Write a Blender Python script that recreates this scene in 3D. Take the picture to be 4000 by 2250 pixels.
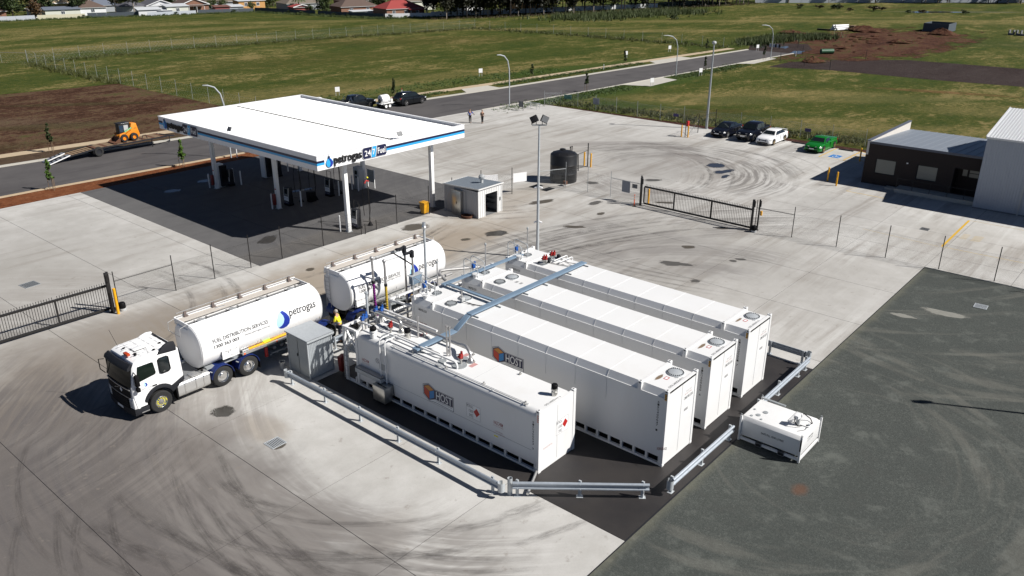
import bpy, bmesh, math, random
from mathutils import Vector, Matrix, noise as mnoise
from math import sin, cos, pi, radians, sqrt, atan2, hypot
random.seed(11)
for o in list(bpy.data.objects): bpy.data.objects.remove(o)
sc = bpy.context.scene
COL = sc.collection

# ------------------------------------------------------------------ camera
cam_d = bpy.data.cameras.new('camera'); cam = bpy.data.objects.new('camera', cam_d); COL.objects.link(cam)
cam_d.sensor_width = 36.0; cam_d.lens = 3205.47 / 4000 * 36.0
cam_d.clip_start = 0.5; cam_d.clip_end = 3000
YAW, PIT, ROLL = 0.8634, 0.3945, 0.0024
_f = Vector((sin(YAW)*cos(PIT), cos(YAW)*cos(PIT), -sin(PIT)))
_r0 = Vector((cos(YAW), -sin(YAW), 0)); _u0 = _r0.cross(_f)
_r = _r0*cos(ROLL) + _u0*sin(ROLL); _u = -_r0*sin(ROLL) + _u0*cos(ROLL)
cam.matrix_world = Matrix(((_r.x, _u.x, -_f.x, -25.5435), (_r.y, _u.y, -_f.y, -13.7122), (_r.z, _u.z, -_f.z, 19.7677), (0, 0, 0, 1)))
sc.camera = cam

# ------------------------------------------------------------------ sky and sun
SUN_EL = radians(41.3); SUN_AZ = radians(153.1)        # azimuth from +Y towards +X
sdir = Vector((sin(SUN_AZ)*cos(SUN_EL), cos(SUN_AZ)*cos(SUN_EL), sin(SUN_EL)))
w = bpy.data.worlds.new('World'); sc.world = w; w.use_nodes = True
wn = w.node_tree; bg = wn.nodes['Background']
sky = wn.nodes.new('ShaderNodeTexSky'); sky.sky_type = 'NISHITA'; sky.sun_disc = False
sky.sun_elevation = SUN_EL; sky.sun_rotation = SUN_AZ; sky.air_density = 0.4; sky.dust_density = 0.1; sky.ozone_density = 1.0
wn.links.new(sky.outputs[0], bg.inputs[0]); bg.inputs[1].default_value = 0.05
sl = bpy.data.lights.new('sun', 'SUN'); sl.energy = 5.0; sl.angle = radians(0.53); sl.color = (1.0, 0.965, 0.915)
so = bpy.data.objects.new('sun', sl); COL.objects.link(so); so.rotation_euler = sdir.to_track_quat('Z', 'Y').to_euler()
sc.view_settings.view_transform = 'Standard'; sc.view_settings.look = 'None'
sc.view_settings.exposure = 0.48; sc.view_settings.gamma = 1.0; sc.view_settings.use_curve_mapping = False
sc.render.engine = 'CYCLES'
sc.cycles.transparent_max_bounces = 32; sc.cycles.max_bounces = 6; sc.cycles.diffuse_bounces = 2; sc.cycles.glossy_bounces = 3; sc.cycles.transmission_bounces = 4

# ------------------------------------------------------------------ mesh builder
ORG = {}
class MB:
    def __init__(s): s.v = []; s.f = []
    def add(s, vs, fs):
        b = len(s.v); s.v += [tuple(p) for p in vs]; s.f += [tuple(i+b for i in f) for f in fs]; return s
    def box(s, x0, x1, y0, y1, z0, z1):
        return s.add([(x0,y0,z0),(x1,y0,z0),(x1,y1,z0),(x0,y1,z0),(x0,y0,z1),(x1,y0,z1),(x1,y1,z1),(x0,y1,z1)],
            [(0,3,2,1),(4,5,6,7),(0,1,5,4),(1,2,6,5),(2,3,7,6),(3,0,4,7)])
    def obox(s, c, size, rz=0, ry=0, rx=0):
        Rm = Matrix.Rotation(rz,3,'Z') @ Matrix.Rotation(ry,3,'Y') @ Matrix.Rotation(rx,3,'X'); c = Vector(c)
        h = [d/2 for d in size]; t = MB().box(-h[0],h[0],-h[1],h[1],-h[2],h[2])
        return s.add([c + Rm @ Vector(p) for p in t.v], t.f)
    def bar(s, a, b, wd, ht):
        """rectangular bar from a to b, wd across, ht up"""
        a = Vector(a); b = Vector(b); d = (b-a).normalized(); up = Vector((0,0,1))
        if abs(d.z) > .95: up = Vector((0,1,0))
        sd = d.cross(up).normalized(); up = sd.cross(d); vs = []
        for p in (a, b):
            for i, j in ((-1,-1),(1,-1),(1,1),(-1,1)): vs.append(p + sd*i*wd/2 + up*j*ht/2)
        return s.add(vs, [(0,1,2,3),(7,6,5,4),(0,4,5,1),(1,5,6,2),(2,6,7,3),(3,7,4,0)])
    def cyl(s, a, b, r, r2=None, n=10, caps=True):
        a = Vector(a); b = Vector(b); d = (b-a).normalized(); r2 = r if r2 is None else r2
        x = d.orthogonal().normalized(); y = d.cross(x); vs = []; fs = []
        for p, rr in ((a, r), (b, r2)):
            for i in range(n):
                t = 2*pi*i/n; vs.append(p + x*rr*cos(t) + y*rr*sin(t))
        for i in range(n): j = (i+1) % n; fs.append((i, j, n+j, n+i))
        if caps: fs += [tuple(range(n-1,-1,-1)), tuple(range(n, 2*n))]
        return s.add(vs, fs)
    def tube(s, pts, r, n=8):
        pts = [Vector(p) for p in pts]; rings = []; x = None
        for i, p in enumerate(pts):
            d = (pts[min(i+1,len(pts)-1)] - pts[max(i-1,0)]).normalized()
            x = d.orthogonal().normalized() if x is None else (x - d*x.dot(d)).normalized()
            y = d.cross(x); rings.append([p + x*r*cos(2*pi*k/n) + y*r*sin(2*pi*k/n) for k in range(n)])
        return s.loft(rings)
    def loft(s, rings, closed=True, caps=True):
        n = len(rings[0]); vs = [p for r in rings for p in r]; fs = []
        for a in range(len(rings)-1):
            for i in range(n if closed else n-1):
                j = (i+1) % n; fs.append((a*n+i, a*n+j, (a+1)*n+j, (a+1)*n+i))
        if caps and closed: fs += [tuple(range(n-1,-1,-1)), tuple(range((len(rings)-1)*n, len(rings)*n))]
        return s.add(vs, fs)
    def prism(s, poly, a, b, axis='z'):
        def P(p, t): return (p[0],p[1],t) if axis == 'z' else ((t,p[0],p[1]) if axis == 'x' else (p[0],t,p[1]))
        n = len(poly); vs = [P(p,a) for p in poly] + [P(p,b) for p in poly]
        return s.add(vs, [tuple(range(n-1,-1,-1)), tuple(range(n,2*n))] + [(i,(i+1)%n,n+(i+1)%n,n+i) for i in range(n)])
    def lathe(s, prof, cx=0, cy=0, n=20, axis='z', c=None):
        """prof: list of (r, h)"""
        rings = []
        for r, h in prof:
            rr = max(r, 1e-4)
            if axis == 'z': rings.append([(cx+rr*cos(2*pi*k/n), cy+rr*sin(2*pi*k/n), h) for k in range(n)])
            elif axis == 'y': rings.append([(cx+rr*cos(2*pi*k/n), h, cy+rr*sin(2*pi*k/n)) for k in range(n)])
            else: rings.append([(h, cx+rr*cos(2*pi*k/n), cy+rr*sin(2*pi*k/n)) for k in range(n)])
        return s.loft(rings, caps=(axis == 'z'))
    def quad(s, *p): return s.add(p, [tuple(range(len(p)))])
    def ball(s, c, r, n=10, m=6):
        rx, ry, rz = (r,r,r) if not hasattr(r,'__len__') else r; rings = []
        for i in range(m+1):
            t = -pi/2 + pi*i/m; q = max(cos(t), 1e-3)
            rings.append([(c[0]+rx*q*cos(2*pi*k/n), c[1]+ry*q*sin(2*pi*k/n), c[2]+rz*sin(t)) for k in range(n)])
        return s.loft(rings)
    def build(s, name, mat, parent=None, smooth=False, bevel=0, world=True, label=None, kind=None, angle=38, seg=2):
        me = bpy.data.meshes.new(name); vs = s.v
        if parent is not None and world and parent.name in ORG:
            L, rz = ORG[parent.name]; ca, sa = cos(-rz), sin(-rz)
            vs = [((p[0]-L.x)*ca-(p[1]-L.y)*sa, (p[0]-L.x)*sa+(p[1]-L.y)*ca, p[2]-L.z) for p in vs]
        me.from_pydata(vs, [], s.f); me.update()
        bm = bmesh.new(); bm.from_mesh(me); bmesh.ops.recalc_face_normals(bm, faces=bm.faces)
        if bevel:
            ed = [e for e in bm.edges if len(e.link_faces) == 2 and e.calc_face_angle(0) > radians(30)]
            bmesh.ops.bevel(bm, geom=ed, offset=bevel, segments=seg, affect='EDGES', profile=0.5, clamp_overlap=True)
        bm.to_mesh(me); bm.free()
        if smooth or bevel:
            for p in me.polygons: p.use_smooth = True
            me.set_sharp_from_angle(angle=radians(angle))
        me.materials.append(MAT[mat] if isinstance(mat, str) else mat)
        o = bpy.data.objects.new(name, me); COL.objects.link(o)
        if parent is not None:
            o.parent = parent
            if parent.name in ORG: ORG[o.name] = ORG[parent.name]
        if label: o['label'] = label
        if kind: o['kind'] = kind
        return o

def thing(name, label, cat, loc=(0,0,0), rz=0, group=None):
    o = bpy.data.objects.new(name, None); COL.objects.link(o); o.empty_display_size = .3
    o.location = loc; o.rotation_euler = (0,0,rz); o['label'] = label; o['category'] = cat
    if group: o['group'] = group
    ORG[o.name] = (Vector(loc), rz); return o
def tag(o, label, cat, group=None):
    o['label'] = label; o['category'] = cat
    if group: o['group'] = group
    return o
def struct(o): o['kind'] = 'structure'; return o
KIDS = {}
def kids_index():
    KIDS.clear()
    for o in COL.objects:
        if o.parent: KIDS.setdefault(o.parent.name, []).append(o)
def dup(root, loc, rz=0, label=None, scale=None):
    if root.name not in KIDS: kids_index()
    r = root.copy(); COL.objects.link(r); r.location = loc; r.rotation_euler = (0,0,rz)
    if scale: r.scale = scale if hasattr(scale,'__len__') else (scale,)*3
    if label: r['label'] = label
    for ch in KIDS.get(root.name, []):
        c = ch.copy(); COL.objects.link(c); c.parent = r
        for g in KIDS.get(ch.name, []):
            d = g.copy(); COL.objects.link(d); d.parent = c
    return r
def clone(o, parent=None, loc=None):
    c = o.copy(); COL.objects.link(c)
    if parent is not None: c.parent = parent
    if loc is not None: c.location = loc
    return c
def text_mb(s, offset=0.0, spacing=1.0):
    cu = bpy.data.curves.new('lettering', 'FONT'); cu.body = s; cu.size = 1; cu.offset = offset; cu.space_character = spacing; cu.resolution_u = 3
    t = bpy.data.objects.new('lettering', cu); me = bpy.data.meshes.new_from_object(t)
    vs = [v.co.copy() for v in me.vertices]; fs = [tuple(p.vertices) for p in me.polygons]
    bpy.data.objects.remove(t); bpy.data.curves.remove(cu); bpy.data.meshes.remove(me)
    x0 = min(v.x for v in vs); x1 = max(v.x for v in vs); y0 = min(v.y for v in vs); y1 = max(v.y for v in vs)
    return [((v.x-x0)/(x1-x0), (v.y-y0)/(y1-y0)) for v in vs], fs
def lettering(name, s, P, U, V, mat, parent, offset=0.0, depth=0, spacing=1.0, label=None):
    """flat lettering filling the box P, P+U, P+V"""
    uv, fs = text_mb(s, offset, spacing); P = Vector(P); U = Vector(U); V = Vector(V); m = MB()
    m.add([P+U*a+V*b for a, b in uv], fs)
    if depth:
        N = U.cross(V).normalized()*depth; n = len(uv); m.add([P+U*a+V*b-N for a, b in uv], [])
        ec = {}
        for f in fs:
            for i in range(len(f)):
                e = (f[i], f[(i+1)%len(f)]); k = tuple(sorted(e)); ec.setdefault(k, []).append(e)
        m.f += [(e[0][1], e[0][0], e[0][0]+n, e[0][1]+n) for e in ec.values() if len(e) == 1]
    return m.build(name, mat, parent, label=label)

# ------------------------------------------------------------------ materials
MAT = {}
class NT:
    """small helper for writing node trees"""
    def __init__(s, name):
        s.m = bpy.data.materials.new(name); s.m.use_nodes = True; s.t = s.m.node_tree; s.b = s.t.nodes['Principled BSDF']; MAT[name] = s.m
        s.tc = s.t.nodes.new('ShaderNodeTexCoord'); s.geo = s.t.nodes.new('ShaderNodeNewGeometry')
        s.obj = s.tc.outputs['Object']; s.pos = s.geo.outputs['Position']
    def set(s, i, v):
        if v is None: return
        if isinstance(v, bpy.types.NodeSocket): s.t.links.new(v, i)
        else: i.default_value = (tuple(v)+(1,) if hasattr(v,'__len__') and len(v) == 3 and i.type == 'RGBA' else v)
    def noise(s, vec, scale, det=4, rough=.55, dist=0, out=0):
        n = s.t.nodes.new('ShaderNodeTexNoise'); s.set(n.inputs['Vector'], vec); n.inputs['Scale'].default_value = scale
        n.inputs['Detail'].default_value = det; n.inputs['Roughness'].default_value = rough; n.inputs['Distortion'].default_value = dist; return n.outputs[out]
    def math(s, op, a, b=None, c=None, clamp=False):
        n = s.t.nodes.new('ShaderNodeMath'); n.operation = op; n.use_clamp = clamp
        for i, v in enumerate((a, b, c)): s.set(n.inputs[i], v)
        return n.outputs[0]
    def smooth(s, x, a, b):
        n = s.t.nodes.new('ShaderNodeMapRange'); n.interpolation_type = 'SMOOTHSTEP'; s.set(n.inputs[0], x); n.inputs[1].default_value = a; n.inputs[2].default_value = b; return n.outputs[0]
    def mix(s, fac, a, b, mode='MIX'):
        n = s.t.nodes.new('ShaderNodeMix'); n.data_type = 'RGBA'; n.blend_type = mode
        s.set(n.inputs[0], fac); s.set(n.inputs[6], a); s.set(n.inputs[7], b); return n.outputs[2]
    def xyz(s, v):
        n = s.t.nodes.new('ShaderNodeSeparateXYZ'); s.set(n.inputs[0], v); return n.outputs
    def vec(s, x, y, z):
        n = s.t.nodes.new('ShaderNodeCombineXYZ'); s.set(n.inputs[0], x); s.set(n.inputs[1], y); s.set(n.inputs[2], z); return n.outputs[0]
    def map(s, v, loc=(0,0,0), rot=(0,0,0), scale=(1,1,1)):
        n = s.t.nodes.new('ShaderNodeMapping'); s.set(n.inputs[0], v); n.inputs[1].default_value = loc; n.inputs[2].default_value = rot; n.inputs[3].default_value = scale; return n.outputs[0]
    def bump(s, h, strength=.3, dist=.02):
        n = s.t.nodes.new('ShaderNodeBump'); s.set(n.inputs['Height'], h); n.inputs['Strength'].default_value = strength; n.inputs['Distance'].default_value = dist
        s.t.links.new(n.outputs[0], s.b.inputs['Normal'])
    def out(s, col=None, rough=None, metal=None, spec=None):
        s.set(s.b.inputs['Base Color'], col); s.set(s.b.inputs['Roughness'], rough); s.set(s.b.inputs['Metallic'], metal); s.set(s.b.inputs['Specular IOR Level'], spec); return s.m
    def ellipse(s, vec, cx, cy, rx, ry, rot=0, soft=.5, warp=None):
        """1 inside, 0 outside, soft edge"""
        x, y, _ = s.xyz(s.map(vec, (-cx*cos(-rot)+cy*sin(-rot), -cx*sin(-rot)-cy*cos(-rot), 0), (0,0,-rot)))
        d = s.math('SQRT', s.math('ADD', s.math('POWER', s.math('DIVIDE', x, rx), 2.0), s.math('POWER', s.math('DIVIDE', y, ry), 2.0)))
        if warp is not None: d = s.math('ADD', d, warp)
        return s.math('SUBTRACT', 1.0, s.smooth(d, 1-soft, 1+soft))
def paint(name, col, rough=.45, metal=0, var=.12, scale=3, fine=0, bump=0, bscale=60, dirt=None, dirt_amt=.3, spec=None):
    k = NT(name); n = k.noise(k.obj, scale, 5, .6)
    dark = tuple(c*(1-var) for c in col); lite = tuple(min(1, c*(1+var*.6)) for c in col)
    c = k.mix(n, dark, lite)
    if fine: c = k.mix(k.math('MULTIPLY', k.noise(k.obj, bscale, 3, .7), fine), c, tuple(q*.45 for q in col))
    if dirt: c = k.mix(k.math('MULTIPLY', k.smooth(k.noise(k.map(k.obj, scale=(1,1,.35)), scale*.9, 6, .7), .5, .78), dirt_amt), c, dirt)
    k.out(c, k.math('ADD', k.math('MULTIPLY', n, .15), rough-.07), metal, spec)
    if bump: k.bump(k.noise(k.obj, bscale, 4, .6), bump, .01)
    return k.m
def glassy(name, col, rough=.05, spec=.6):
    k = NT(name); n = k.noise(k.obj, 2.0, 2); k.out(k.mix(n, col, tuple(c*1.6 for c in col)), rough, 0, spec); return k.m

# plain materials
paint('white_paint', (.80,.80,.79), .35, var=.03, scale=.8, dirt=(.55,.52,.46), dirt_amt=.22)
paint('tank_white', (.70,.70,.695), .38, var=.03, scale=.5, dirt=(.58,.55,.50), dirt_amt=.25)
paint('truck_white', (.80,.80,.80), .22, var=.02, scale=.6, dirt=(.6,.57,.52), dirt_amt=.12)
paint('roof_white', (.88,.88,.88), .4, var=.04, scale=.4)
paint('roof_gap', (.07,.07,.07), .7)
paint('fascia_white', (.78,.78,.79), .4, var=.02)
paint('fascia_grey', (.42,.44,.46), .45, var=.04)
paint('navy', (.008,.011,.05), .35); paint('cyan', (.03,.34,.68), .35); paint('logo_blue', (.015,.035,.30), .35); paint('logo_pale', (.42,.66,.80), .4)
paint('letter_black', (.012,.012,.013), .45); paint('letter_grey', (.05,.05,.055), .5); paint('letter_faint', (.30,.30,.30), .6); paint('letter_red', (.30,.03,.03), .5); paint('letter_faint_red', (.48,.26,.25), .6)
paint('galv', (.52,.55,.57), .45, .25, var=.22, scale=9, fine=.25, bscale=30)
paint('galv_dull', (.34,.36,.37), .55, .3, var=.2, scale=8)
paint('galv_rail', (.37,.41,.455), .4, .35, var=.22, scale=6)
paint('tray_metal', (.18,.255,.34), .5, .1, var=.18, scale=3)
paint('aluminium', (.62,.62,.61), .34, .75, var=.12, scale=6); paint('chrome', (.72,.72,.72), .14, 1, var=.05); paint('steel_pipe', (.46,.45,.44), .4, .6, var=.15, scale=6)
paint('stainless', (.56,.55,.52), .3, .85, var=.12, scale=2)
paint('black_steel', (.012,.011,.011), .45, var=.2); paint('black_plastic', (.006,.006,.007), .6, var=.25, scale=2, spec=.12); paint('tyre', (.016,.016,.016), .85, var=.3, scale=8); paint('dark_grey', (.018,.019,.023), .6, var=.15, spec=.22)
paint('mid_grey', (.16,.165,.17), .6); paint('pale_grey', (.42,.43,.43), .6); paint('chassis', (.022,.021,.02), .7, var=.3)
paint('guard_blue', (.012,.027,.14), .3, var=.1); paint('yellow', (.74,.36,.006), .45, var=.08, dirt=(.3,.17,.03)); paint('hivis_yellow', (.80,.72,.02), .7, var=.12, scale=12); paint('hivis_lime', (.55,.80,.02), .7)
paint('orange', (.75,.10,.01), .5); paint('amber', (.42,.05,.01), .25); paint('red', (.42,.018,.015), .45); paint('dark_red', (.16,.012,.01), .5); paint('purple', (.22,.012,.22), .5); paint('hose_yellow', (.48,.33,.02), .5)
paint('valve_blue', (.01,.075,.30), .4); paint('valve_red', (.26,.012,.01), .4); paint('brown_steel', (.14,.11,.10), .6); paint('cream_walk', (.52,.48,.43), .6, var=.1)
paint('rust', (.13,.055,.028), .85, var=.4, scale=5, fine=.5); paint('timber', (.20,.135,.08), .85, var=.3, scale=6); paint('skid_orange', (.68,.22,.008), .42, var=.1); paint('green_text', (.03,.30,.05), .5)
paint('car_black', (.006,.007,.012), .12, var=.05); paint('car_white', (.78,.78,.78), .15, var=.02); paint('car_green', (.008,.165,.020), .16, .15, var=.08); paint('car_dark', (.005,.006,.008), .14)
glassy('glass_dark', (.008,.011,.012)); glassy('glass_cab', (.005,.009,.007), .06, .16); glassy('glass_blue', (.02,.035,.06)); glassy('glass_house', (.03,.04,.05), .1)
paint('blind_pane', (.17,.18,.16), .15, var=.05); paint('gold_wheel', (.36,.26,.12), .35, .5); paint('lens', (.55,.57,.58), .12); paint('tail_red', (.35,.01,.01), .2)
paint('skin', (.42,.24,.16), .6); paint('hair_grey', (.35,.32,.29), .8); paint('hair_dark', (.03,.02,.015), .7); paint('navy_cloth', (.012,.014,.03), .9); paint('black_cloth', (.008,.008,.009), .9); paint('blue_shirt', (.03,.10,.45), .8); paint('brown_cloth', (.12,.07,.05), .9, var=.5, scale=14); paint('silver_tape', (.5,.5,.48), .4)
paint('sign_white', (.78,.78,.78), .5); paint('sign_grey', (.24,.26,.30), .5); paint('sign_green', (.01,.16,.12), .5); paint('sign_purple', (.10,.08,.22), .6)
paint('line_white', (.62,.62,.60), .7, var=.2, fine=.3); paint('line_yellow', (.62,.37,.03), .7, var=.2, fine=.3); paint('line_faint_yellow', (.46,.36,.20), .8, var=.15); paint('symbol_blue', (.02,.16,.45), .6)
paint('kerb', (.45,.43,.38), .85, var=.15, scale=2, fine=.2); paint('kerb_soil', (.42,.33,.22), .85, var=.2, scale=2)
paint('tank_black', (.010,.010,.011), .42, var=.25, scale=2); paint('shed_wall', (.38,.39,.41), .45, .2, var=.06); paint('shed_roof', (.30,.34,.38), .45, .3, var=.08); paint('shed_trim', (.62,.62,.61), .5)
paint('warehouse_wall', (.36,.39,.44), .5, .1, var=.05); paint('warehouse_roof', (.60,.61,.62), .4, .2, var=.05); paint('office_roof', (.21,.235,.27), .5, .2, var=.06); paint('office_trim', (.09,.10,.13), .5); paint('parapet_in', (.55,.52,.48), .6)
paint('interior_dark', (.02,.018,.016), .9); paint('hydrant_green', (.02,.09,.04), .5)
paint('brick_dark', (.030,.020,.017), .8, var=.5, scale=7); paint('mortar', (.045,.040,.037), .95, var=.2)
for n, c in dict(roof_brown=(.11,.075,.06), roof_grey=(.10,.10,.115), roof_red=(.30,.045,.04), roof_slate=(.13,.15,.19), roof_rust=(.16,.07,.055), roof_pale=(.50,.52,.54), roof_tan=(.17,.14,.11)).items(): paint(n, c, .75, var=.2, scale=1.5, fine=.25, bscale=14)
for n, c in dict(wall_cream=(.55,.43,.28), wall_white=(.66,.67,.68), wall_brick=(.22,.11,.07), wall_pale=(.56,.57,.50), wall_grey=(.33,.35,.37), wall_orange=(.52,.28,.10), wall_red=(.26,.07,.06)).items(): paint(n, c, .8, var=.12, scale=1)
for n, c in dict(fence_grey=(.40,.43,.47), fence_dark=(.06,.075,.09), fence_cream=(.52,.49,.36), fence_white=(.60,.61,.62)).items(): paint(n, c, .7, var=.15, scale=.6)
paint('bark', (.10,.075,.055), .9, var=.4, scale=4); paint('bark_pale', (.30,.26,.22), .9, var=.4, scale=3); paint('bark_black', (.025,.02,.017), .95, var=.3)

def leafmat(name, a, b, rough=.6):
    k = NT(name); oi = k.t.nodes.new('ShaderNodeObjectInfo')
    n = k.noise(k.obj, 1.3, 3, .7); n2 = k.noise(k.obj, 9.0, 2, .7)
    c = k.mix(k.smooth(k.math('ADD', k.math('MULTIPLY', n, .6), k.math('MULTIPLY', n2, .4)), .32, .68), a, b)
    c = k.mix(k.math('MULTIPLY', oi.outputs['Random'], .35), c, tuple(x*.6 for x in a)); k.out(c, rough, 0, .3)
    k.b.inputs['Transmission Weight'].default_value = 0; return k.m
leafmat('leaf_gum', (.028,.034,.018), (.062,.064,.034)); leafmat('leaf_dark', (.022,.036,.012), (.055,.078,.025)); leafmat('leaf_bush', (.04,.062,.016), (.09,.115,.035)); leafmat('leaf_autumn', (.07,.04,.018), (.13,.075,.03))
leafmat('leaf_bright', (.05,.105,.016), (.11,.19,.035)); leafmat('leaf_olive', (.045,.065,.02), (.09,.11,.04)); leafmat('leaf_verge', (.045,.085,.015), (.085,.13,.032)); leafmat('leaf_belt', (.016,.018,.010), (.036,.036,.02)); leafmat('grass_tall', (.05,.065,.013), (.12,.12,.035)); leafmat('leaf_brown', (.055,.04,.018), (.095,.07,.03))

# concrete yard: pale slabs, traffic film and tyre arcs
def concrete(name, base, lite, arcs, stains, film=(.20,.175,.15), amt=1.0):
    k = NT(name); P = k.pos; oi = k.t.nodes.new('ShaderNodeObjectInfo')
    big = k.noise(P, .16, 5, .6); med = k.noise(P, .9, 5, .62); fine = k.noise(P, 14, 4, .7)
    c = k.mix(k.smooth(k.math('ADD', k.math('MULTIPLY', big, .55), k.math('MULTIPLY', med, .45)), .3, .7), base, lite)
    # general travel streaks (long, along the yard)
    st = k.noise(k.map(P, rot=(0,0,.863), scale=(.07,.9,1)), 1.0, 5, .65, .4)
    xr, _, _ = k.xyz(P); reg = k.math('ADD', k.math('MULTIPLY', k.smooth(xr, 12.0, 18.0), .85), .1); patch = k.smooth(k.noise(P, .11, 3, .5), .36, .58)
    c = k.mix(k.math('MULTIPLY', k.math('MULTIPLY', k.smooth(st, .45, .66), .62*amt), k.math('MULTIPLY', reg, patch)), c, film)
    st2 = k.noise(k.map(P, scale=(.08,.8,1)), 1.3, 5, .65, .3)
    yb = k.xyz(P)[1]; reg2 = k.smooth(yb, 19.0, 24.0)
    c = k.mix(k.math('MULTIPLY', k.math('MULTIPLY', k.math('MULTIPLY', k.smooth(st2, .48, .70), .45*amt), patch), reg2), c, film)
    lite_st = k.noise(k.map(P, loc=(7,3,0), rot=(0,0,.8), scale=(.06,1.3,1)), 1.0, 4, .6, .3); c = k.mix(k.math('MULTIPLY', k.math('MULTIPLY', k.smooth(lite_st, .56, .7), .45), reg), c, tuple(min(.56,q*1.12) for q in lite))
    warp = k.math('MULTIPLY', k.math('SUBTRACT', k.noise(P, .35, 4, .6), .5), .9)
    for (cx, cy, rx, ry, rot, s, col) in stains:
        c = k.mix(k.math('MULTIPLY', k.ellipse(P, cx, cy, rx, ry, rot, .45, warp), s), c, col)
    x, y, _ = k.xyz(P); rw = k.math('MULTIPLY', k.math('SUBTRACT', k.noise(P, .07, 2, .5), .5), 1.5); am = k.math('ADD', k.math('MULTIPLY', k.smooth(k.noise(P, .2, 4, .6), .34, .56), .8), .2)
    for (cx, cy, r0, r1, fr, s, a0, a1, tone) in arcs:
        dx = k.math('SUBTRACT', x, float(cx)); dy = k.math('SUBTRACT', y, float(cy))
        r = k.math('ADD', rw, k.math('SQRT', k.math('ADD', k.math('MULTIPLY', dx, dx), k.math('MULTIPLY', dy, dy))))
        th = k.math('ARCTAN2', dy, dx)
        ring = k.math('MULTIPLY', k.smooth(r, r0-1.2, r0+.8), k.math('SUBTRACT', 1.0, k.smooth(r, r1-1.2, r1+1.2)))
        rel = k.math('ABSOLUTE', k.math('SUBTRACT', k.math('MODULO', k.math('ADD', k.math('SUBTRACT', th, float((a0+a1)/2)), 5*pi), 2*pi), pi))
        sect = k.math('SUBTRACT', 1.0, k.smooth(rel, (a1-a0)/2-.22, (a1-a0)/2+.22))
        sn = k.noise(k.vec(k.math('MULTIPLY', r, fr), k.math('MULTIPLY', th, 1.6), 0.0), 1.0, 5, .68)
        sn2 = k.noise(k.vec(k.math('MULTIPLY', r, fr*.27), k.math('MULTIPLY', th, .9), 3.0), 1.0, 3, .6)
        m = k.math('MULTIPLY', k.math('MULTIPLY', ring, sect), k.smooth(k.math('ADD', k.math('MULTIPLY', sn, .7), k.math('MULTIPLY', sn2, .4)), .47, .62))
        c = k.mix(k.math('MULTIPLY', k.math('MULTIPLY', m, am), min(1.0, s*1.15)), c, tone)
    c = k.mix(k.math('MULTIPLY', k.smooth(fine, .45, .75), .16), c, tuple(q*.55 for q in base))
    sp = k.noise(P, 3.3, 3, .6); c = k.mix(k.math('MULTIPLY', k.smooth(sp, .68, .78), .35), c, film)
    c = k.mix(k.math('MULTIPLY', oi.outputs['Random'], .10), c, film); dp = k.noise(P, 1.7, 4, .7); c = k.mix(k.math('MULTIPLY', k.smooth(dp, .60, .72), .45), c, film)
    k.out(c, .82, 0, .3); k.bump(fine, .12, .01)
BR = (.235,.19,.14); GY = (.17,.16,.152); DK = (.15,.14,.133)
concrete('yard_concrete', (.385,.375,.352), (.51,.50,.48),
  [(-1.5,13.0,11.2,22,4.6,.75,2.3,3.75,(.085,.078,.078)), (1.0,15.0,13.5,27,2.4,.6,2.4,3.75,(.115,.103,.098)), (1.7,10.9,12.5,16.6,3.4,.6,2.9,3.95,(.17,.158,.148)), (13.4,5.6,24,29,3.2,.45,2.5,3.25,(.19,.175,.165)), (-7.0,9.5,4.0,9.0,3.5,.35,2.6,4.6,(.22,.205,.19)),
   (43.0,25.0,5.5,12,2.6,.75,-1.9,1.8,(.15,.14,.132)), (40.0,29.0,9,12.5,2.2,.5,-1.2,1.2,(.17,.155,.145)), (41,24,5,10,2.4,.5,2.2,4.6,(.18,.165,.155)), (12.3,-9.8,27,34,2.4,.62,.6,1.7,GY), (15.5,6.3,6,12,2.4,.5,0,1.4,GY), (38.2,31.3,9,13,3.5,.45,-2.2,-.3,(.22,.20,.185)), (44,43,8,16,2.0,.35,2.0,4.5,(.25,.235,.215)), (-20,30,8,18,2.2,.35,-1.3,.9,(.24,.22,.20))],
  [(6,26.8,17,3.4,-.03,.78,(.25,.20,.145)), (-8,27,7,4,.2,.55,(.205,.17,.13)), (-15.2,18,4.9,10,.0,.95,(.115,.099,.089)), (-21,12,9,14,.1,.95,(.10,.09,.085)), (-16.8,7.5,5.0,7,.2,.9,(.105,.095,.09)), (-15,28,10,5,.1,.55,(.19,.165,.14)), (24,12,8,14,.0,.38,(.24,.225,.205)), (44,36,14,16,.2,.3,(.27,.255,.235)), (-14,46,18,12,.0,.35,(.26,.25,.235)), (44,27,7,5,.3,.35,GY), (22,14,5,7,.4,.3,GY), (24,30,7,2,.1,.45,BR), (-16,42,14,8,.0,.30,(.25,.235,.21)), (38,-2,5,4,0,.25,(.27,.245,.21)), (-9,15,.9,1.4,0,.5,BR), (-10,5.5,1.2,.9,.2,.18,BR), (41,8,4,5,0,.22,GY), (40,45,10,9,.2,.25,(.29,.27,.235)), (58.5,19,3,2,0,.35,GY)])
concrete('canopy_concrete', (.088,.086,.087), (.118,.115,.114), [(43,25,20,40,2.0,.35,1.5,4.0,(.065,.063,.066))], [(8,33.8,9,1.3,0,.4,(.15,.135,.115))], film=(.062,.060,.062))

k = NT('bund_surface'); n = k.noise(k.pos, .5, 5, .6); n2 = k.noise(k.pos, 30, 3, .7); n3 = k.noise(k.pos, 2.2, 4, .7)
c = k.mix(k.smooth(n, .3, .7), (.020,.018,.0185), (.034,.030,.028)); c = k.mix(k.math('MULTIPLY', k.smooth(n3, .66, .8), .35), c, (.11,.10,.09)); c = k.mix(k.math('MULTIPLY', n2, .3), c, (.014,.013,.014)); k.out(c, .6, 0, .4); k.bump(n2, .15, .01)

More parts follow.
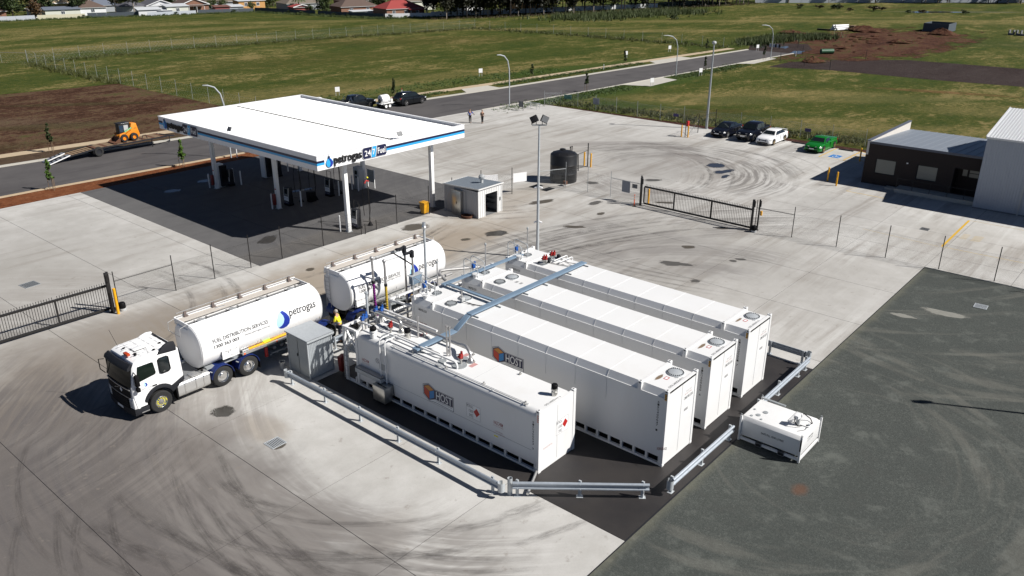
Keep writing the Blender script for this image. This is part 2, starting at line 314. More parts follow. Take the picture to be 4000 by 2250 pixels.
k = NT('gravel'); P = k.pos; x, y, _ = k.xyz(P)
n = k.noise(P, .25, 5, .6); g = k.noise(P, 16, 4, .8); g2 = k.noise(P, 5.5, 4, .75)
c = k.mix(k.smooth(n, .3, .7), (.060,.067,.062), (.088,.096,.087)); c = k.mix(k.smooth(g, .38, .7), tuple((.045,.05,.046)), c); c = k.mix(k.math('MULTIPLY', k.smooth(g, .58, .74), .55), c, (.16,.165,.15)); c = k.mix(k.math('MULTIPLY', k.smooth(g2, .5, .7), .25), c, (.10,.105,.095))
for (cx, cy, r0, r1, fr, s) in ((25.8,-6,6,12,.9,.22), (5.4,-1.6,8,13.5,1.0,.22), (4.1,2.5,11,13.5,2.2,.12), (5.8,-5.8,4.6,6.6,3,.12), (40,10,18,32,.8,.26), (0,-2,13,17,2.2,.12)):
    dx = k.math('SUBTRACT', x, float(cx)); dy = k.math('SUBTRACT', y, float(cy)); r = k.math('SQRT', k.math('ADD', k.math('MULTIPLY', dx, dx), k.math('MULTIPLY', dy, dy))); th = k.math('ARCTAN2', dy, dx)
    ring = k.math('MULTIPLY', k.smooth(r, r0-.6, r0+.6), k.math('SUBTRACT', 1.0, k.smooth(r, r1-.6, r1+.6)))
    sn = k.noise(k.vec(k.math('MULTIPLY', r, fr), k.math('MULTIPLY', th, 1.3), 0.0), 1.0, 4, .6)
    c = k.mix(k.math('MULTIPLY', k.math('MULTIPLY', ring, k.smooth(sn, .52, .66)), s*1.5), c, (.155,.15,.13))
pt = k.noise(P, .7, 5, .7); c = k.mix(k.math('MULTIPLY', k.smooth(pt, .52, .68), .4), c, (.135,.142,.128)); c = k.mix(k.math('MULTIPLY', k.smooth(pt, .47, .33), .4), c, (.058,.06,.055)); c = k.mix(k.math('MULTIPLY', k.smooth(k.math('ADD', k.math('MULTIPLY', y, -1.0), k.math('MULTIPLY', pt, .8)), 2.3, 1.7), .4), c, (.17,.165,.12))
c = k.mix(k.math('MULTIPLY', k.ellipse(P, 2.3, -4.9, .5, .35, 0, .5, k.math('MULTIPLY', k.noise(P, 3, 3), .5)), .5), c, (.14,.055,.025))
k.out(c, .9, 0, .2); k.bump(k.math('ADD', g, k.math('MULTIPLY', g2, .6)), .5, .03)

k = NT('asphalt'); P = k.pos; n = k.noise(P, .3, 5, .6); g = k.noise(P, 22, 3, .8); st = k.noise(k.map(P, rot=(0,0,.06), scale=(.05,.8,1)), 1.0, 5, .6, .3)
c = k.mix(k.smooth(n, .3, .7), (.062,.057,.057), (.085,.079,.078)); c = k.mix(k.math('MULTIPLY', k.smooth(st, .5, .7), .55), c, (.040,.036,.038)); c = k.mix(k.math('MULTIPLY', g, .25), c, (.11,.105,.105)); k.out(c, .85, 0, .3); k.bump(g, .2, .01)

def field(name, stops, extra=None, scale=.05, edge=False):
    k = NT(name); P = k.pos; x, y, _ = k.xyz(P)
    n1 = k.noise(k.map(P, rot=(0,0,.86), scale=(.4,1,1)), scale*1.5, 6, .64, .8); n2 = k.noise(k.map(P, rot=(0,0,.7), scale=(.55,1,1)), scale*9, 6, .72, .5); n3 = k.noise(P, 1.6, 5, .72)
    f = k.math('ADD', k.math('ADD', k.math('MULTIPLY', n1, .45), k.math('MULTIPLY', n2, .40)), k.math('MULTIPLY', n3, .40))
    f = k.math('SUBTRACT', f, .075); c = stops[0][1]
    for (a, b, col) in [(stops[i][0], stops[i+1][0], stops[i+1][1]) for i in range(len(stops)-1)]: c = k.mix(k.smooth(f, a, b), c, col)
    warp = k.math('MULTIPLY', k.math('SUBTRACT', n2, .5), 2.2)
    for (cx, cy, rx, ry, rot, s, col) in (extra or []): c = k.mix(k.math('MULTIPLY', k.math('MULTIPLY', k.ellipse(P, cx, cy, rx, ry, rot, .35, warp), k.smooth(k.math('ADD', k.math('MULTIPLY', n2, .5), k.math('MULTIPLY', n3, .5)), .28, .66)), s), c, col)
    t = k.noise(P, 5.0, 4, .8); c = k.mix(k.math('MULTIPLY', k.smooth(t, .45, .75), .5), c, k.mix(.5, (.012,.014,.004), c))
    k.out(c, .95, 0, .1); k.bump(k.math('ADD', k.math('MULTIPLY', n3, 1.0), t), .7, .25)
    if edge:
        g = k.xyz(k.tc.outputs['Generated']); a = k.math('SUBTRACT', g[0], .5); b = k.math('SUBTRACT', g[1], .45); d = k.math('MULTIPLY', k.math('SQRT', k.math('ADD', k.math('MULTIPLY', a, a), k.math('MULTIPLY', b, b))), 2.0); k.set(k.b.inputs['Alpha'], k.math('SUBTRACT', 1.0, k.smooth(k.math('ADD', d, k.math('MULTIPLY', k.math('SUBTRACT', k.noise(P, .16, 6, .7), .5), 1.9)), .62, .80)))
STRAW = (.235,.185,.075); OL = (.052,.066,.012); GRN = (.030,.050,.008); BRN = (.075,.046,.018)
field('grass_field', [(.44,GRN), (.52,OL), (.575,(.072,.079,.017)), (.64,(.19,.155,.06))],
  [(58,82,16,4.0,-.12,.85,STRAW), (48,90,17,5.0,-.2,.65,STRAW), (80,84,14,3,-.25,.55,STRAW), (62,168,30,6,-.25,.8,STRAW), (85,190,32,5,-.25,.6,STRAW), (70,215,36,6,-.2,.55,STRAW), (120,190,18,5,-.6,.6,STRAW), (150,125,24,4,-.7,.75,STRAW), (165,100,24,4,-.8,.7,STRAW), (200,105,40,4,-.8,.6,STRAW),
   (80,43,11,4.5,-.9,.7,STRAW), (95,30,13,5,-1.0,.75,STRAW), (75,22,8,4,-1.0,.7,STRAW), (80,8,12,4,-1.0,.6,STRAW), (100,5,14,4,-1.0,.6,STRAW), (72,36,7,3,-.8,.6,BRN), (70,14,6,4,-.8,.6,BRN), (110,18,9,1.4,-1.3,.8,(.16,.075,.035)), (106,130,30,9,-.7,.35,(.075,.052,.016)), (70,120,26,9,-.2,.35,(.082,.066,.018)), (70,79.5,24,2.6,-.12,.9,(.036,.072,.012)), (100,74,18,2,-.12,.85,(.036,.07,.012)), (52,140,12,4,-.3,.5,GRN), (250,45,30,8,-.9,.6,STRAW), (240,80,30,4,-.9,.5,STRAW), (190,25,20,7,-.9,.6,(.03,.05,.012)), (82,55.5,22,3.5,-.08,.85,(.04,.075,.014)), (84,38,8,3,-.8,.7,(.036,.062,.012)), (76,30,9,2,-.9,.6,(.036,.062,.012)), (100,20,11,3,-1,.6,(.036,.062,.012)), (118,30,10,3,-1,.6,(.04,.066,.012)), (72,46,6,3,-.9,.6,(.036,.066,.012)), (230,70,5,30,.9,.2,STRAW), (300,78,24,3,-.9,.7,BRN), (290,60,22,3,-.9,.5,(.19,.17,.14))])
field('brown_field', [(.45,(.036,.015,.008)), (.525,(.064,.031,.018)), (.58,(.115,.07,.042)), (.64,(.070,.066,.022))], [(8,100,16,3,-.9,.6,(.12,.085,.055)), (14,90,9,2,-.6,.5,(.055,.062,.02)), (-2,83,14,2,0,.4,(.05,.06,.02)), (22,103,10,1.2,-.7,.55,(.052,.06,.02))])
field('red_soil', [(.40,(.10,.032,.014)), (.54,(.175,.062,.026)), (.68,(.23,.10,.05))], scale=.2)
field('verge_soil', [(.40,(.045,.028,.018)), (.54,(.085,.055,.036)), (.68,(.06,.062,.024))], scale=.2)
field('dark_dirt', [(.42,(.030,.020,.018)), (.55,(.042,.030,.028)), (.68,(.055,.042,.038))], scale=.1)
field('earthworks', [(.44,(.036,.016,.010)), (.53,(.072,.030,.018)), (.585,(.105,.052,.032)), (.625,(.055,.055,.016))], scale=.12, edge=True)
field('mulch', [(.40,(.030,.014,.010)), (.55,(.060,.026,.02)), (.68,(.085,.045,.035))], scale=.5)
def stain(name, col, rough, amt, spec=.4):
    """thin film on the paving with a soft uneven edge"""
    k = NT(name); g = k.tc.outputs['Generated']; x, y, _ = k.xyz(g); a = k.math('SUBTRACT', x, .5); b = k.math('SUBTRACT', y, .5); d = k.math('MULTIPLY', k.math('SQRT', k.math('ADD', k.math('MULTIPLY', a, a), k.math('MULTIPLY', b, b))), 2.0)
    n = k.noise(k.pos, 2.2, 5, .7); f = k.math('MULTIPLY', k.math('SUBTRACT', 1.0, k.smooth(k.math('ADD', d, k.math('MULTIPLY', k.math('SUBTRACT', n, .5), 1.1)), .55, .95)), amt); k.out(k.mix(n, tuple(q*.7 for q in col), tuple(q*1.3 for q in col)), rough, 0, spec); k.set(k.b.inputs['Alpha'], f); return k.m
stain('puddle_wet', (.040,.036,.030), .3, .96); stain('puddle_blue', (.030,.032,.038), .06, .92, .7); stain('oil_dark', (.085,.072,.055), .5, .8); stain('dust_film', (.27,.265,.235), .8, .75); stain('rust_film', (.20,.13,.07), .6, .75); stain('wet_concrete', (.085,.080,.073), .55, .72); paint('pond_water', (.05,.05,.05), .06, var=.2)

k = NT('tyre_film'); P = k.pos; g = k.tc.outputs['UV']; u, v, _ = k.xyz(g)      # rubber smear: dark across the tread, patchy along the run
e = k.math('MULTIPLY', k.smooth(v, .0, .3), k.math('SUBTRACT', 1.0, k.smooth(v, .7, 1.0))); ends = k.math('MULTIPLY', k.smooth(u, .0, .22), k.math('SUBTRACT', 1.0, k.smooth(u, .7, 1.0)))
n = k.noise(k.vec(k.math('MULTIPLY', u, 9.0), k.math('MULTIPLY', v, 5.0), k.math('MULTIPLY', k.xyz(P)[0], .05)), 1.0, 4, .7); n2 = k.noise(P, 1.1, 4, .6)
k.out((.085,.077,.074), .85, 0, .2); k.set(k.b.inputs['Alpha'], k.math('MULTIPLY', k.math('MULTIPLY', e, ends), k.math('MULTIPLY', k.smooth(k.math('ADD', k.math('MULTIPLY', n, .6), k.math('MULTIPLY', n2, .4)), .36, .70), .36)))

# ------------------------------------------------------------------ SETTING
def sheet(name, poly, z, mat, sub=0):
    m = MB(); m.quad(*[(p[0], p[1], z) for p in poly]); o = m.build(name, mat); struct(o)
    if o.data.polygons[0].normal.z < 0: o.data.flip_normals()
    return o
def blob(name, cx, cy, rx, ry, rot, mat, z=.006, rag=.25, n=28):
    """irregular flat stain or puddle"""
    ph = random.random()*50; pts = []
    for i in range(n):
        t = 2*pi*i/n; q = 1 + rag*2*mnoise.noise(Vector((cos(t)*1.3+ph, sin(t)*1.3, ph))) + rag*.8*mnoise.noise(Vector((cos(t)*4+ph, sin(t)*4, 2)))
        a, b = rx*q*cos(t), ry*q*sin(t); pts.append((cx+a*cos(rot)-b*sin(rot), cy+a*sin(rot)+b*cos(rot)))
    return sheet(name, pts, z, mat)
sheet('grass_ground', [(-700,-500),(1200,-500),(1200,1200),(-700,1200)], -.07, 'grass_field')
sheet('bare_field', [(-70,79.6),(8,79.6),(26,78.2),(33.3,78.2),(33.3,117.4),(26,118.2),(17.3,119.8),(-6,121.5),(-70,121)], -.06, 'brown_field')
sheet('red_soil_strip', [(-70,59.45),(26.5,59.45),(26.5,61.5),(0,63.2),(-70,64)], -.05, 'red_soil')
sheet('gravel_yard', [(-60,-60),(31.4,-60),(31.4,-1.36),(-60,-1.36)], -.03, 'gravel')
sheet('mulch_strip', [(62.55,12.6),(63.9,12.6),(64.0,31),(64.0,31.2),(62.9,55.9),(61.4,55.7),(62.5,31)], -.02, 'mulch')
sheet('dark_dirt_track', [(118.9,49.6),(122.1,40),(122,23),(123.6,10),(128,-60),(152,-60),(147.5,8),(146.6,14.4),(145.9,33.9),(136.3,44.7),(128,49.5)], -.06, 'dark_dirt')
sheet('earthworks_ground', [(119,50.8),(128,49.8),(138,40),(150,33),(222,28),(228,45),(222,72),(205,76),(160,72),(150,63),(141,58),(133,54)], -.055, 'earthworks')

# concrete slabs: one object each, saw-cut joints left open over a dark filler
GX = [-46.5,-40.4,-34.3,-29.2,-23.1,-17.02,-10.94,-4.8,1.3,7.4,13.45,19.35,25.4,31.45,39.6,45.3,51.5,57.0,62.55]
GY_ = [-30,-24,-18,-12,-6.5,-1.36,4.1,9.33,16.65,22.2,28.0,32.35,38.4,44.6,50.6,55.4,59.45]
yard = bpy.data.objects.new('concrete_yard', None); COL.objects.link(yard); struct(yard); ORG['concrete_yard'] = (Vector((0,0,0)), 0)
apron = bpy.data.objects.new('canopy_forecourt', None); COL.objects.link(apron); struct(apron); ORG['canopy_forecourt'] = (Vector((0,0,0)), 0)
sheet('joint_filler', [(-47,-1.4),(31.5,-1.4),(31.5,-30),(62.6,-30),(62.6,59.5),(-47,59.5)], -.012, 'dark_grey')
def slab(x0, x1, y0, y1, par, mat):
    g = .012; MB().box(x0+g, x1-g, y0+g, y1-g, -.15, 0).build('concrete_slab', mat, par)
DX0, DX1, DY0 = 2.42, 25.0, 32.35
for i in range(len(GX)-1):
    for j in range(len(GY_)-1):
        x0, x1, y0, y1 = GX[i], GX[i+1], GY_[j], GY_[j+1]
        if y1 <= -1.36+.01 and x1 <= 31.46: continue
        if x1 <= -34 and y0 < -1.4: continue
        if -4.81 <= x0 and x1 <= 13.46 and y0 < 16.6:           # bund bay
            if x0 >= 7.3 and x1 > 12.4:
                slab(12.4, x1, y0, y1, yard, 'yard_concrete')
            continue
        if x0 >= 45.2 and y1 <= 9.4 and x0 > 51: continue        # under the buildings
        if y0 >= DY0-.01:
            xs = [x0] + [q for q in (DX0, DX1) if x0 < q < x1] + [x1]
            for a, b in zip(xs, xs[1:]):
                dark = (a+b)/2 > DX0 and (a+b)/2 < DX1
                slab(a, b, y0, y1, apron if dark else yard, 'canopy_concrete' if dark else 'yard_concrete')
        else: slab(x0, x1, y0, y1, yard, 'yard_concrete')
sheet('bund_floor', [(-4.79,-1.34),(12.38,-1.34),(12.38,16.62),(-4.79,16.62)], .004, 'bund_surface')
sheet('driveway_apron', [(26.5,59.47),(54,59.47),(55.2,59.6),(50,60.2),(26.5,61.6)], -.01, 'yard_concrete')

# road with kerbs, footpath, verges
near = [(-90,64.0),(0,63.05),(20,61.85),(54,59.75),(75,58.3),(109,56.4),(141,54.4)]
far = [(-90,76.2),(0,74.3),(18,72.95),(54,70.8),(71,69.1),(109,66.4),(141,64.0)]
road = MB(); n = len(near); road.add([(x,y,-.035) for x,y in near]+[(x,y,-.035) for x,y in far], [(i,i+1,n+i+1,n+i) for i in range(n-1)]); struct(road.build('road','asphalt'))
def strip(name, pts, o0, o1, z0, z1, mat):
    m = MB()
    for (a, b) in zip(pts, pts[1:]):
        m.add([(a[0],a[1]+o0,z0),(b[0],b[1]+o0,z0),(b[0],b[1]+o1,z0),(a[0],a[1]+o1,z0),(a[0],a[1]+o0,z1),(b[0],b[1]+o0,z1),(b[0],b[1]+o1,z1),(a[0],a[1]+o1,z1)], [(4,5,6,7),(0,1,5,4),(3,7,6,2)])
    return struct(m.build(name, mat))
strip('far_kerb', far, -.05, .40, -.035, .09, 'kerb'); strip('near_kerb', near[:3], -.28, .02, -.035, .06, 'kerb_soil')
strip('near_kerb', near[3:], -.25, .02, -.035, .05, 'kerb')
fp = [(x, y+5.0-.008*max(0,x)) for x, y in far]
strip('footpath', fp, -.75, .85, -.06, -.02, 'kerb_soil')
soilv = [(a[0],a[1]+.4) for a in far if a[0] <= 30]; sheet('verge_soil', soilv + [(24,72.9),(24,76.4)] + [(x,y-.76) for x,y in reversed(fp) if x <= 20], -.045, 'verge_soil')
for q in ([(65.1,74.3),(69.9,73.3),(69.4,69.3),(62.5,70.1)], [(112.1,70.8),(121.4,69.5),(121.2,65.9),(109.2,66.6)], [(84.1,57.85),(95.1,57.1),(94.4,53.9),(85.8,53.6)], [(119,56.0),(131,55.2),(131,53.4),(121,53.3)]): sheet('driveway', q, -.028, 'kerb')
sheet('turning_head', [(141,54.4),(141,64),(149,67.5),(158,65),(160,59),(150,54)], -.05, 'dark_dirt')

# puddles and stains
for a in ((47.4,22.3,1.25,.85,.5,'puddle_blue'),(45.6,20.7,1.6,.55,-.3,'puddle_blue'),(44.0,19.7,.9,.33,.2,'puddle_blue')): blob('puddle', *a, rag=.35)
for a in ((5.9,36.6,1.25,.62,.6,'puddle_wet'),(38.6,24.0,1.0,.45,-.7,'wet_concrete'),(29.1,23.9,.95,.42,-.2,'wet_concrete'),(34.2,27.7,.75,.5,-.9,'wet_concrete'),(22.9,21.4,1.0,.33,-.9,'oil_dark'),(20.9,11.7,1.7,.42,-1.05,'wet_concrete'),(24.5,12.6,.75,.28,-.9,'oil_dark'),(24.0,8.9,.35,.2,-.8,'wet_concrete'),(24.7,8.6,.55,.2,-.9,'wet_concrete'),(19.1,9.0,.4,.22,-.4,'wet_concrete'),(15.0,30.7,1.5,.85,-.4,'oil_dark'),(18.0,24.8,1.25,.65,-.6,'puddle_wet'),(15.3,25.7,.5,.25,-.5,'oil_dark'),(4.2,29.3,.36,.3,0,'oil_dark'),(-9.4,17.55,.78,.46,-.75,'puddle_wet'),(28.3,35.8,.7,.32,.2,'oil_dark'),(33,19.6,1.1,.3,-.9,'oil_dark'),(30,12.8,.8,.3,-.7,'oil_dark'),(26.9,21.8,.5,.3,0,'oil_dark'),(24.9,33.9,1.3,.5,-.3,'wet_concrete'),(-9.3,13.2,.42,.2,.3,'oil_dark'),(26.6,27.4,1.6,.45,-.4,'oil_dark')): blob('wet_patch', *a)
for a in ((11.5,54.7,1.0,.5,-.3,'puddle_blue'),(8.0,53.9,1.1,.45,-.5,'puddle_blue'),(15.5,45.6,1.8,.3,-.25,'puddle_blue'),(24.2,-4.3,1.6,.42,-1.35,'wet_concrete'),(22.3,-2.7,.8,.28,-1.3,'wet_concrete')): blob('puddle', *a, rag=.35) if a[5]=='puddle_blue' else blob('dust_patch', *a[:5], 'dust_film', z=-.022)
blob('puddle', 143.5,54.6,3.4,1.1,.1,'pond_water',z=-.04); blob('puddle',148,65.0,3.5,1.4,.3,'pond_water',z=-.04); blob('puddle',151,60.5,2.5,.9,.3,'pond_water',z=-.04); blob('pond',283,66,9,3.4,-.7,'pond_water',z=-.05,rag=.3)

# painted markings
def pline(a, b, wd, mat, name='painted_line'):
    d = Vector((b[0]-a[0], b[1]-a[1], 0)).normalized(); s = Vector((-d.y, d.x, 0))*wd/2
    sheet(name, [(a[0]-s.x,a[1]-s.y),(b[0]-s.x,b[1]-s.y),(b[0]+s.x,b[1]+s.y),(a[0]+s.x,a[1]+s.y)], .004, mat)
for y in (29.2,26.6,23.95,21.37,18.85): pline((57.3,y),(62.4,y),.10,'line_white')
pline((57.3,29.2),(57.3,18.85),.07,'line_white')
for y in (16.17,13.7): pline((57.6,y),(62.5,y),.12,'line_yellow')
pline((57.6,16.1),(57.6,11.4),.1,'line_faint_yellow')
for i in range(4): pline((58.2+i*1.1,11.3),(59.4+i*1.1,13.6),.12,'line_yellow')
pline((44.5,-1.0),(36.55,-1.1),.16,'line_yellow'); pline((44.5,-1.1),(44.6,-8),.07,'line_faint_yellow'); pline((36.5,-1.2),(36.7,-9),.09,'line_faint_yellow'); pline((36.4,-.9),(36.9,4.6),.06,'line_faint_yellow')
pline((46.6,9.4),(46.45,5.9),.16,'line_faint_yellow'); pline((48.3,9.0),(46.6,9.4),.08,'line_faint_yellow')
for x in (39.3,39.6,39.9,40.2,40.5): pline((x,-1.55),(x+.15,-2.0),.10,'line_faint_yellow'); pline((x,-2.3),(x+.25,-2.9),.10,'line_faint_yellow')
sheet('disabled_bay_panel', [(58.2,15.5),(59.52,15.4),(59.45,14.4),(58.15,14.4)], .008, 'symbol_blue')
m = MB()   # wheelchair symbol, flat white paint
def arcpts(cx, cy, r, a, b, n=12): return [(cx+r*cos(a+(b-a)*i/n), cy+r*sin(a+(b-a)*i/n)) for i in range(n+1)]
def ribbon(m, pts, wd, z):
    for a, b in zip(pts, pts[1:]):
        d = Vector((b[0]-a[0], b[1]-a[1])).normalized(); s = (-d.y*wd/2, d.x*wd/2)
        m.quad((a[0]-s[0],a[1]-s[1],z),(b[0]-s[0],b[1]-s[1],z),(b[0]+s[0],b[1]+s[1],z),(a[0]+s[0],a[1]+s[1],z))
sym = [(lambda u, v: (58.3+v*1.05, 15.3-u*.78))(*p) for p in arcpts(.45,.35,.26,1.9,6.4)]
ribbon(m, sym, .07, .0115); ribbon(m, [(59.12,14.95),(58.78,14.9),(58.74,14.62),(58.42,14.5)], .08, .012); m.quad(*[(59.26+.07*cos(t*pi/4), 14.97+.07*sin(t*pi/4), .012) for t in range(8)])
struct(m.build('wheelchair_symbol', 'line_white'))

# wheel stops
for i, (y0, y1) in enumerate(((19.4,21.0),(14.3,15.8))):
    o = MB().prism([(62.05,0),(62.1,.1),(62.3,.1),(62.35,0)], y0, y1, 'y').build('wheel_stop', 'dark_grey', bevel=.01)
    tag(o, ['dark rubber wheel stop in the empty bay between the white sedan and the green utility', 'dark rubber wheel stop at the head of the disabled parking bay'][i], 'wheel stop', 'wheel stops in the parking bays')

# drain grates: frame plus bars
def grate(lab, cx, cy, lx, ly, rz=0, z=.0, mat='galv', split=False):
    t = thing('drain_grate', lab, 'drain grate', (cx,cy,z), rz, 'drain grates in the paving'); f = MB()
    for a in ((-lx/2,lx/2,-ly/2,-ly/2+.04),(-lx/2,lx/2,ly/2-.04,ly/2),(-lx/2,-lx/2+.04,-ly/2+.04,ly/2-.04),(lx/2-.04,lx/2,-ly/2+.04,ly/2-.04)): f.box(a[0],a[1],a[2],a[3],.001,.02)
    f.build('frame', mat, t, world=False); MB().box(-lx/2+.04,lx/2-.04,-ly/2+.04,ly/2-.04,.001,.004).build('sump', 'black_plastic', t, world=False)
    n = int(lx/.09); b = MB().box(-.02,.02,-ly/2+.04,ly/2-.04,.006,.018).build('bar', mat, t, world=False)
    for i in range(n):
        q = b if i == 0 else clone(b); q.location = (-lx/2+.04+(i+.5)*(lx-.08)/n, 0, 0)
grate('galvanised drain grate with bright bars in the concrete left of the long guard rail', -9.32, 13.55, .72, .7)
grate('steel drain grate in the concrete beyond the left sliding gate', -8.95, 40.5, .95, .95, .1, mat='galv_dull')
grate('pale framed drain grate set into the dark gravel', 26.72, -5.85, .72, .72, .05, z=-.02)
grate('grey drain lid in the concrete beyond the right mesh fence', 39.93, 1.0, .62, .62, mat='mid_grey')
grate('dark drain grate beside the foot of the floodlight mast near the black tank', 29.8, 29.5, 1.2, .7, mat='dark_grey'); grate('dark drain grate behind the floodlight pole left of the black tank', 29.9, 30.9, 1.2, .7, mat='dark_grey')
grate('pale drain cover in the concrete right of the canopy', 25.3, 35.4, 1.1, .8, mat='pale_grey')

# tyre marks: long curved smears, each a thin sheet of its own
def tyre_mark(cx, cy, r, a0, a1, wd, i):
    n = 26; me = bpy.data.meshes.new('tyre_mark'); z = .0024+.00012*i; vs = []; w0 = random.uniform(-.15,.15)
    for k_ in range(n+1):
        a = a0+(a1-a0)*k_/n; rr = r+w0*sin(k_/n*4)
        for q in (-.5,.5): vs.append((cx+(rr+q*wd)*cos(a), cy+(rr+q*wd)*sin(a), z))
    me.from_pydata(vs, [], [(2*k_,2*k_+1,2*k_+3,2*k_+2) for k_ in range(n)]); uv = me.uv_layers.new(name='UVMap')
    for p in me.polygons:
        for li in p.loop_indices: vi = me.loops[li].vertex_index; uv.data[li].uv = ((vi//2)/n, vi % 2)
        if p.normal.z < 0: p.flip()
    me.materials.append(MAT['tyre_film']); o = bpy.data.objects.new('tyre_mark', me); COL.objects.link(o); struct(o)
rt = random.Random(21); tm = []
for (cx, cy, r0, r1, a0, a1, n) in ((-1.5,13,10.8,13.5,2.75,4.5,5),(1.7,10.9,13.6,17,2.7,4.0,6),(13.4,5.6,26,30,2.7,3.3,4),(-2.2,8,12.5,16.5,2.4,3.9,6),(-6,14,9,13,2.4,3.6,4),(43,25,6.5,12,-2.2,1.2,7),(38.2,31.3,10,12.5,-2.2,.2,4),(12.3,-9.8,28,34,.85,1.5,6),(15.5,6.3,9,12,.2,1.3,3),(57,19,39,42,2.9,3.5,3),(-12,34,6,12,-1.6,.3,5),(30,38,9,15,3.0,4.4,4),(6,60,30,34,-1.9,-1.2,4)):
    for i in range(n): r = rt.uniform(r0,r1); a = rt.uniform(a0,a1-.2); b = min(a1,a+rt.uniform(.5,1.4)); tm += [(cx+rt.uniform(-.6,.6),cy+rt.uniform(-.6,.6),r,a,b,rt.uniform(.28,.6))]; tm += [tm[-1][:2]+(r+rt.uniform(1.75,2.05),a,b,tm[-1][5])] if rt.random() < .6 else []
for i, q in enumerate(tm): tyre_mark(*q, i)

# ------------------------------------------------------------------ FENCES AND GATES
def mesh_bm(L, h, step=.075, r=.0022, z0=.04):
    """chain-link bay in local x,z as thin 3-sided wires"""
    m = MB(); k = -h
    def wire(a, b):
        a = Vector(a); b = Vector(b); d = (b-a).normalized(); s = d.cross(Vector((0,1,0))); y = Vector((0,1,0)); ps = [s*r, -s*r*.5+y*r*.87, -s*r*.5-y*r*.87]
        m.add([a+p for p in ps]+[b+p for p in ps], [(0,1,4,3),(1,2,5,4),(2,0,3,5)])
    while k < L:
        a0 = max(k, 0); a1 = min(k+h, L)
        if a1 - a0 > .02:
            wire((a0,0,z0+a0-k),(a1,0,z0+a1-k)); wire((a0,0,z0+h-(a0-k)),(a1,0,z0+h-(a1-k)))
        k += step*sqrt(2)
    return m
def fence(name, lab, posts, h, ph, mat, mmat, r=.022, step=.075, wr=.0022, rails=(), group=None, skip=(), n=8):
    t = thing(name, lab, 'fence', (posts[0][0],posts[0][1],0), 0, group); pm = None
    for p in posts:
        if pm is None: pm = MB().cyl((0,0,-.05),(0,0,ph),r,n=n).build('post', mat, t, world=False); q = pm
        else: q = clone(pm)
        q.location = (p[0]-posts[0][0], p[1]-posts[0][1], 0)
    cache = {}
    for i, (a, b) in enumerate(zip(posts, posts[1:])):
        if i in skip: continue
        L = hypot(b[0]-a[0], b[1]-a[1]); key = round(L,1)
        if key not in cache:
            cache[key] = mesh_bm(L, h, step, wr).build('mesh_panel', mmat, t, world=False); q = cache[key]
        else: q = clone(cache[key])
        q.location = (a[0]-posts[0][0], a[1]-posts[0][1], 0); q.rotation_euler = (0,0,atan2(b[1]-a[1], b[0]-a[0]))
        w = MB()
        for z in (.06, h*.5+.03, h+.03): w.cyl((a[0],a[1],z),(b[0],b[1],z),.004 if step < .2 else .006,n=4)
        w.build('strand_wire', mmat, t)
    for (i, z) in rails:
        a, b = posts[i], posts[i+1]; MB().cyl((a[0],a[1],z),(b[0],b[1],z),.022,n=8).build('rail', mat, t)
    return t
fence('mesh_fence', 'black post chain mesh fence between the left sliding gate and the fuel canopy', [(-7.0,32.62),(-3.42,32.62),(-.78,32.58),(1.84,32.52),(4.25,32.46),(7.67,32.39),(11.08,32.3),(14.51,32.2),(17.9,32.15),(20.9,32.5),(24.2,32.3),(26.6,30.9)], 1.75, 2.33, 'black_steel', 'black_steel', .03, rails=((0,1.72),), skip=(9,))
fence('mesh_fence', 'black post chain mesh fence between the black water tank and the right sliding gate', [(28.9,29.9),(31.35,28.7),(31.38,26.33),(31.32,23.9),(31.25,20.9)], 1.75, 2.3, 'galv_dull', 'mid_grey', rails=((0,1.7),(3,1.72)))
fence('mesh_fence', 'long mesh fence on black posts running from the right gate along the gravel edge', [(31.3,10.75),(31.45,7.9),(31.54,4.63),(31.53,1.23),(31.62,-2.18),(31.65,-5.5),(31.7,-8.9),(31.7,-12.3)], 1.75, 2.33, 'black_steel', 'mid_grey', .03, rails=((0,1.72),))
t = thing('fence_stub', 'two short black posts with a rail in front of the nearest fuel dispenser', 'fence', (11.35,32.2,0))
for x, y in ((11.35,32.17),(12.53,32.3)): MB().cyl((x,y,0),(x,y,.8),.03).build('post','black_steel',t)
MB().cyl((11.35,32.17,.12),(12.53,32.3,.12),.015).build('rail','black_steel',t)

def gate(lab, a, b, h, pitch, ux, fx, fr=.05):
    """sliding gate leaf from a to b with pickets, fx: fractions for middle stiles"""
    t = thing('sliding_gate', lab, 'gate', (a[0],a[1],0)); A = Vector((a[0],a[1],0)); B = Vector((b[0],b[1],0)); d = (B-A); L = d.length; d.normalize(); up = Vector((0,0,1))
    for z, nm in ((.16,'bottom_rail'), (h-.15,'top_rail')): MB().bar(A+up*z, B+up*z, .09, .13).build(nm, 'black_steel', t, bevel=.006)
    for f in [0.0]+fx+[1.0]: p = A+d*(L*f); MB().bar(p+up*.215, p+up*(h-.205), .085, .085).build('stile', 'black_steel', t)
    n = int(L/pitch); pk = None
    for i in range(1, n):
        p = A + d*(i*L/n)
        if min(abs(i/n-f) for f in fx+[0,1]) < .004: continue
        if pk is None:
            m = MB().cyl((0,0,.215),(0,0,h+.05),.014,n=6); m.ball((0,0,h+.06),.024,6,4); pk = m.build('picket', 'black_steel', t, world=False); q = pk
        else: q = clone(pk)
        q.location = (p.x-a[0], p.y-a[1], 0)
    return t
gate('black picket sliding gate at the left edge of the yard', (-7.42,32.66), (-17.6,32.72), 1.72, .137, 0, [.285,.62])
gate('black picket sliding gate between two heavy posts on the right of the yard', (31.28,20.55), (31.12,11.0), 1.72, .137, 0, [.295,.645])
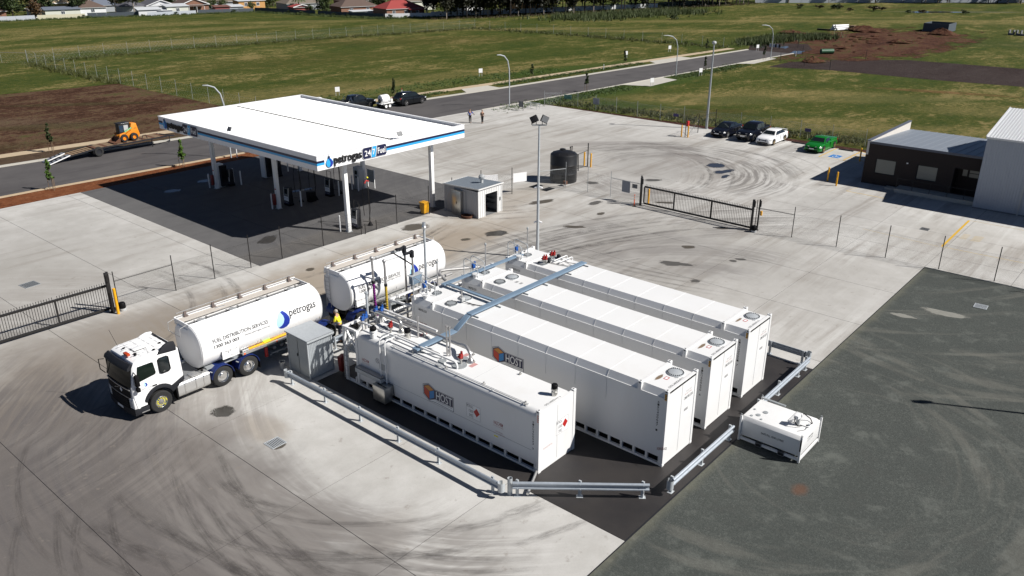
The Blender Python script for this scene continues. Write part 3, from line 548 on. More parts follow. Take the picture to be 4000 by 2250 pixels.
def gatepost(lab, x, y, h, mats='black_steel', s=.15):
    t = thing('gate_post', lab, 'gate post', (x,y,0), 0, 'heavy gate posts')
    MB().box(x-s/2,x+s/2,y-s/2,y+s/2,0,h).build('post', mats, t, bevel=.008); MB().box(x-s/2+.02,x+s/2-.02,y-s*.5-.07,y-s*.5-.002,h-.55,h-.1).build('roller_bracket', mats, t)
    MB().box(x-s,x+s,y-s,y+s,.001,.02).build('base_plate', mats, t)
gatepost('heavy black gate post behind the yellow bollard at the left sliding gate', -7.5, 32.38, 2.46); gatepost('slimmer black gate post at the mesh fence end of the left sliding gate', -7.2, 32.9, 2.3, s=.11)
gatepost('heavy black gate post with the orange marker at its foot', 31.05, 20.72, 2.36); gatepost('slim black gate post by the mesh fence, far end of right sliding gate', 31.4, 20.95, 2.4, s=.1)
gatepost('heavy black gate post at the motor end of the right sliding gate', 30.98, 10.9, 2.4); gatepost('slim black gate post with the yellow box, motor end of the right sliding gate', 31.3, 10.55, 2.4, s=.1)
for lab, x, y, s in (('black gate motor on a pale base beside the left sliding gate', -6.98, 32.2, 1), ('black gate motor at the near end of the right sliding gate', 30.75, 10.55, 1)):
    t = thing('gate_motor', lab, 'gate motor', (x,y,0), 0, 'sliding gate motors'); MB().lathe([(.19,0),(.2,.03),(.2,.14),(.19,.15)],x,y,16).build('base','pale_grey',t,True); MB().lathe([(.185,.15),(.2,.2),(.2,.42),(.15,.5),(.02,.52)],x,y,16).build('cover','black_plastic',t,True)
o = MB().box(31.36,31.5,10.35,10.5,1.15,1.5).build('siren_box','yellow',bevel=.02); tag(o,'small yellow box fixed to the slim post at the right gate','control box')

def bollard(lab, x, y, h, r=.075, mat='yellow', grp='yellow steel bollards', name='bollard'):
    t = thing(name, lab, 'bollard', (x,y,0), 0, grp); MB().cyl((x,y,0),(x,y,h-.02),r,n=14).build('tube', mat, t, True); MB().lathe([(r,h-.02),(r*.8,h-.003),(.01,h)],x,y,14).build('cap', mat, t, True)
bollard('thick yellow bollard in front of the left sliding gate post', -7.39, 31.9, 1.6, .085)
bollard('left yellow bollard beside the tall post right of the black tank', 38.76, 32.03, 1.35); bollard('right yellow bollard beside the tall post right of the black tank', 38.7, 31.21, 1.37)
bollard('yellow bollard behind the pickets of the right sliding gate', 31.75, 20.4, 1.3)
bollard('left yellow bollard by the red box at the far fence corner', 56.76, 31.6, 1.31); bollard('right yellow bollard by the red box at the far fence corner', 56.89, 30.85, 1.31)
bollard('yellow bollard farthest into the shade of the brick office', 48.8, 11.9, 1.28); bollard('yellow bollard at the sunlit edge of the brick office shadow', 47.66, 10.67, 1.28); bollard('yellow bollard standing at the corner of the brick office by the hatched bay', 58.3, 12.3, 1.35)
t = thing('marker_post', 'orange flexible marker post with reflective bands at the right gate post', 'marker post', (30.46,20.95,0)); MB().lathe([(.17,0),(.17,.03),(.06,.06)],30.46,20.95,12).build('base','black_plastic',t,True); MB().cyl((30.46,20.95,.06),(30.46,20.95,.99),.04,n=10).build('post','orange',t,True)
for z in (.62,.8): MB().lathe([(.042,z),(.042,z+.1)],30.46,20.95,10).build('band','silver_tape',t,True)

# signs hung on the mesh fences
def board(lab, a, b, z0, z1, mat, grp=None, cat='sign', name='fence_sign', text=None):
    A = Vector((a[0],a[1],0)); B = Vector((b[0],b[1],0)); s = (B-A).normalized().cross(Vector((0,0,1)))*.006
    m = MB(); m.add([A-s+Vector((0,0,z0)),B-s+Vector((0,0,z0)),B-s+Vector((0,0,z1)),A-s+Vector((0,0,z1)),A+s+Vector((0,0,z0)),B+s+Vector((0,0,z0)),B+s+Vector((0,0,z1)),A+s+Vector((0,0,z1))],[(0,1,2,3),(7,6,5,4),(0,4,5,1),(1,5,6,2),(2,6,7,3),(3,7,4,0)])
    o = m.build(name, mat); return tag(o, lab, cat, grp)
board('blank white board on the fence just above the small metal shed', (24.28,32.26),(25.5,31.55), 1.0, 1.85,'sign_white','white boards on the yard fence'); board('blank white board on the fence left of the floodlight mast', (26.7,30.85),(27.9,30.35), 1.0, 1.8,'sign_white','white boards on the yard fence')
board('grey blank board on the mesh fence beside the right gate', (31.28,22.75),(31.28,21.95), .75, 1.7,'sign_grey'); board('small slatted grey plate on the mesh fence next to the right gate post', (31.28,21.75),(31.28,21.25), 1.25, 1.6,'mid_grey')

# far fences in the fields (galvanised posts, mesh too fine to pick out)
def lerp_posts(pts, step):
    out = []
    for a, b in zip(pts, pts[1:]):
        L = hypot(b[0]-a[0], b[1]-a[1]); n = max(1, round(L/step)); out += [(a[0]+(b[0]-a[0])*i/n, a[1]+(b[1]-a[1])*i/n) for i in range(n)]
    return out + [pts[-1]]
fence('field_fence', 'galvanised mesh fence running through the grass from the far corner towards the canopy', lerp_posts([(33.5,152),(33.6,117),(33.4,91),(33.0,79)], 4.1), 1.8, 2.25, 'galv_dull', 'galv_dull', .024, .5, .004, group='galvanised field fences', n=6)
fence('field_fence', 'galvanised mesh fence crossing the far side of the field below the houses', lerp_posts([(34.2,154),(62,153.5),(90,150.0),(115,145.0),(139,140)], 4.6), 1.8, 2.25, 'galv_dull', 'galv_dull', .024, .5, .004, group='galvanised field fences', n=6)
fence('field_fence', 'galvanised mesh fence between the far field and the tree belt side', lerp_posts([(139,140),(141,105),(141.5,70)], 5), 1.8, 2.1, 'galv_dull', 'galv_dull', .03, .55, .004, group='galvanised field fences', n=6)
fence('field_fence', 'galvanised fence with a top rail at the far left of the field', lerp_posts([(33.5,152.2),(28,161),(22,171)], 4.6), 1.8, 2.25, 'galv_dull', 'galv_dull', .024, .5, .004, rails=((0,1.85),(1,1.85),(2,1.85),(3,1.85)), group='galvanised field fences', n=6)
fence('boundary_fence', 'galvanised mesh fence along the mulch strip behind the parked cars', [(62.31,55.74),(63.78,54.08),(64.38,51.69),(63.9,48.4),(64.2,45.4),(63.7,41.9),(63.8,38.64),(64.3,35.6),(64.4,32.4),(65.2,28.6),(65.3,25),(65.3,21.4),(65.3,17.8),(65.3,14.2)], 1.6, 1.9, 'galv_dull', 'galv_dull', .025, .12, .003, rails=((0,1.55),))
fence('track_fence', 'thin dark post fence between the dirt track and the earthworks', lerp_posts([(126,50.5),(121.8,39.6)],6)+lerp_posts([(141,40),(140,52),(152,58),(168,66)],9), 1.2, 1.7, 'dark_grey', 'dark_grey', .04, .9, .004, skip=(2,), n=6)
t = thing('boundary_gate', 'black open gate frame with braces beside the red box at the far corner', 'gate', (56.8,31.16,0))
for x, y, h in ((56.8,31.16,2.23),(59.9,31.25,2.16),(63.78,31.09,2.2)): MB().cyl((x,y,0),(x,y,h),.04).build('post','black_steel',t)
for a, b in (((56.8,31.16,1.85),(59.9,31.25,1.85)),((59.9,31.25,1.8),(63.78,31.09,1.85)),((57.6,31.2,.1),(59.9,31.25,1.5))): MB().cyl(a,b,.02).build('rail','black_steel',t)
q = mesh_bm(3.0,1.75,.14,.003).build('mesh_panel','black_steel',t,world=False); q.location=(.05,0,0)
o = MB().box(57.05,57.4,31.05,31.25,1.15,1.75).build('hose_box','red',bevel=.02); tag(o,'red box hung on the black gate frame between two yellow bollards','hose box')
t = thing('fence_post', 'tall dark post with side arms standing between two yellow bollards', 'post', (38.72,31.6,0)); MB().cyl((38.72,31.6,0),(38.72,31.6,2.3),.05).build('post','black_steel',t); MB().cyl((38.72,31.6,1.62),(34.0,30.9,1.62),.022).build('arm','black_steel',t); MB().cyl((38.72,31.6,.08),(36.2,31.9,.08),.022).build('foot_rail','black_steel',t)

# ------------------------------------------------------------------ FUEL STORAGE TANKS
W = 2.438
def hazard(t, x0, y, z, n=5, h=.32, wd=.10, face='x'):
    """yellow-black hazard strip on a post"""
    for i in range(n):
        a = z + h*i/n; MB().box(x0-.004, x0-.001, y, y+wd, a, a+h/n*.55).build('hazard_stripe', 'yellow' if face else 'red', t)
def big_tank(lab, X, Y, code, host):
    L, H = 14.80, 3.557; t = thing('storage_tank', lab, 'storage tank', (X,Y,0), 0, 'white container fuel tanks')
    x0, x1, y0, y1 = X, X+W, Y, Y+L
    # body with bevelled roof edges
    prof = [(x0+.02,.42),(x1-.02,.42),(x1-.02,3.18),(x1-.21,3.46),(x0+.21,3.46),(x0+.02,3.18)]
    MB().prism(prof, y0+.10, y1-.10, 'y').build('tank_body', 'tank_white', t)
    # roof sheet joints (thin raised weld seams)
    k = 1
    while y0+1.3+k*1.62 < y1-1.6:
        yy = y0+1.3+k*1.62; m = MB(); ps = [(x0+.012,2.2),(x0+.012,3.185),(x0+.205,3.468),(x1-.205,3.468),(x1-.012,3.185)]
        for a, b in zip(ps, ps[1:]): m.bar((a[0],yy,a[1]-.003),(b[0],yy,b[1]-.003),.016,.008)
        m.build('seam', 'tank_white', t); k += 1
    MB().box(x0-.004,x0+.03,y0+1.45,y1-1.55,3.14,3.19).build('side_rail','tank_white',t); MB().box(x0-.004,x0+.03,y0+.2,y0+1.2,3.14,3.19).build('side_rail','tank_white',t)
    # end walls and their frames
    MB().box(x0+.06,x1-.06,y0+.02,y0+.10,.16,3.44).build('end_wall','tank_white',t); MB().box(x0+.06,x1-.06,y1-.10,y1-.02,.16,3.44).build('end_wall','tank_white',t)
    MB().box(x0+W/2-.004,x0+W/2+.004,y0+.012,y0+.022,.2,3.4).build('seam','pale_grey',t)
    for yy in (y0, y1-.16, y0+1.237, y0+1.237+12.192-.16):
        full = yy in (y0, y1-.16)
        for xx in (x0, x1-.16):
            MB().box(xx,xx+.16,yy,yy+.16,(.14 if full else 3.16),H-.12).build('corner_post','tank_white',t)
            c = MB().box(xx-.004,xx+.178-.01,yy-.004,yy+.17,H-.12,H).build('corner_casting','tank_white',t,bevel=.012); MB().box(xx+.045,xx+.12,yy+.05,yy+.11,H+.0005,H+.003).build('casting_hole','dark_grey',c)
            MB().box(xx-.0065,xx-.0045,yy+.05,yy+.11,H-.09,H-.03).build('casting_hole','dark_grey',c)
            if full: MB().box(xx-.004,xx+.168,yy-.004,yy+.17,0,.12).build('corner_casting','tank_white',t,bevel=.012)
        MB().box(x0+.17,x1-.17,yy+.02,yy+.14,H-.20,H-.05).build('cross_bar','tank_white',t)
    # base: bottom rails with pocket openings
    for xx in (x0, x1-.12):
        MB().box(xx,xx+.12,y0+.17,y1-.17,.03,.13).build('bottom_rail','tank_white',t)
        p = y0+.17; ups = []
        while p < y1-.3: ups.append(p); p += .62
        for q in ups: MB().box(xx+.01,xx+.10,q-.055,q+.055,.13,.42).build('base_upright','tank_white',t)
    MB().box(x0+.22,x1-.22,y0+.2,y1-.2,.14,.40).build('underbody','black_plastic',t); MB().box(x0+.17,x1-.17,y0+.02,y0+.15,.03,.16).build('end_sill','tank_white',t)
    # hatches
    def hatch(cx, cy, r, mat='galv', bolts=24, z=3.46):
        h = MB().lathe([(r,z),(r,z+.035),(r*.98,z+.04),(.01,z+.045)],cx,cy,32).build('hatch',mat,t,True)
        b = MB()
        for i in range(bolts): a = 2*pi*i/bolts; b.cyl((cx+(r-.045)*cos(a),cy+(r-.045)*sin(a),z+.04),(cx+(r-.045)*cos(a),cy+(r-.045)*sin(a),z+.075),.02,n=6)
        b.build('bolt_ring','dark_grey',h)
        for a in (.7,3.8): MB().tube([(cx+(r+.02)*cos(a-.15),cy+(r+.02)*sin(a-.15),z+.02),(cx+(r+.08)*cos(a-.12),cy+(r+.08)*sin(a-.12),z+.03),(cx+(r+.08)*cos(a+.12),cy+(r+.08)*sin(a+.12),z+.03),(cx+(r+.02)*cos(a+.15),cy+(r+.02)*sin(a+.15),z+.02)],.012,5).build('handle','galv',h)
        return h
    hatch(x0+1.71,y0+.66,.37); hatch(x0+.72,y0+12.68,.31,'galv_dull'); hatch(x0+1.66,y0+12.62,.36); hatch(x0+1.2,y0+14.15,.25,'galv_dull',12)
    MB().lathe([(.15,3.2),(.15,3.62),(.19,3.63),(.19,3.68),(.01,3.69)],x0+.36,y0+14.1,18).build('filler_pot','tank_white',t,True)
    for dx in (.9,1.15,1.5): MB().cyl((x0+dx,y0+14.6,3.44),(x0+dx,y0+14.6,3.64),.04,n=8).build('vent_stub','steel_pipe',t,True)
    # markings
    m = lettering('serial_number', code, (x0-.0, y0+.36, 2.98), (0,0,-1.30), (0,-.085,0), 'letter_black', t) if False else None
    zt = 2.98
    for ch in code:
        if ch != ' ': lettering('serial_number', ch, (x0+.0155, y0+.44, zt-.10), (0,-.085,0), (0,0,.095), 'letter_black', t, .01)
        zt -= .118
    for zz in range(4):
        MB().box(x0-.0065,x0-.0045,y0+.03,y0+.13,3.12+zz*.075,3.155+zz*.075).build('hazard_stripe','yellow',t); MB().box(x0-.0065,x0-.0045,y0+.03,y0+.13,3.156+zz*.075,3.192+zz*.075).build('hazard_stripe','letter_black',t)
    lettering('serial_number', code.replace(' ',''), (x0+.45,y0+.16,3.4635), (1.1,0,0), (0,.12,0), 'letter_grey', t)
    lettering('end_marking','COMBUSTIBLE LIQUID',(x0+1.42,y0+.0185,2.50),(.74,0,0),(0,0,.15),'letter_grey',t,.01); lettering('end_marking','DIESEL ONLY',(x0+1.55,y0+.0185,2.86),(.5,0,0),(0,0,.06),'letter_faint',t); lettering('end_marking','SAFE FILL 110 000 L',(x0+1.45,y0+.0185,2.74),(.62,0,0),(0,0,.06),'letter_faint_red',t)
    MB().box(x0+1.52,x0+1.82,y0+.0165,y0+.019,1.95,2.07).build('label_plate','letter_faint',t); MB().box(x0+1.5,x0+1.84,y0+.0165,y0+.0185,1.75,1.92).build('label_plate','sign_white',t)
    MB().box(x0+.95,x0+1.20,y0+.62,y0+.80,3.4615,3.464).build('roof_label','red',t); MB().box(x0+.99,x0+1.16,y0+.65,y0+.77,3.4645,3.466).build('roof_label','sign_white',t)
    for yy in (11.75,12.05): MB().box(x0+1.2,x0+1.42,y0+yy-.1,y0+yy+.06,3.4615,3.464).build('roof_label','letter_faint',t)
    lettering('side_marking','COMBUSTIBLE LIQUID',(x0+.0155,y0+14.35,2.86),(0,-.62,0),(0,0,.15),'letter_grey',t,.01); lettering('side_marking','DIESEL ONLY',(x0+.0155,y0+14.25,2.2),(0,-.5,0),(0,0,.07),'letter_red',t); lettering('side_marking','SAFE FILL 110 000 LITRES',(x0+.0155,y0+14.3,2.08),(0,-.62,0),(0,0,.06),'letter_faint_red',t); MB().box(x0+.013,x0+.0165,y0+14.0,y0+14.25,1.78,1.88).build('label_plate','hivis_yellow',t)
    if not host or True:
        for (sx, sy) in (((.95,.98),) if X < 8 else ()): st = MB(); st.quad(*[(x0+sx+.34*cos(a)*(1+.3*sin(3*a)),y0+sy+.10*sin(a),3.4618) for a in [i*2*pi/20 for i in range(20)]]); st.build('rust_stain','rust_film',t)
    if host: host_logo(t, x0+.0145, Y+9.35, 1.78)
    return t
def host_logo(t, x, y, z):
    """badge: two cubes-in-a-hexagon and HOST panel; reads along -y on the face x, y,z = left-lower corner"""
    def P(u, v): return (x-.0, y-u, z+v)
    def poly(name, pts, mat, lift): m = MB(); m.quad(*[(x-lift, y-u, z+v) for u, v in pts]); m.build(name, mat, t)
    hexo = [(0,.20),(0,.66),(.36,.80),(.76,.60),(1.92,.60),(1.92,-.02),(.76,-.02),(.36,-.08)]
    poly('logo_back', [(0,.18),(0,.68),(.38,.84),(.80,.66),(1.92,.66),(1.92,-.04),(.80,.0),(.38,-.06)], 'navy', .001)
    poly('logo_border', [(.025,.20),(.025,.665),(.38,.815),(.79,.64),(1.895,.64),(1.895,-.02),(.79,.02),(.38,-.035)], 'sign_white', .002)
    poly('logo_face', [(.05,.215),(.05,.65),(.38,.79),(.78,.625),(1.87,.625),(1.87,.16),(.78,.16),(.38,-.01)], 'navy', .003)
    poly('logo_cube', [(.09,.60),(.38,.74),(.70,.60),(.42,.46)], 'logo_orange', .004); poly('logo_cube', [(.09,.58),(.41,.44),(.40,.05),(.09,.23)], 'logo_red', .004); poly('logo_cube', [(.43,.44),(.71,.58),(.71,.22),(.42,.05)], 'logo_cube_blue', .004)
    lettering('logo_word', 'HOST', (x-.005, y-.84, z+.19), (0,-.98,0), (0,0,.40), 'sign_white', t, .006); lettering('logo_word', 'HYDROCARBON STORAGE', (x-.0045, y-.84, z+.07), (0,-.98,0), (0,0,.07), 'letter_faint', t)
paint('logo_orange', (.55,.22,.03), .4); paint('logo_red', (.50,.045,.015), .4); paint('logo_cube_blue', (.02,.19,.47), .4)
big_tank('large white fuel tank second from the front, with the HOST badge on its side', 0, 0, 'SISU400647 1', True)
big_tank('large white fuel tank third from the front, between two others of its size', 3.707, .061, 'SISU400650 6', False)
big_tank('large white fuel tank furthest back, with red valves on its roof', 7.328, .088, 'SISU400651 7', False)

# lower petrol tank in front, rounded shoulders
X, Y, L, H = -3.693, 3.547, 12.192, 2.93
t = thing('storage_tank', 'lower white petrol tank nearest the camera with rounded shoulders and roof pipework', 'storage tank', (X,Y,0), 0, 'white container fuel tanks'); T1 = t
x0, x1, y0, y1 = X, X+W, Y, Y+11.15
def arc(cx, cz, r, a, b, n=7): return [(cx+r*cos(a+(b-a)*i/n), cz+r*sin(a+(b-a)*i/n)) for i in range(n+1)]
prof = [(x0+.03,.36),(x1-.03,.36)] + arc(x1-.33,2.52,.30,0,pi/2) + arc(x0+.33,2.52,.30,pi/2,pi)
MB().prism(prof, y0+.12, y1, 'y').build('tank_body','tank_white',t,True,angle=30)
MB().box(x0+.05,x1-.05,y0+.015,y0+.115,.16,H-.12).build('end_wall','tank_white',t); MB().box(x0+W/2-.004,x0+W/2+.004,y0+.008,y0+.016,.2,2.7).build('seam','pale_grey',t); MB().box(x0+.026,x0+.0305,y0+.4,y1-.3,.97,.98).build('seam','mid_grey',t)
for yy in (3.9,7.3): MB().box(x0+.4,x1-.4,y0+yy-.006,y0+yy+.006,2.82,2.826).build('seam','pale_grey',t)
def casting(xx, yy, z, t, hole=True):
    c = MB().box(xx-.004,xx+.168,yy-.004,yy+.17,z,z+.12).build('corner_casting','tank_white',t,bevel=.012)
    if hole: MB().box(xx+.045,xx+.12,yy+.05,yy+.11,z+.1205,z+.123).build('casting_hole','dark_grey',c); MB().box(xx-.0065,xx-.0045,yy+.05,yy+.11,z+.03,z+.09).build('casting_hole','dark_grey',c)
for xx in (x0, x1-.16):
    MB().box(xx,xx+.16,y0,y0+.16,.12,H-.12).build('corner_post','tank_white',t); casting(xx,y0,H-.12,t); casting(xx,y0,0,t,False)
    MB().box(xx,xx+.12,y0+.17,y0+12.02,.02,.12).build('bottom_rail','tank_white',t)
    p = y0+.2
    while p < y1+.3: MB().box(xx+.01,xx+.10,p-.05,p+.05,.12,.37).build('base_upright','tank_white',t); p += .80
    MB().box(xx,xx+.14,y1-.02,y1+.14,.12,H-.02).build('end_post','tank_white',t)
    MB().box(xx,xx+.13,Y+L-.13,Y+L,0,H).build('frame_post','tank_white',t); MB().bar((xx+.065,y1+.15,H-.06),(xx+.065,Y+L-.14,H-.06),.11,.11).build('frame_beam','tank_white',t)
    MB().bar((xx+.065,y1+.2,2.0),(xx+.065,Y+L-.2,2.75),.08,.08).build('brace','tank_white',t)
MB().bar((x0+.14,Y+L-.065,H-.06),(x1-.14,Y+L-.065,H-.06),.11,.11).build('frame_beam','tank_white',t); MB().bar((x0+.2,Y+L-.065,1.75),(x1-.9,Y+L-.065,H-.14),.09,.09).build('brace','tank_white',t)
MB().box(x0+.17,x1-.17,y0+.02,y0+.14,H-.2,H-.06).build('cross_bar','tank_white',t); MB().box(x0+.17,x1-.17,y0+.02,y0+.13,.02,.15).build('end_sill','tank_white',t)
MB().box(x0+.2,x1-.2,y0+.2,y1-.1,.12,.35).build('underbody','black_plastic',t); MB().box(x0+.05,x1-.05,y1+.005,y1+.06,.12,2.5).build('end_wall','tank_white',t); MB().box(x0+.1,x1-.1,y1+.07,Y+L-.14,1.62,1.68).build('pump_deck','galv_dull',t)
for i in range(4): MB().box(x0-.006,x0-.003,y0+.03,y0+.10,2.42+i*.09,2.46+i*.09).build('hazard_stripe','orange',t)
zt = 2.36
for ch in 'SISU400543 3':
    if ch != ' ': lettering('serial_number', ch, (x0+.0285,y0+.36,zt-.09),(0,-.08,0),(0,0,.09),'letter_black',t,.01)
    zt -= .112
lettering('serial_number','SISU400543 3',(x0+.65,y0+.18,2.8235),(1.0,0,0),(0,.11,0),'letter_grey',t)
host_logo(t, x0+.0265, Y+6.68, 1.06)
def placard(P, U):
    P = Vector(P); U = Vector(U); V = Vector((0,0,1)); N = U.cross(V)
    if N.length: N.normalize()
    q = P + N*.0015; m = MB(); m.quad(q,q+U*.8,q+U*.8+V*.68,q+V*.68); m.build('placard','sign_white',t)
    b = MB()
    for a, c in (((0,0),(.8,.012)),((0,.668),(.8,.68)),((0,0),(.012,.68)),((.788,0),(.8,.68)),((.38,0),(.388,.68))): b.quad(*[P+N*.003+U*i+V*j for i, j in ((a[0],a[1]),(c[0],a[1]),(c[0],c[1]),(a[0],c[1]))])
    b.build('placard_border','letter_faint',t)
    lettering('placard_text','PETROL',P+N*.004+U*.02+V*.50,U*.35,V*.13,'letter_grey',t,.005); lettering('placard_text','1203',P+N*.004+U*.14+V*.28,U*.23,V*.13,'letter_grey',t,.005); lettering('placard_text','3YE',P+N*.004+U*.16+V*.06,U*.20,V*.14,'letter_grey',t,.012)
    d = MB(); c0 = P+N*.004+U*.59+V*.37; d.quad(c0+U*.18,c0+V*.21,c0-U*.18,c0-V*.21); d.build('placard_diamond','red',t)
placard((x0+.0265,Y+3.99,1.14),(0,-1,0)); placard((x0+1.15,y0+.0145,1.25),(1,0,0))
for yy, zz in ((Y+2.43,1.30),(Y+10.87,1.36)):
    lettering('side_marking','HAZCHEM',(x0+.0265,yy,zz+.10),(0,-.5,0),(0,0,.16),'letter_red',t,.01); lettering('side_marking','UN 1203 FLAMMABLE',(x0+.0265,yy+.03,zz+.01),(0,-.56,0),(0,0,.05),'letter_faint_red',t)
    lettering('side_marking','UNLEADED',(x0+.0265,yy-.1,zz-.24),(0,-.4,0),(0,0,.05),'letter_faint_red',t); lettering('side_marking','SAFE FILL 55 000 LITRES',(x0+.0265,yy+.02,zz-.34),(0,-.62,0),(0,0,.05),'letter_faint_red',t)
MB().box(x0+.024,x0+.0275,Y+2.2,Y+2.42,.80,.86).build('label_plate','hivis_yellow',t); MB().box(x0+.024,x0+.0275,Y+9.1,Y+9.62,1.45,1.78).build('label_plate','pale_grey',t); lettering('end_marking','UNLEADED SAFE FILL',(x0+.3,y0+.0135,1.0),(.62,0,0),(0,0,.07),'letter_faint_red',t)
m = MB(); a = arcpts(0,0,.12,0,2*pi,20)
for p, q in zip(a, a[1:]): m.bar((x0+.022,Y+9.72+p[0],1.84+p[1]),(x0+.022,Y+9.72+q[0],1.84+q[1]),.012,.012)
m.bar((x0+.022,Y+9.64,1.76),(x0+.022,Y+9.80,1.92),.012,.012); m.build('round_label','letter_faint',t)
# roof fittings
def vent(cx, cy, z=2.8, s=1): 
    v = MB().lathe([(.16*s,z),(.15*s,z+.2),(.12*s,z+.22),(.12*s,z+.26),(.17*s,z+.28),(.17*s,z+.33),(.13*s,z+.35)],cx,cy,18).build('breather','stainless' if s < 1 else 'tank_white',t,True); MB().lathe([(.14*s,z+.35),(.16*s,z+.37),(.16*s,z+.50),(.13*s,z+.53),(.01,z+.53)],cx,cy,18).build('breather_cap','black_plastic',v,True)
vent(-3.38,13.8); vent(-2.45,12.45,2.8,.95); vent(-2.12,4.02,2.8,.85)
def flatman(cx, cy, r): MB().lathe([(r,2.81),(r,2.855),(.01,2.86)],cx,cy,24).build('manhole','galv_dull',t,True)
for a in ((-2.43,14.13,.22),(-2.95,13.3,.27),(-3.3,11.25-1.8,.18),(-2.25,9.0,.2),(-3.0,9.6,.18),(-2.82,8.72,.33)): flatman(*a)
for a in ((-3.36,11.15),(-3.38,8.98),(-3.35,6.8),(-3.42,4.47),(-1.68,8.95),(-2.2,8.45),(-1.75,12.1),(-1.7,6.2)): MB().lathe([(.07,2.8),(.07,2.86),(.04,2.87),(.04,2.93),(.01,2.94)],*a,12).build('cap','stainless',t,True)
def valve(cx, cy, z, mat='valve_red', par=t, s=1):
    v = MB().cyl((cx,cy,z-.02),(cx,cy,z+.22*s),.05*s,n=10).cyl((cx,cy,z+.20*s),(cx,cy,z+.24*s),.11*s,n=12).build('valve_stem','stainless',par,True); MB().obox((cx,cy,z+.36*s),(.16*s,.14*s,.22*s)).cyl((cx+.05*s,cy,z+.46*s),(cx+.05*s,cy,z+.56*s),.05*s,n=8).cyl((cx-.09*s,cy-.1*s,z+.33*s),(cx-.09*s,cy+.1*s,z+.33*s),.05*s,n=8).build('actuator',mat,v,bevel=.012*s)
valve(-2.55,13.5,2.86); valve(-2.70,8.75,2.88)
for cx, cy in ((-2.17,13.18),(-2.25,8.6)): MB().lathe([(.20,2.8),(.20,2.84),(.10,2.98),(.085,3.0)],cx,cy,16).build('pipe_cone','stainless',t,True)
def pipe(pts, r, mat='tank_white', par=t, name='pipe', n=8): return MB().tube(pts, r, n).build(name, mat, par, True, angle=60)
pipe([(-2.17,13.18,3.0),(-2.17,13.18,3.25),(-2.17,13.3,3.38),(-2.17,13.55,3.40),(-2.1,14.1,3.32),(-2.0,14.9,3.25),(-2.0,15.5,3.2)],.085,'stainless')
pipe([(-2.25,8.6,3.0),(-2.25,8.6,3.2),(-2.2,8.75,3.32),(-2.0,9.1,3.33),(-1.8,9.5,3.2),(-1.72,9.8,3.1),(-1.72,14.9,3.1),(-1.72,15.6,3.1)],.075,'steel_pipe')
pipe([(-3.1,14.9,3.12),(-3.1,8.75,3.12),(-3.1,8.65,3.08),(-3.1,8.6,2.95),(-3.1,8.6,2.8)],.05); pipe([(-2.85,12.6,3.05),(-2.85,9.9,3.05),(-2.85,9.8,3.0),(-2.85,9.8,2.8)],.045)
pipe([(-1.55,15.5,3.2),(-1.55,11.4,3.2)],.06); pipe([(-1.85,15.5,3.05),(-1.85,12.0,3.05),(-1.85,11.9,3.0),(-1.85,11.9,2.8)],.05,'steel_pipe')
for yy in (12.95,12.58): pipe([(-3.0,yy,3.10),(-3.55,yy,3.10),(-3.70,yy,3.07),(-3.755,yy,2.96),(-3.76,yy,2.6),(-3.76,yy,.85)],.035)
MB().box(-3.78,-3.72,12.5,13.05,1.0,1.04).build('pipe_bracket','tank_white',t)
for xx in (-3.40,-3.47): pipe([(xx,12.4,2.86),(xx,4.3,2.86)],.018)
for yy in (12.2,10.2,8.2,6.2,4.5): MB().box(-3.52,-3.35,yy-.02,yy+.02,2.76,2.85).build('rail_bracket','tank_white',t)
for a, z in (((-2.05,12.15),3.85),((-2.44,9.68),4.25),((-2.52,9.78),4.30)): MB().cyl((*a,2.78),(*a,z),.04,n=10).cyl((*a,z-.02),(*a,z+.04),.055,n=10).build('vent_pipe','steel_pipe',t,True)
for cx, cy in ((-2.3,9.9),(-2.05,9.35),(-2.9,12.9),(-2.75,12.6)): MB().cyl((cx,cy,2.8),(cx,cy,2.95),.03).ball((cx,cy,2.98),.06).build('fitting','steel_pipe',t,True)
for a in ((-2.4,8.3),(-1.95,9.2),(-1.7,12.2)): MB().box(a[0]-.2,a[0]+.2,a[1]-.11,a[1]+.11,2.8205,2.823).build('roof_label','letter_faint_red',t)
# side trough, box, ladder, fire cabinet
m = MB().box(-3.98,-3.70,12.75,14.6,.93,.96); m.box(-3.98,-3.95,12.75,14.6,.96,1.15).box(-3.95,-3.70,14.57,14.6,.96,1.2).box(-3.95,-3.70,12.75,12.78,.96,1.12); m.build('spill_trough','pale_grey',t); MB().box(-3.93,-3.70,12.8,14.55,1.16,1.19).build('trough_lid','cream_walk',t)
b = MB().box(-4.22,-3.72,12.25,13.08,.12,.88).build('pump_cabinet','stainless',t,bevel=.01); MB().box(-4.25,-3.70,12.22,13.11,.885,.905).build('cabinet_lid','stainless',b)
pipe([(-4.05,12.3,.92),(-4.05,12.9,.92),(-3.74,12.9,.92),(-3.72,12.2,.95),(-3.72,12.15,.3)],.015,'black_plastic')
l = MB()
for xx in (-3.86,-3.62): l.tube([(xx-.1,15.78,.08),(xx,15.70,2.9)],.018,6) if False else l.cyl((-3.72,15.78+(.0 if xx < -3.7 else -.36),.1),(-3.72,15.70+(0 if xx < -3.7 else -.36),2.0),.016,n=6)
for i in range(7): l.cyl((-3.72,15.77,.25+i*.27),(-3.72,15.38,.25+i*.27),.012,n=6)
l.build('ladder','steel_pipe',t,True)
o = MB().prism([(-3.52,.12),(-3.1,.12),(-3.06,.9),(-3.3,1.0),(-3.56,.9)],16.25,16.52,'y').build('fire_cabinet','dark_red',bevel=.015); tag(o,'dark red fire equipment cabinet behind the ladder of the petrol tank','cabinet')
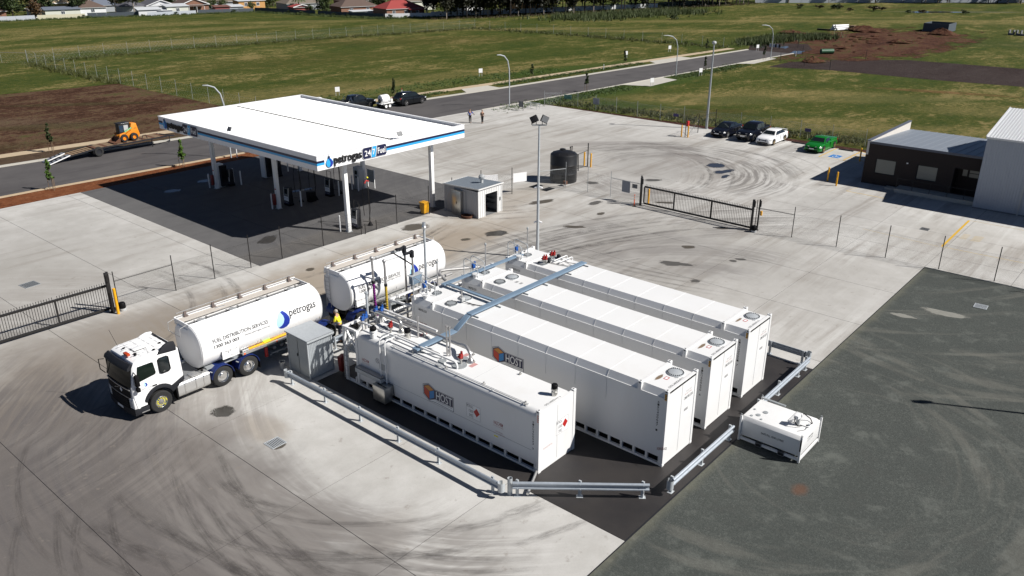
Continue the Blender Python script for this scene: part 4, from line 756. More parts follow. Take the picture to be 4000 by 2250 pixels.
# blue valve heads and pipework at the pump bay
for i, (cx, cy) in enumerate(((-3.0,15.0),(-2.72,15.1),(-1.95,15.25),(-1.66,15.15))): valve(cx,cy,2.92,'valve_blue',t,1.0); MB().cyl((cx,cy,2.3),(cx,cy,2.95),.06).build('pipe','tank_white',t,True)
MB().cyl((-1.95,15.9,0),(-1.95,15.9,4.05),.06).cyl((-1.95,15.9,3.98),(-1.95,15.9,4.06),.1).build('vent_pipe','galv',t,True)
# bays at the far ends of the big tanks: valves, hooped ladders, vent pipes
def bay(X, roofv):
    tt = thing('access_ladder','galvanised hooped access ladder at the far end of the %s large tank' % roofv,'ladder',(X+.5,15.0,0),0,'access ladders behind the big tanks')
    for dy in (14.98,15.75) if False else (0,.55):
        y = 15.0; x = X+.35+dy
        MB().tube([(x,y,0),(x,y,3.5),(x,y,4.25),(x,y-.12,4.38),(x,y-.9,4.25),(x,y-1.0,4.15),(x,y-1.0,3.5)],.022,7).build('stile','galv',tt,True); MB().cyl((x,y,3.95),(x,y-1.0,3.9),.016,n=6).build('mid_rail','galv',tt)
    for i in range(11): MB().cyl((X+.35,15.0,.3+i*.3),(X+.9,15.0,.3+i*.3),.014,n=6).build('rung','galv',tt)
    p = thing('vent_pipe','slim grey vent pipe at the far end of the %s large tank' % roofv,'pipe',(X+2.0,15.05,0),0,'vent pipes behind the big tanks'); MB().cyl((X+2.0,14.93,0),(X+2.0,14.93,4.65),.035,n=8).build('tube','steel_pipe',p,True); MB().ball((X+2.0,14.93,4.72),(.06,.06,.09),8,6).build('vent_head','galv_dull',p,True)
    q = thing('valve_set','blue valve head on white pipes behind the %s large tank' % roofv,'valve',(X+1.3,15.1,0),0,'blue valves behind the big tanks'); MB().cyl((X+1.25,15.15,.1),(X+1.25,15.15,3.45),.05).cyl((X+1.25,15.15,3.42),(X+1.25,15.15,3.47),.1,n=12).build('pipe','tank_white',q,True); MB().obox((X+1.25,15.15,3.62),(.2,.16,.24)).cyl((X+1.36,15.15,3.66),(X+1.36,15.15,3.84),.06,n=8).build('actuator','valve_blue',q,bevel=.015)
bay(0,'second'); bay(3.707,'third'); bay(7.328,'furthest')
# frame on the second tank's pump bay
t = thing('pipe_rack','white steel frame carrying pipes behind the second large tank','pipe frame',(0,15.2,0))
for a, b in (((-.25,16.2,0),(-.25,16.2,3.05)),((2.2,16.2,0),(2.2,16.2,3.3)),((-.25,16.2,3.02),(2.2,16.2,3.02)),((2.2,16.2,3.25),(2.35,14.95,3.0)),((-.25,16.2,3.0),(.1,14.95,2.9)),((1.2,16.2,1.9),(2.1,16.2,2.95))): MB().bar(a,b,.10,.10).build('beam','tank_white',t)
for y, z in ((15.7,2.2),(15.95,2.45),(16.35,2.1)): MB().tube([(-1.5,y,z),(5.9,y,z),(6.1,y,z-.1),(6.15,y,z-.4)],.06).build('pipe','tank_white',t,True,angle=60)
MB().tube([(5.2,17.1,2.6),(3.6,17.1,2.65),(3.45,17.1,2.6),(3.4,17.1,2.4),(3.4,17.1,.3)],.08).build('pipe','steel_pipe',t,True); MB().tube([(8.3,16.6,2.3),(5.2,17.4,2.75),(4.7,17.5,2.8),(4.4,17.3,2.75),(4.4,16.8,2.5)],.09).build('pipe','steel_pipe',t,True)
# red valves and white pipes on the furthest tank
t = thing('roof_valve_set','red valve heads with cables and white pipes on the roof of the furthest tank','valve set',(8.4,12.5,3.46))
for cx, cy in ((8.05,12.7),(8.15,12.62),(8.85,12.78),(8.98,12.7)): valve(cx,cy,3.48,'valve_red',t,.9)
for x, y in ((8.35,12.55),(9.15,12.45),(9.25,12.6)): MB().obox((x,y,3.6),(.16,.12,.2)).build('junction_box','dark_grey',t,bevel=.01); MB().cyl((x,y,3.47),(x,y,3.55),.06).build('flange','steel_pipe',t,True)
for y in (11.95,12.32): MB().tube([(8.45,y,3.56),(10.0,y,3.56),(10.06,y,3.5),(10.06,y,2.0)] if False else [(8.5,y,3.6),(9.62,y,3.6),(9.72,y,3.55),(9.72,y,3.1)],.03).build('pipe','tank_white',t,True)
MB().tube([(8.3,12.5,3.5),(8.4,11.9,3.5),(8.55,11.4,3.5),(8.6,11.05,3.62)],.018,6).build('cable','black_plastic',t,True); MB().tube([(9.2,12.4,3.5),(9.0,11.7,3.5),(8.9,11.05,3.62)],.018,6).build('cable','black_plastic',t,True)
t = thing('level_gauge','grey level gauge post with a cable on the second tank roof','gauge',(1.2,12.4,3.46)); MB().cyl((1.2,12.42,3.46),(1.2,12.42,4.1),.035).build('post','steel_pipe',t,True); MB().obox((1.2,12.38,3.62),(.22,.16,.2)).build('head','pale_grey',t,bevel=.02); MB().tube([(1.2,12.3,3.55),(1.3,11.9,3.49),(1.45,11.4,3.49),(1.5,11.05,3.6)],.018,6).build('cable','black_plastic',t,True)
# galvanised cable tray crossing the tanks
t = thing('cable_tray','long galvanised cable tray lying across the roofs of the four white tanks','cable tray',(2,10.9,3.6))
def tray(a, b, wd=.30): 
    MB().bar(a, b, wd, .05).build('tray_section','tray_metal',t,bevel=.006)
    d = (Vector(b)-Vector(a)).normalized(); s = Vector((-d.y,d.x,0))*(wd/2+.012)
    for q in (s,-s): MB().bar(Vector(a)+q+Vector((0,0,.0)),Vector(b)+q,.012,.075).build('tray_lip','tray_metal',t)
tray((-3.35,11.0,3.06),(-.85,10.92,3.12)); tray((-.80,10.92,3.13),(.05,10.9,3.62)); tray((.10,10.9,3.64),(9.35,10.86,3.64))
tray((2.1,11.07,3.64),(2.15,14.35,3.64),.18); tray((1.9,14.45,3.64),(8.1,14.3,3.64),.2)
for x in (.35,1.95,4.05,5.65,7.7,9.25): MB().box(x-.02,x+.02,10.5,11.15,3.47,3.52).build('foot_channel','galv_dull',t); MB().box(x-.015,x+.015,10.85,10.9,3.53,3.594).build('foot_leg','galv_dull',t)
for x in (-3.0,-1.6): MB().box(x-.02,x+.02,10.7,11.2,2.83,2.87).build('foot_channel','galv_dull',t); MB().box(x-.015,x+.015,10.93,10.97,2.871,3.03).build('foot_leg','galv_dull',t)

# transportable tank on the gravel
t = thing('transport_tank','low white transportable fuel tank standing on the gravel beside the guard rail','fuel tank',(5.02,-2.8,0)); a0,a1,b0,b1 = 3.95,6.10,-4.16,-1.40
MB().prism([(a0+.06,.28),(a1-.06,.28),(a1-.06,1.02),(a1-.2,1.16),(a0+.2,1.16),(a0+.06,1.02)],b0+.05,b1-.05,'y').build('tank_body','tank_white',t,bevel=.015)
for x in (a0,a1-.09):
    for y in (b0,b1-.09):
        p = MB().box(x,x+.09,y,y+.09,0,1.22).build('corner_post','tank_white',t,bevel=.01); MB().tube([(x+.045,y+.02,1.22),(x+.045,y+.02,1.30),(x+.045,y+.07,1.30),(x+.045,y+.07,1.22)],.018,6).build('lifting_lug','galv_dull',p,True)
    MB().box(x+.01,x+.08,b0+.095,b1-.095,.08,.2).build('base_rail','tank_white',t)
for y in (b0,b1-.09): MB().box(a0+.095,a1-.095,y+.01,y+.08,.08,.2).build('base_rail','tank_white',t)
for y in (-3.35,-2.35): MB().box(a0-.012,a0+.3,y-.14,y+.14,.03,.20).build('fork_pocket','mid_grey',t); MB().box(a0-.015,a0-.0125,y-.11,y+.11,.055,.175).build('pocket_opening','letter_black',t)
lettering('side_marking','SAFE FILL 4500 LITRES',(a0+.057,-2.38,.66),(0,-1.0,0),(0,0,.095),'letter_black',t,.02); lettering('end_marking','COMBUSTIBLE',(4.7,b0+.047,.78),(.6,0,0),(0,0,.09),'letter_grey',t); lettering('end_marking','LIQUID 4500',(4.72,b0+.047,.64),(.56,0,0),(0,0,.08),'letter_faint',t); MB().box(a0-.003,a0-.001,b0+.01,b0+.07,.55,1.1).build('hazard_stripe','letter_black',t)
MB().box(a0+1.0,a1-.22,b0+.15,b0+1.05,1.162,1.20).build('pump_lid','tank_white',t,bevel=.012)
for x, y, r in ((4.32,-1.75,.06),(4.55,-1.95,.10),(4.95,-2.1,.11),(4.3,-2.2,.05),(4.9,-1.62,.05)): MB().lathe([(r,1.16),(r,1.185),(.01,1.19)],x,y,14).build('cap','galv_dull',t,True)
MB().cyl((4.9,-3.55,1.2),(4.9,-3.55,1.52),.09,n=14).build('pump_body','pale_grey',t,True); MB().obox((4.86,-3.5,1.58),(.3,.2,.16)).cyl((5.05,-3.6,1.5),(5.05,-3.6,1.66),.06).build('pump_head','sign_white',t,bevel=.02)
MB().tube([(4.75,-3.45,1.6),(4.62,-3.5,1.45),(4.68,-3.62,1.25),(4.85,-3.75,1.22)],.022,6).build('hose','black_plastic',t,True); MB().tube([(5.0,-3.55,1.6),(5.3,-3.62,1.55),(5.5,-3.85,1.3),(5.35,-4.0,1.21),(5.0,-3.9,1.21)],.022,6).build('hose','black_plastic',t,True)
MB().bar((a1-.1,b1-.1,1.2),(a1-.12,b1-1.15,1.2),.1,.05).build('dip_rack','galv_dull',t); MB().tube([(4.4,-3.75,1.18),(4.7,-3.95,1.18),(4.95,-3.95,1.2)],.012,5).build('cable','mid_grey',t,True); MB().cyl((5.1,-3.95,1.16),(5.1,-3.95,1.26),.06).build('coupling','galv',t,True)

# ------------------------------------------------------------------ GUARD RAILS
def guard(lab, a, b, posts, side, ends=(True,True), group='galvanised guard rails round the tank bund'):
    """W-beam rail from a to b; side=+1/-1: face on the left/right of the direction"""
    t = thing('guard_rail', lab, 'guard rail', (a[0],a[1],0), 0, group); A = Vector((a[0],a[1],0)); B = Vector((b[0],b[1],0)); d = (B-A).normalized(); s = Vector((-d.y,d.x,0))*side
    prof = [(0,.70),(.045,.695),(.085,.665),(.085,.62),(.03,.585),(.02,.535),(.03,.49),(.085,.455),(.085,.41),(.045,.38),(0,.375)]
    rings = []
    for p in (A, B):
        f = [p + s*(.04+u) + Vector((0,0,z)) for u, z in prof]; bk = [p + s*(.034+u) + Vector((0,0,z)) for u, z in reversed(prof)]; rings.append(f+bk)
    MB().loft(rings).build('rail_beam','galv_rail',t,True,angle=25)
    for f in posts:
        p = A.lerp(B, f); q = p + s*-.03
        ps = MB().bar(q+Vector((0,0,.012)), q+Vector((0,0,.74)), .07, .11).build('post','galv',t); MB().obox((q.x,q.y,.006),(.26,.20,.012),atan2(d.y,d.x)).build('base_plate','galv',ps)
        for z in (.64,.43): MB().cyl(p+s*.12+Vector((0,0,z)),p+s*.14+Vector((0,0,z)),.02,n=6).build('bolt','galv',ps)
    for e, on in ((A, ends[0]), (B, ends[1])):
        if not on: continue
        o = e - d*.10 if (e-A).length < .1 else e + d*.10
        rr = []
        for i in range(15):
            t_ = pi*2*i/14*.82; g = o + s*.05; dd = -d if (e-A).length < .1 else d
            rr.append((g + dd*.14*cos(t_+1.9) + s*.14*sin(t_+1.9)*-1))
        m = MB(); n = len(rr); m.add([(p.x,p.y,.34) for p in rr]+[(p.x,p.y,.74) for p in rr],[(i,i+1,n+i+1,n+i) for i in range(n-1)]); m.build('bullnose_end','galv',t,True)
    return t
guard('long galvanised guard rail in front of the long side of the petrol tank', (-5.78,17.45),(-5.80,3.75), [.01,.2,.385,.57,.75,.97], -1)
guard('short galvanised guard rail set diagonally across the near bund corner', (-5.45,3.42),(-2.1,-.66), [.035,.495,.955], -1, (False,False))
guard('galvanised guard rail on the gravel edge left of the transportable tank', (-1.35,-1.15),(3.85,-1.15), [.03,.5,.97], -1, (True,False)); guard('galvanised guard rail along the gravel edge beyond the transportable tank', (6.3,-1.13),(12.25,-1.10), [.04,.42,.82,.97], -1, (False,False))
guard('dark shaded guard rail at the back of the bund behind the furthest tank', (12.62,-.85),(12.66,4.6), [.03,.35,.65,.97], -1, (True,False))
guard('short guard rail beside the metal shed near the tanker trailer', (-3.2,18.75),(-.9,18.75), [.1,.52,.9], 1, (False,True))
o = MB().cyl((-5.1,2.95,.12),(-3.72,3.62,.12),.06,n=10).build('drain_pipe','aluminium',smooth=True); tag(o,'pale pipe lying from the guard rail corner to the foot of the petrol tank','pipe')
t = thing('mooring_post','open topped galvanised tube standing at the corner of the guard rails','post',(-5.42,3.72,0)); m = MB(); pts = [(-5.42+.1*cos(i*pi/8),3.68+.1*sin(i*pi/8)) for i in range(16)]
MB().lathe([(.10,.2),(.10,.78),(.088,.78),(.088,.25)],-5.45,3.55,18).build('tube','galv',t,True); MB().box(-5.52,-5.38,3.48,3.62,0,.2).build('foot','galv',t)

# ------------------------------------------------------------------ TANKER TRUCK
def wheel(par, x, y, side, r=.52, wd=.30, rim='chrome', nuts=None, rr=.58, name='wheel', n=28):
    """wheel in the local xz plane; side=-1 outer face towards -y"""
    s = side; w_ = MB().lathe([(r*rr,y+s*wd*.5),(r*.93,y+s*wd*.5),(r,y+s*wd*.40),(r,y-s*wd*.40),(r*.93,y-s*wd*.5),(r*rr,y-s*wd*.5)],x,r,n,'y').build('tyre','tyre',par,True)
    rm = MB().lathe([(r*rr,y+s*wd*.5+.002),(r*rr*.97,y+s*wd*.5+.012),(r*rr*.90,y+s*wd*.5),(r*rr*.80,y+s*wd*.26),(r*.28,y+s*wd*.20),(r*.26,y+s*wd*.36),(r*.17,y+s*wd*.40),(.002,y+s*wd*.40)],x,r,n,'y').build('rim',rim,w_,True)
    m = MB()
    for i in range(10): a = 2*pi*i/10; m.cyl((x+r*.46*cos(a),y+s*wd*.20,r+r*.46*sin(a)),(x+r*.46*cos(a),y+s*wd*.245,r+r*.46*sin(a)),.03,n=8)
    m.build('hand_hole','dark_grey',w_)
    if nuts:
        m = MB()
        for i in range(10): a = 2*pi*(i+.5)/10; m.cyl((x+r*.31*cos(a),y+s*wd*.24,r+r*.31*sin(a)),(x+r*.31*cos(a),y+s*wd*.42,r+r*.31*sin(a)),.018,n=7)
        m.build('wheel_nut',nuts,w_)
    return w_
NY, FY = 19.62, 22.06          # near and far side of the combination
t = thing('prime_mover', 'white cab prime mover at the head of the tanker combination with a dark sun visor', 'truck', (-11.15,20.85,0)); PM = t
# cab shell: side profile lofted across, narrower at the roof
def ring(y, ins, dz=0):
    pr = [(-12.28,.62),(-12.36,1.15),(-12.34,1.72),(-12.16,2.56),(-12.02,2.80),(-11.80,2.90),(-10.45,2.94),(-9.97,2.86),(-9.93,2.45),(-9.92,1.22),(-10.42,1.18),(-10.50,.95),(-10.72,1.14),(-11.15,1.22),(-11.58,1.12),(-11.78,.78),(-11.80,.62)]
    s_ = 1 if y < 20.84 else -1; ed = 1 if min(abs(y-NY),abs(y-FY)) < .12 else 0
    return [(x + (ins*.5 if x < -12 else (-ins*.3 if x > -10 else 0)), y + ed*s_*.10*max(0,(z-1.8)/1.1), z-dz*(1 if z > 2.7 else 0)) for x, z in pr]
MB().loft([ring(NY+.02,.12,.10),ring(NY+.015+.07,.02,.02),ring(20.4,0),ring(21.3,0),ring(FY-.085,.02,.02),ring(FY-.02,.12,.10)]).build('cab_shell','truck_white',t,True,angle=32)
MB().loft([[(-12.30,y,z) for y,z in ((NY+.06,1.70),(FY-.06,1.70),(FY-.14,2.58),(NY+.14,2.58))],[(-12.22,y,z) for y,z in ((NY+.06,1.70),(FY-.06,1.70),(FY-.14,2.58),(NY+.14,2.58))]]) 
ws = MB(); cols = 8
for i in range(cols+1):
    u = i/cols; b = .06*(1-(2*u-1)**2); y0_, y1_ = NY+.07+(FY-NY-.14)*u, NY+.15+(FY-NY-.30)*u
    ws.v += [(-12.375-b, y0_, 1.70), (-12.215-b, y1_, 2.52)]
for i in range(cols): ws.f.append((2*i,2*i+2,2*i+3,2*i+1))
ws.build('windscreen','glass_cab',t,True)
m = MB(); rows = []
for z, dx, ins in ((2.50,-.20,.13),(2.53,-.27,.12),(2.66,-.22,.12),(2.78,-.06,.16),(2.76,.0,.16),(2.66,-.08,.14),(2.54,-.12,.13)):
    rows.append([(-12.10+dx-.07*(1-(2*i/10-1)**2), NY+ins+(FY-NY-2*ins)*i/10, z) for i in range(11)])
for a in range(6): 
    pass
b = len(m.v); m.v += [p for r_ in rows for p in r_]
for a in range(7):
    for i in range(10): c = (a+1) % 7; m.f.append((b+a*11+i,b+a*11+i+1,b+c*11+i+1,b+c*11+i))
m.f += [tuple(b+a*11 for a in range(7)), tuple(b+a*11+10 for a in reversed(range(7)))]
m.build('sun_visor','dark_grey',t,True)
# front: grille, bars, bumper, lights
def front(name, z0, z1, y0, y1, x, bul, mat, th=.03, lab=None):
    q = MB(); N_ = 8
    for i in range(N_+1):
        u = i/N_; y = y0+(y1-y0)*u; c = (y-20.84)/1.22; xx = x - bul*(1-c*c); q.v += [(xx,y,z0),(xx-.0,y,z1),(xx+th,y,z1),(xx+th,y,z0)]
    for i in range(N_):
        a = 4*i; q.f += [(a,a+4,a+5,a+1),(a+1,a+5,a+6,a+2),(a+3,a+7,a+4,a)]
    q.f += [(0,1,2,3),(4*N_,4*N_+3,4*N_+2,4*N_+1)]; return q.build(name, mat, t, True)
front('grille', 1.18, 1.66, NY+.22, FY-.22, -12.385, .07, 'black_plastic'); front('grille', .62, 1.10, NY+.42, FY-.42, -12.385, .09, 'black_plastic')
for z in (.70,.80,.90,1.0): front('grille_bar', z, z+.03, NY+.45, FY-.45, -12.40, .09, 'dark_grey')
front('trim_bar', 1.56, 1.60, NY+.15, FY-.15, -12.405, .075, 'aluminium'); front('trim_bar', 1.14, 1.17, NY+.2, FY-.2, -12.40, .075, 'aluminium'); front('bumper', .30, .60, NY+.03, FY-.03, -12.37, .12, 'dark_grey', .35); front('number_plate', .42, .54, 20.58, 21.1, -12.49, 0, 'sign_white', .01)
for s, y in ((1,NY+.0),(-1,FY-.0)):
    MB().prism([(-12.36,y+s*.06),(-12.40,y+s*.40),(-12.30,y+s*.42),(-12.05,y+s*.04),(-12.05,y+s*.012)],.62,1.16).build('headlight_panel','truck_white',t,bevel=.02)
    MB().prism([(-12.385,y+s*.10),(-12.415,y+s*.36),(-12.30,y+s*.35),(-12.22,y+s*.06)],.70,1.06).build('headlight','lens',t,bevel=.015); MB().prism([(-12.39,y+s*.12),(-12.42,y+s*.36),(-12.3,y+s*.34)],.46,.58).build('fog_light','lens',t,bevel=.01)
MB().obox((-12.46,20.5,1.42),(.01,.16,.16),0,0,radians(45)).build('hazard_sign','sign_white',t); m = MB().bar((-12.475,20.68,1.48),(-12.475,21.1,1.36),.006,.02); m.build('badge','aluminium',t)
# near side: doors, windows, arches, steps
def sideq(name, pts, mat, off=.0, y=NY, par=t, th=.012):
    q = MB(); n = len(pts)
    def yy(z): return y + .028 + .10*max(0,(z-1.8)/1.1) - off
    q.v = [(x,yy(z),z) for x,z in pts] + [(x,yy(z)+th,z) for x,z in pts]; q.f = [tuple(range(n)), tuple(range(2*n-1,n-1,-1))]+[(i,(i+1)%n,n+(i+1)%n,n+i) for i in range(n)]; return q.build(name, mat, par, bevel=.004)
dr = sideq('door',[(-12.20,.78),(-11.78,.78),(-11.56,1.14),(-11.10,1.26),(-11.10,2.66),(-12.02,2.66),(-12.22,1.75)],'truck_white',.0); MB().box(-11.43,-11.22,NY+.001,NY+.02,1.43,1.49).build('door_handle','black_plastic',dr,bevel=.006)
MB().bar((-11.092,NY+.028,1.28),(-11.092,NY+.115,2.68),.012,.01).build('door_gap','dark_grey',t)
sideq('side_window',[(-12.10,1.86),(-11.20,1.98),(-11.16,2.06),(-11.20,2.54),(-11.28,2.58),(-11.92,2.58)],'glass_cab',.022); sideq('side_window',[(-10.98,1.96),(-10.90,1.90),(-10.56,1.90),(-10.48,1.98),(-10.48,2.56),(-10.56,2.62),(-10.90,2.62),(-10.98,2.56)],'glass_dark',.022)
m = MB(); wl = [(-10.98,1.96),(-10.90,1.90),(-10.56,1.90),(-10.48,1.98),(-10.48,2.56),(-10.56,2.62),(-10.90,2.62),(-10.98,2.56),(-10.98,1.96)]
for a, b in zip(wl, wl[1:]): f = lambda p: (p[0], NY+.004+.10*max(0,(p[1]-1.8)/1.1), p[1]); m.bar(f(a),f(b),.03,.03)
m.build('window_seal','black_plastic',t)
sideq('wheel_arch',[(-11.86,.80)]+[(-11.15+.66*cos(a),.52+.70*sin(a)) for a in [pi-.35-i*(pi-.75)/10 for i in range(11)]]+[(-9.93,1.2),(-9.93,1.42)]+[(-11.15+.80*cos(a),.56+.86*sin(a)) for a in [.75+i*(pi-1.15)/10 for i in range(11)]],'dark_grey',.03)
sideq('side_panel',[(-10.38,1.44),(-9.95,1.44),(-9.96,2.80),(-10.36,2.82)],'truck_white',.006)
MB().box(-12.34,-11.72,NY+.02,NY+.35,.30,.60).build('step_panel','dark_grey',t,bevel=.02); MB().box(-12.1,-11.75,NY-.005,NY+.2,.36,.39).build('step','aluminium',t); MB().box(-12.1,-11.8,NY+.005,NY+.2,.62,.66).build('step','dark_grey',t)
df = [(-10.98,2.80),(-10.80,2.93),(-10.62,3.12),(-10.35,3.22),(-10.08,3.16),(-10.02,2.88),(-10.04,2.70)]
MB().prism(df, NY+.10, NY+.20, 'y').build('wind_deflector','dark_grey',t,bevel=.02); MB().prism([(x,2.7+(z-2.7)*.62) for x,z in df], FY-.24, FY-.14, 'y').build('wind_deflector','truck_white',t,bevel=.02)
m = MB().bar((-10.1,NY+.3,2.9),(-10.1,FY-.3,2.9),.06,.10); m.build('rear_rail','dark_grey',t)
for y in (20.2,20.66,21.1,21.55): MB().box(-11.85,-10.2,y-.012,y+.012,2.93,2.955).build('roof_rib','truck_white',t,bevel=.006)
for x in (-11.55,-11.15,-10.75,-10.4): MB().bar((x,NY+.3,2.945),(x,FY-.3,2.945),.008,.006).build('roof_seam','mid_grey',t)
MB().box(-11.55,-11.05,20.55,20.95,2.946,2.962).build('roof_hatch','truck_white',t,bevel=.01); m = MB(); m.bar((-11.57,20.53,2.955),(-11.03,20.53,2.955),.015,.012).bar((-11.57,20.53,2.955),(-11.57,20.97,2.955),.015,.012).build('hatch_gap','dark_grey',t)
MB().box(-12.02,-11.86,20.28,20.66,2.93,3.04).build('beacon','amber',t,bevel=.025)
for x, y in ((-11.7,20.15),(-11.72,21.2),(-10.4,20.5),(-10.9,20.05),(-11.65,20.3)): MB().box(x-.06,x+.06,y-.05,y+.05,2.945,2.975).build('roof_fitting','black_plastic',t,bevel=.008)
MB().cyl((-11.75,21.75,2.9),(-11.95,21.85,3.75),.008,n=5).build('aerial','black_plastic',t); MB().cyl((-11.2,20.0,2.9),(-11.28,20.0,3.3),.006,n=5).build('aerial','black_plastic',t)
# mirrors
for s, y in ((-1,NY-.10),(1,FY+.14)):
    MB().box(-12.20,-12.02,y-.10,y+.10,1.76,2.30).build('mirror','black_plastic',t,bevel=.04); MB().box(-12.20,-12.04,y-.11,y+.09,1.50,1.70).build('mirror','black_plastic',t,bevel=.04); MB().tube([(-12.12,y-s*.25,2.42),(-12.13,y,2.36),(-12.13,y,1.55),(-12.2,y-s*.2,1.52)],.022,6).build('mirror_arm','black_plastic',t,True)
MB().tube([(-12.38,FY-.1,2.42),(-12.52,FY+.16,2.36),(-12.52,FY+.16,1.86),(-12.42,FY-.08,1.72)],.02,6).build('mirror_bracket','black_plastic',t,True)
# door livery
def drop_logo(par, P, U, V, w1='logo_pale', w2='logo_blue', lift=.0, N=None):
    """stylised drop: pale outer leaf with a dark inner leaf; P centre bottom; U,V unit*size vectors; f maps (u,v)"""
    P = Vector(P); U = Vector(U); V = Vector(V); N = N or U.cross(V).normalized()
    def leaf(pts, mat, l): m = MB(); m.quad(*[P+U*u+V*v+N*l for u, v in pts]); m.build('logo', mat, par)
    out = [(0,0),(-.28,.05),(-.42,.22),(-.40,.45),(-.22,.72),(-.02,1.0),(.06,.82),(.3,.62),(.42,.42),(.40,.18),(.22,.03)]
    leaf(out, w1, lift); leaf([(-.25,.12),(-.02,.05),(.22,.05),(.39,.19),(.41,.42),(.29,.61),(.05,.80),(-.06,.66),(.08,.5),(.10,.32),(-.02,.2)], w2, lift+.003)
drop_logo(t, (-11.72,NY+.024,1.54), (.22,0,0), (0,0,.26)); lettering('door_lettering','petrogas',(-11.93,NY+.020,1.40),(.48,0,0),(0,0,.11),'letter_faint',t); lettering('door_lettering','1300 363 003',(-11.88,NY+.02,1.32),(.36,0,0),(0,0,.05),'letter_faint',t); lettering('fleet_number','T166',(-12.19,NY-.002+.02,1.2),(.15,0,0),(0,0,.07),'letter_grey',t)
# chassis, tanks, guards, wheels
for y in (20.45,21.25): MB().box(-12.0,-5.9,y-.04,y+.04,.72,.98).build('chassis_rail','chassis',t)
MB().box(-9.7,-8.9,20.3,21.4,.98,1.04).build('deck_plate','mid_grey',t); MB().box(-7.9,-6.6,20.35,21.35,.99,1.12).build('fifth_wheel','chassis',t,bevel=.02)
for y in (NY+.03, FY-.63):
    f = MB().loft([[(x, y+.3+.30*cos(a)*1.0 if False else y+.3+.3*max(-1,min(1,1.25*cos(a))), .70+.36*max(-1,min(1,1.2*sin(a)))) for a in [2*pi*i/20 for i in range(20)]] for x in (-10.30,-8.68)]).build('fuel_tank','aluminium',t,True,angle=50)
    for x in (-9.95,-9.4,-9.0): MB().loft([[(xx, y+.3+.308*max(-1,min(1,1.25*cos(a))), .70+.368*max(-1,min(1,1.2*sin(a)))) for a in [2*pi*i/20 for i in range(20)]] for xx in (x-.025,x+.025)]).build('tank_strap','chrome',f,True,angle=50)
    MB().box(-9.55,-9.15,y+.05,y+.5,1.07,1.13).build('step_grid','aluminium',f,bevel=.008); MB().cyl((-8.85,y+.35,1.06),(-8.85,y+.35,1.1),.06,n=12).build('filler_cap','black_plastic',f)
MB().tube([(-9.9,NY+.22,1.3),(-9.9,NY+.22,1.85),(-9.9,NY+.42,1.85),(-9.9,NY+.42,1.3)],.02,6).build('grab_rail','yellow',t,True); MB().box(-10.34,-10.24,NY+.05,NY+.2,1.1,1.22).build('marker_lamp','tail_red',t)
MB().prism([(-10.42,1.15),(-10.36,1.15),(-10.30,.25),(-10.36,.25)],NY+.02,NY+.4,'y').build('mud_flap','black_plastic',t)
for x in (-8.0,-6.58):
    for y0, y1 in ((NY-.01,NY+.62),(FY-.62,FY+.01)):
        ro = [(x+.60*cos(a),.54+.60*sin(a)) for a in [pi*.02+i*pi*.96/14 for i in range(15)]]; ri = [(x+.575*cos(a),.54+.575*sin(a)) for a in [pi*.98-i*pi*.96/14 for i in range(15)]]
        g = MB().prism(ro+ri,y0,y1,'y').build('mudguard','guard_blue',t,True); MB().box(x+.585,x+.605,y0,y1,.2,.56).build('mud_flap','black_plastic',g); MB().cyl((x-.5,y0+.12,.9),(x-.62,y0+.12,1.0),.03,n=6).build('bracket','galv_dull',g)
    wheel(t,x,NY+.17,-1,.52,.28); wheel(t,x,NY+.50,-1,.52,.26); wheel(t,x,FY-.17,1,.52,.28); wheel(t,x,FY-.50,1,.52,.26); MB().cyl((x,NY+.2,.52),(x,FY-.2,.52),.09).build('axle','chassis',t)
wheel(t,-11.15,NY+.16,-1,.52,.31,nuts='hivis_yellow',rr=.56); wheel(t,-11.15,FY-.16,1,.52,.31); MB().cyl((-11.15,NY+.3,.52),(-11.15,FY-.3,.52),.08).build('axle','chassis',t)
# driver seen through the side window
def person(name, lab, loc, rz, joints, edges, radii, mats, extra=None, group=None, scale=1):
    pass
p = thing('person','truck driver in a lime hi-vis shirt seen through the cab side window','person',(-11.62,20.05,1.3))
MB().loft([[(-11.6+a*cos(q),20.05+b*sin(q),z) for q in [2*pi*i/12 for i in range(12)]] for a,b,z in ((.16,.2,1.45),(.17,.23,1.75),(.15,.24,2.0),(.07,.09,2.07))]).build('shirt','hivis_lime',p,True); MB().ball((-11.63,20.05,2.22),(.1,.085,.13),12,8).build('head','skin',p,True); MB().tube([(-11.62,19.83,1.98),(-11.68,19.76,1.82),(-11.9,19.8,1.86)],.045).build('arm','skin',p,True)
MB().box(-11.50,-11.38,19.85,20.3,1.3,2.2).build('cab_seat','black_plastic',t,bevel=.03)

# ------------------------------------------------------------------ TANK TRAILERS
BC, BHW, BHH = 2.12, 1.20, 1.12
def barrel_pt(a):
    """superellipse barrel section; a=0 at +y, pi/2 up"""
    e = 2/2.45; c, s = cos(a), sin(a); y = BHW*abs(c)**e*(1 if c >= 0 else -1); z = BHH*abs(s)**e*(1 if s >= 0 else -1)
    if z < 0: y *= 1 - .10*(z/BHH)**2
    return 20.86+y, BC+z
def trough(p): return (p[0], min(p[1], BC+.90)) if 20.60 < p[0] < 21.95 and p[1] > BC+.5 else p
SA = [trough(barrel_pt(2*pi*i/400)) for i in range(401)]
def barrel_arc():
    """near-side section from bottom up: list of (s, y, z) with cumulative length"""
    pts = [barrel_pt(1.5*pi - pi*i/200) for i in range(201)]; s = 0; out = [(0,)+pts[0]]
    for a, b in zip(pts, pts[1:]): s += hypot(b[0]-a[0], b[1]-a[1]); out.append((s,)+b)
    return out
BA = barrel_arc(); S0 = min(BA, key=lambda q: abs(q[2]-BC) + (0 if q[1] < 20.86 else 9))[0]
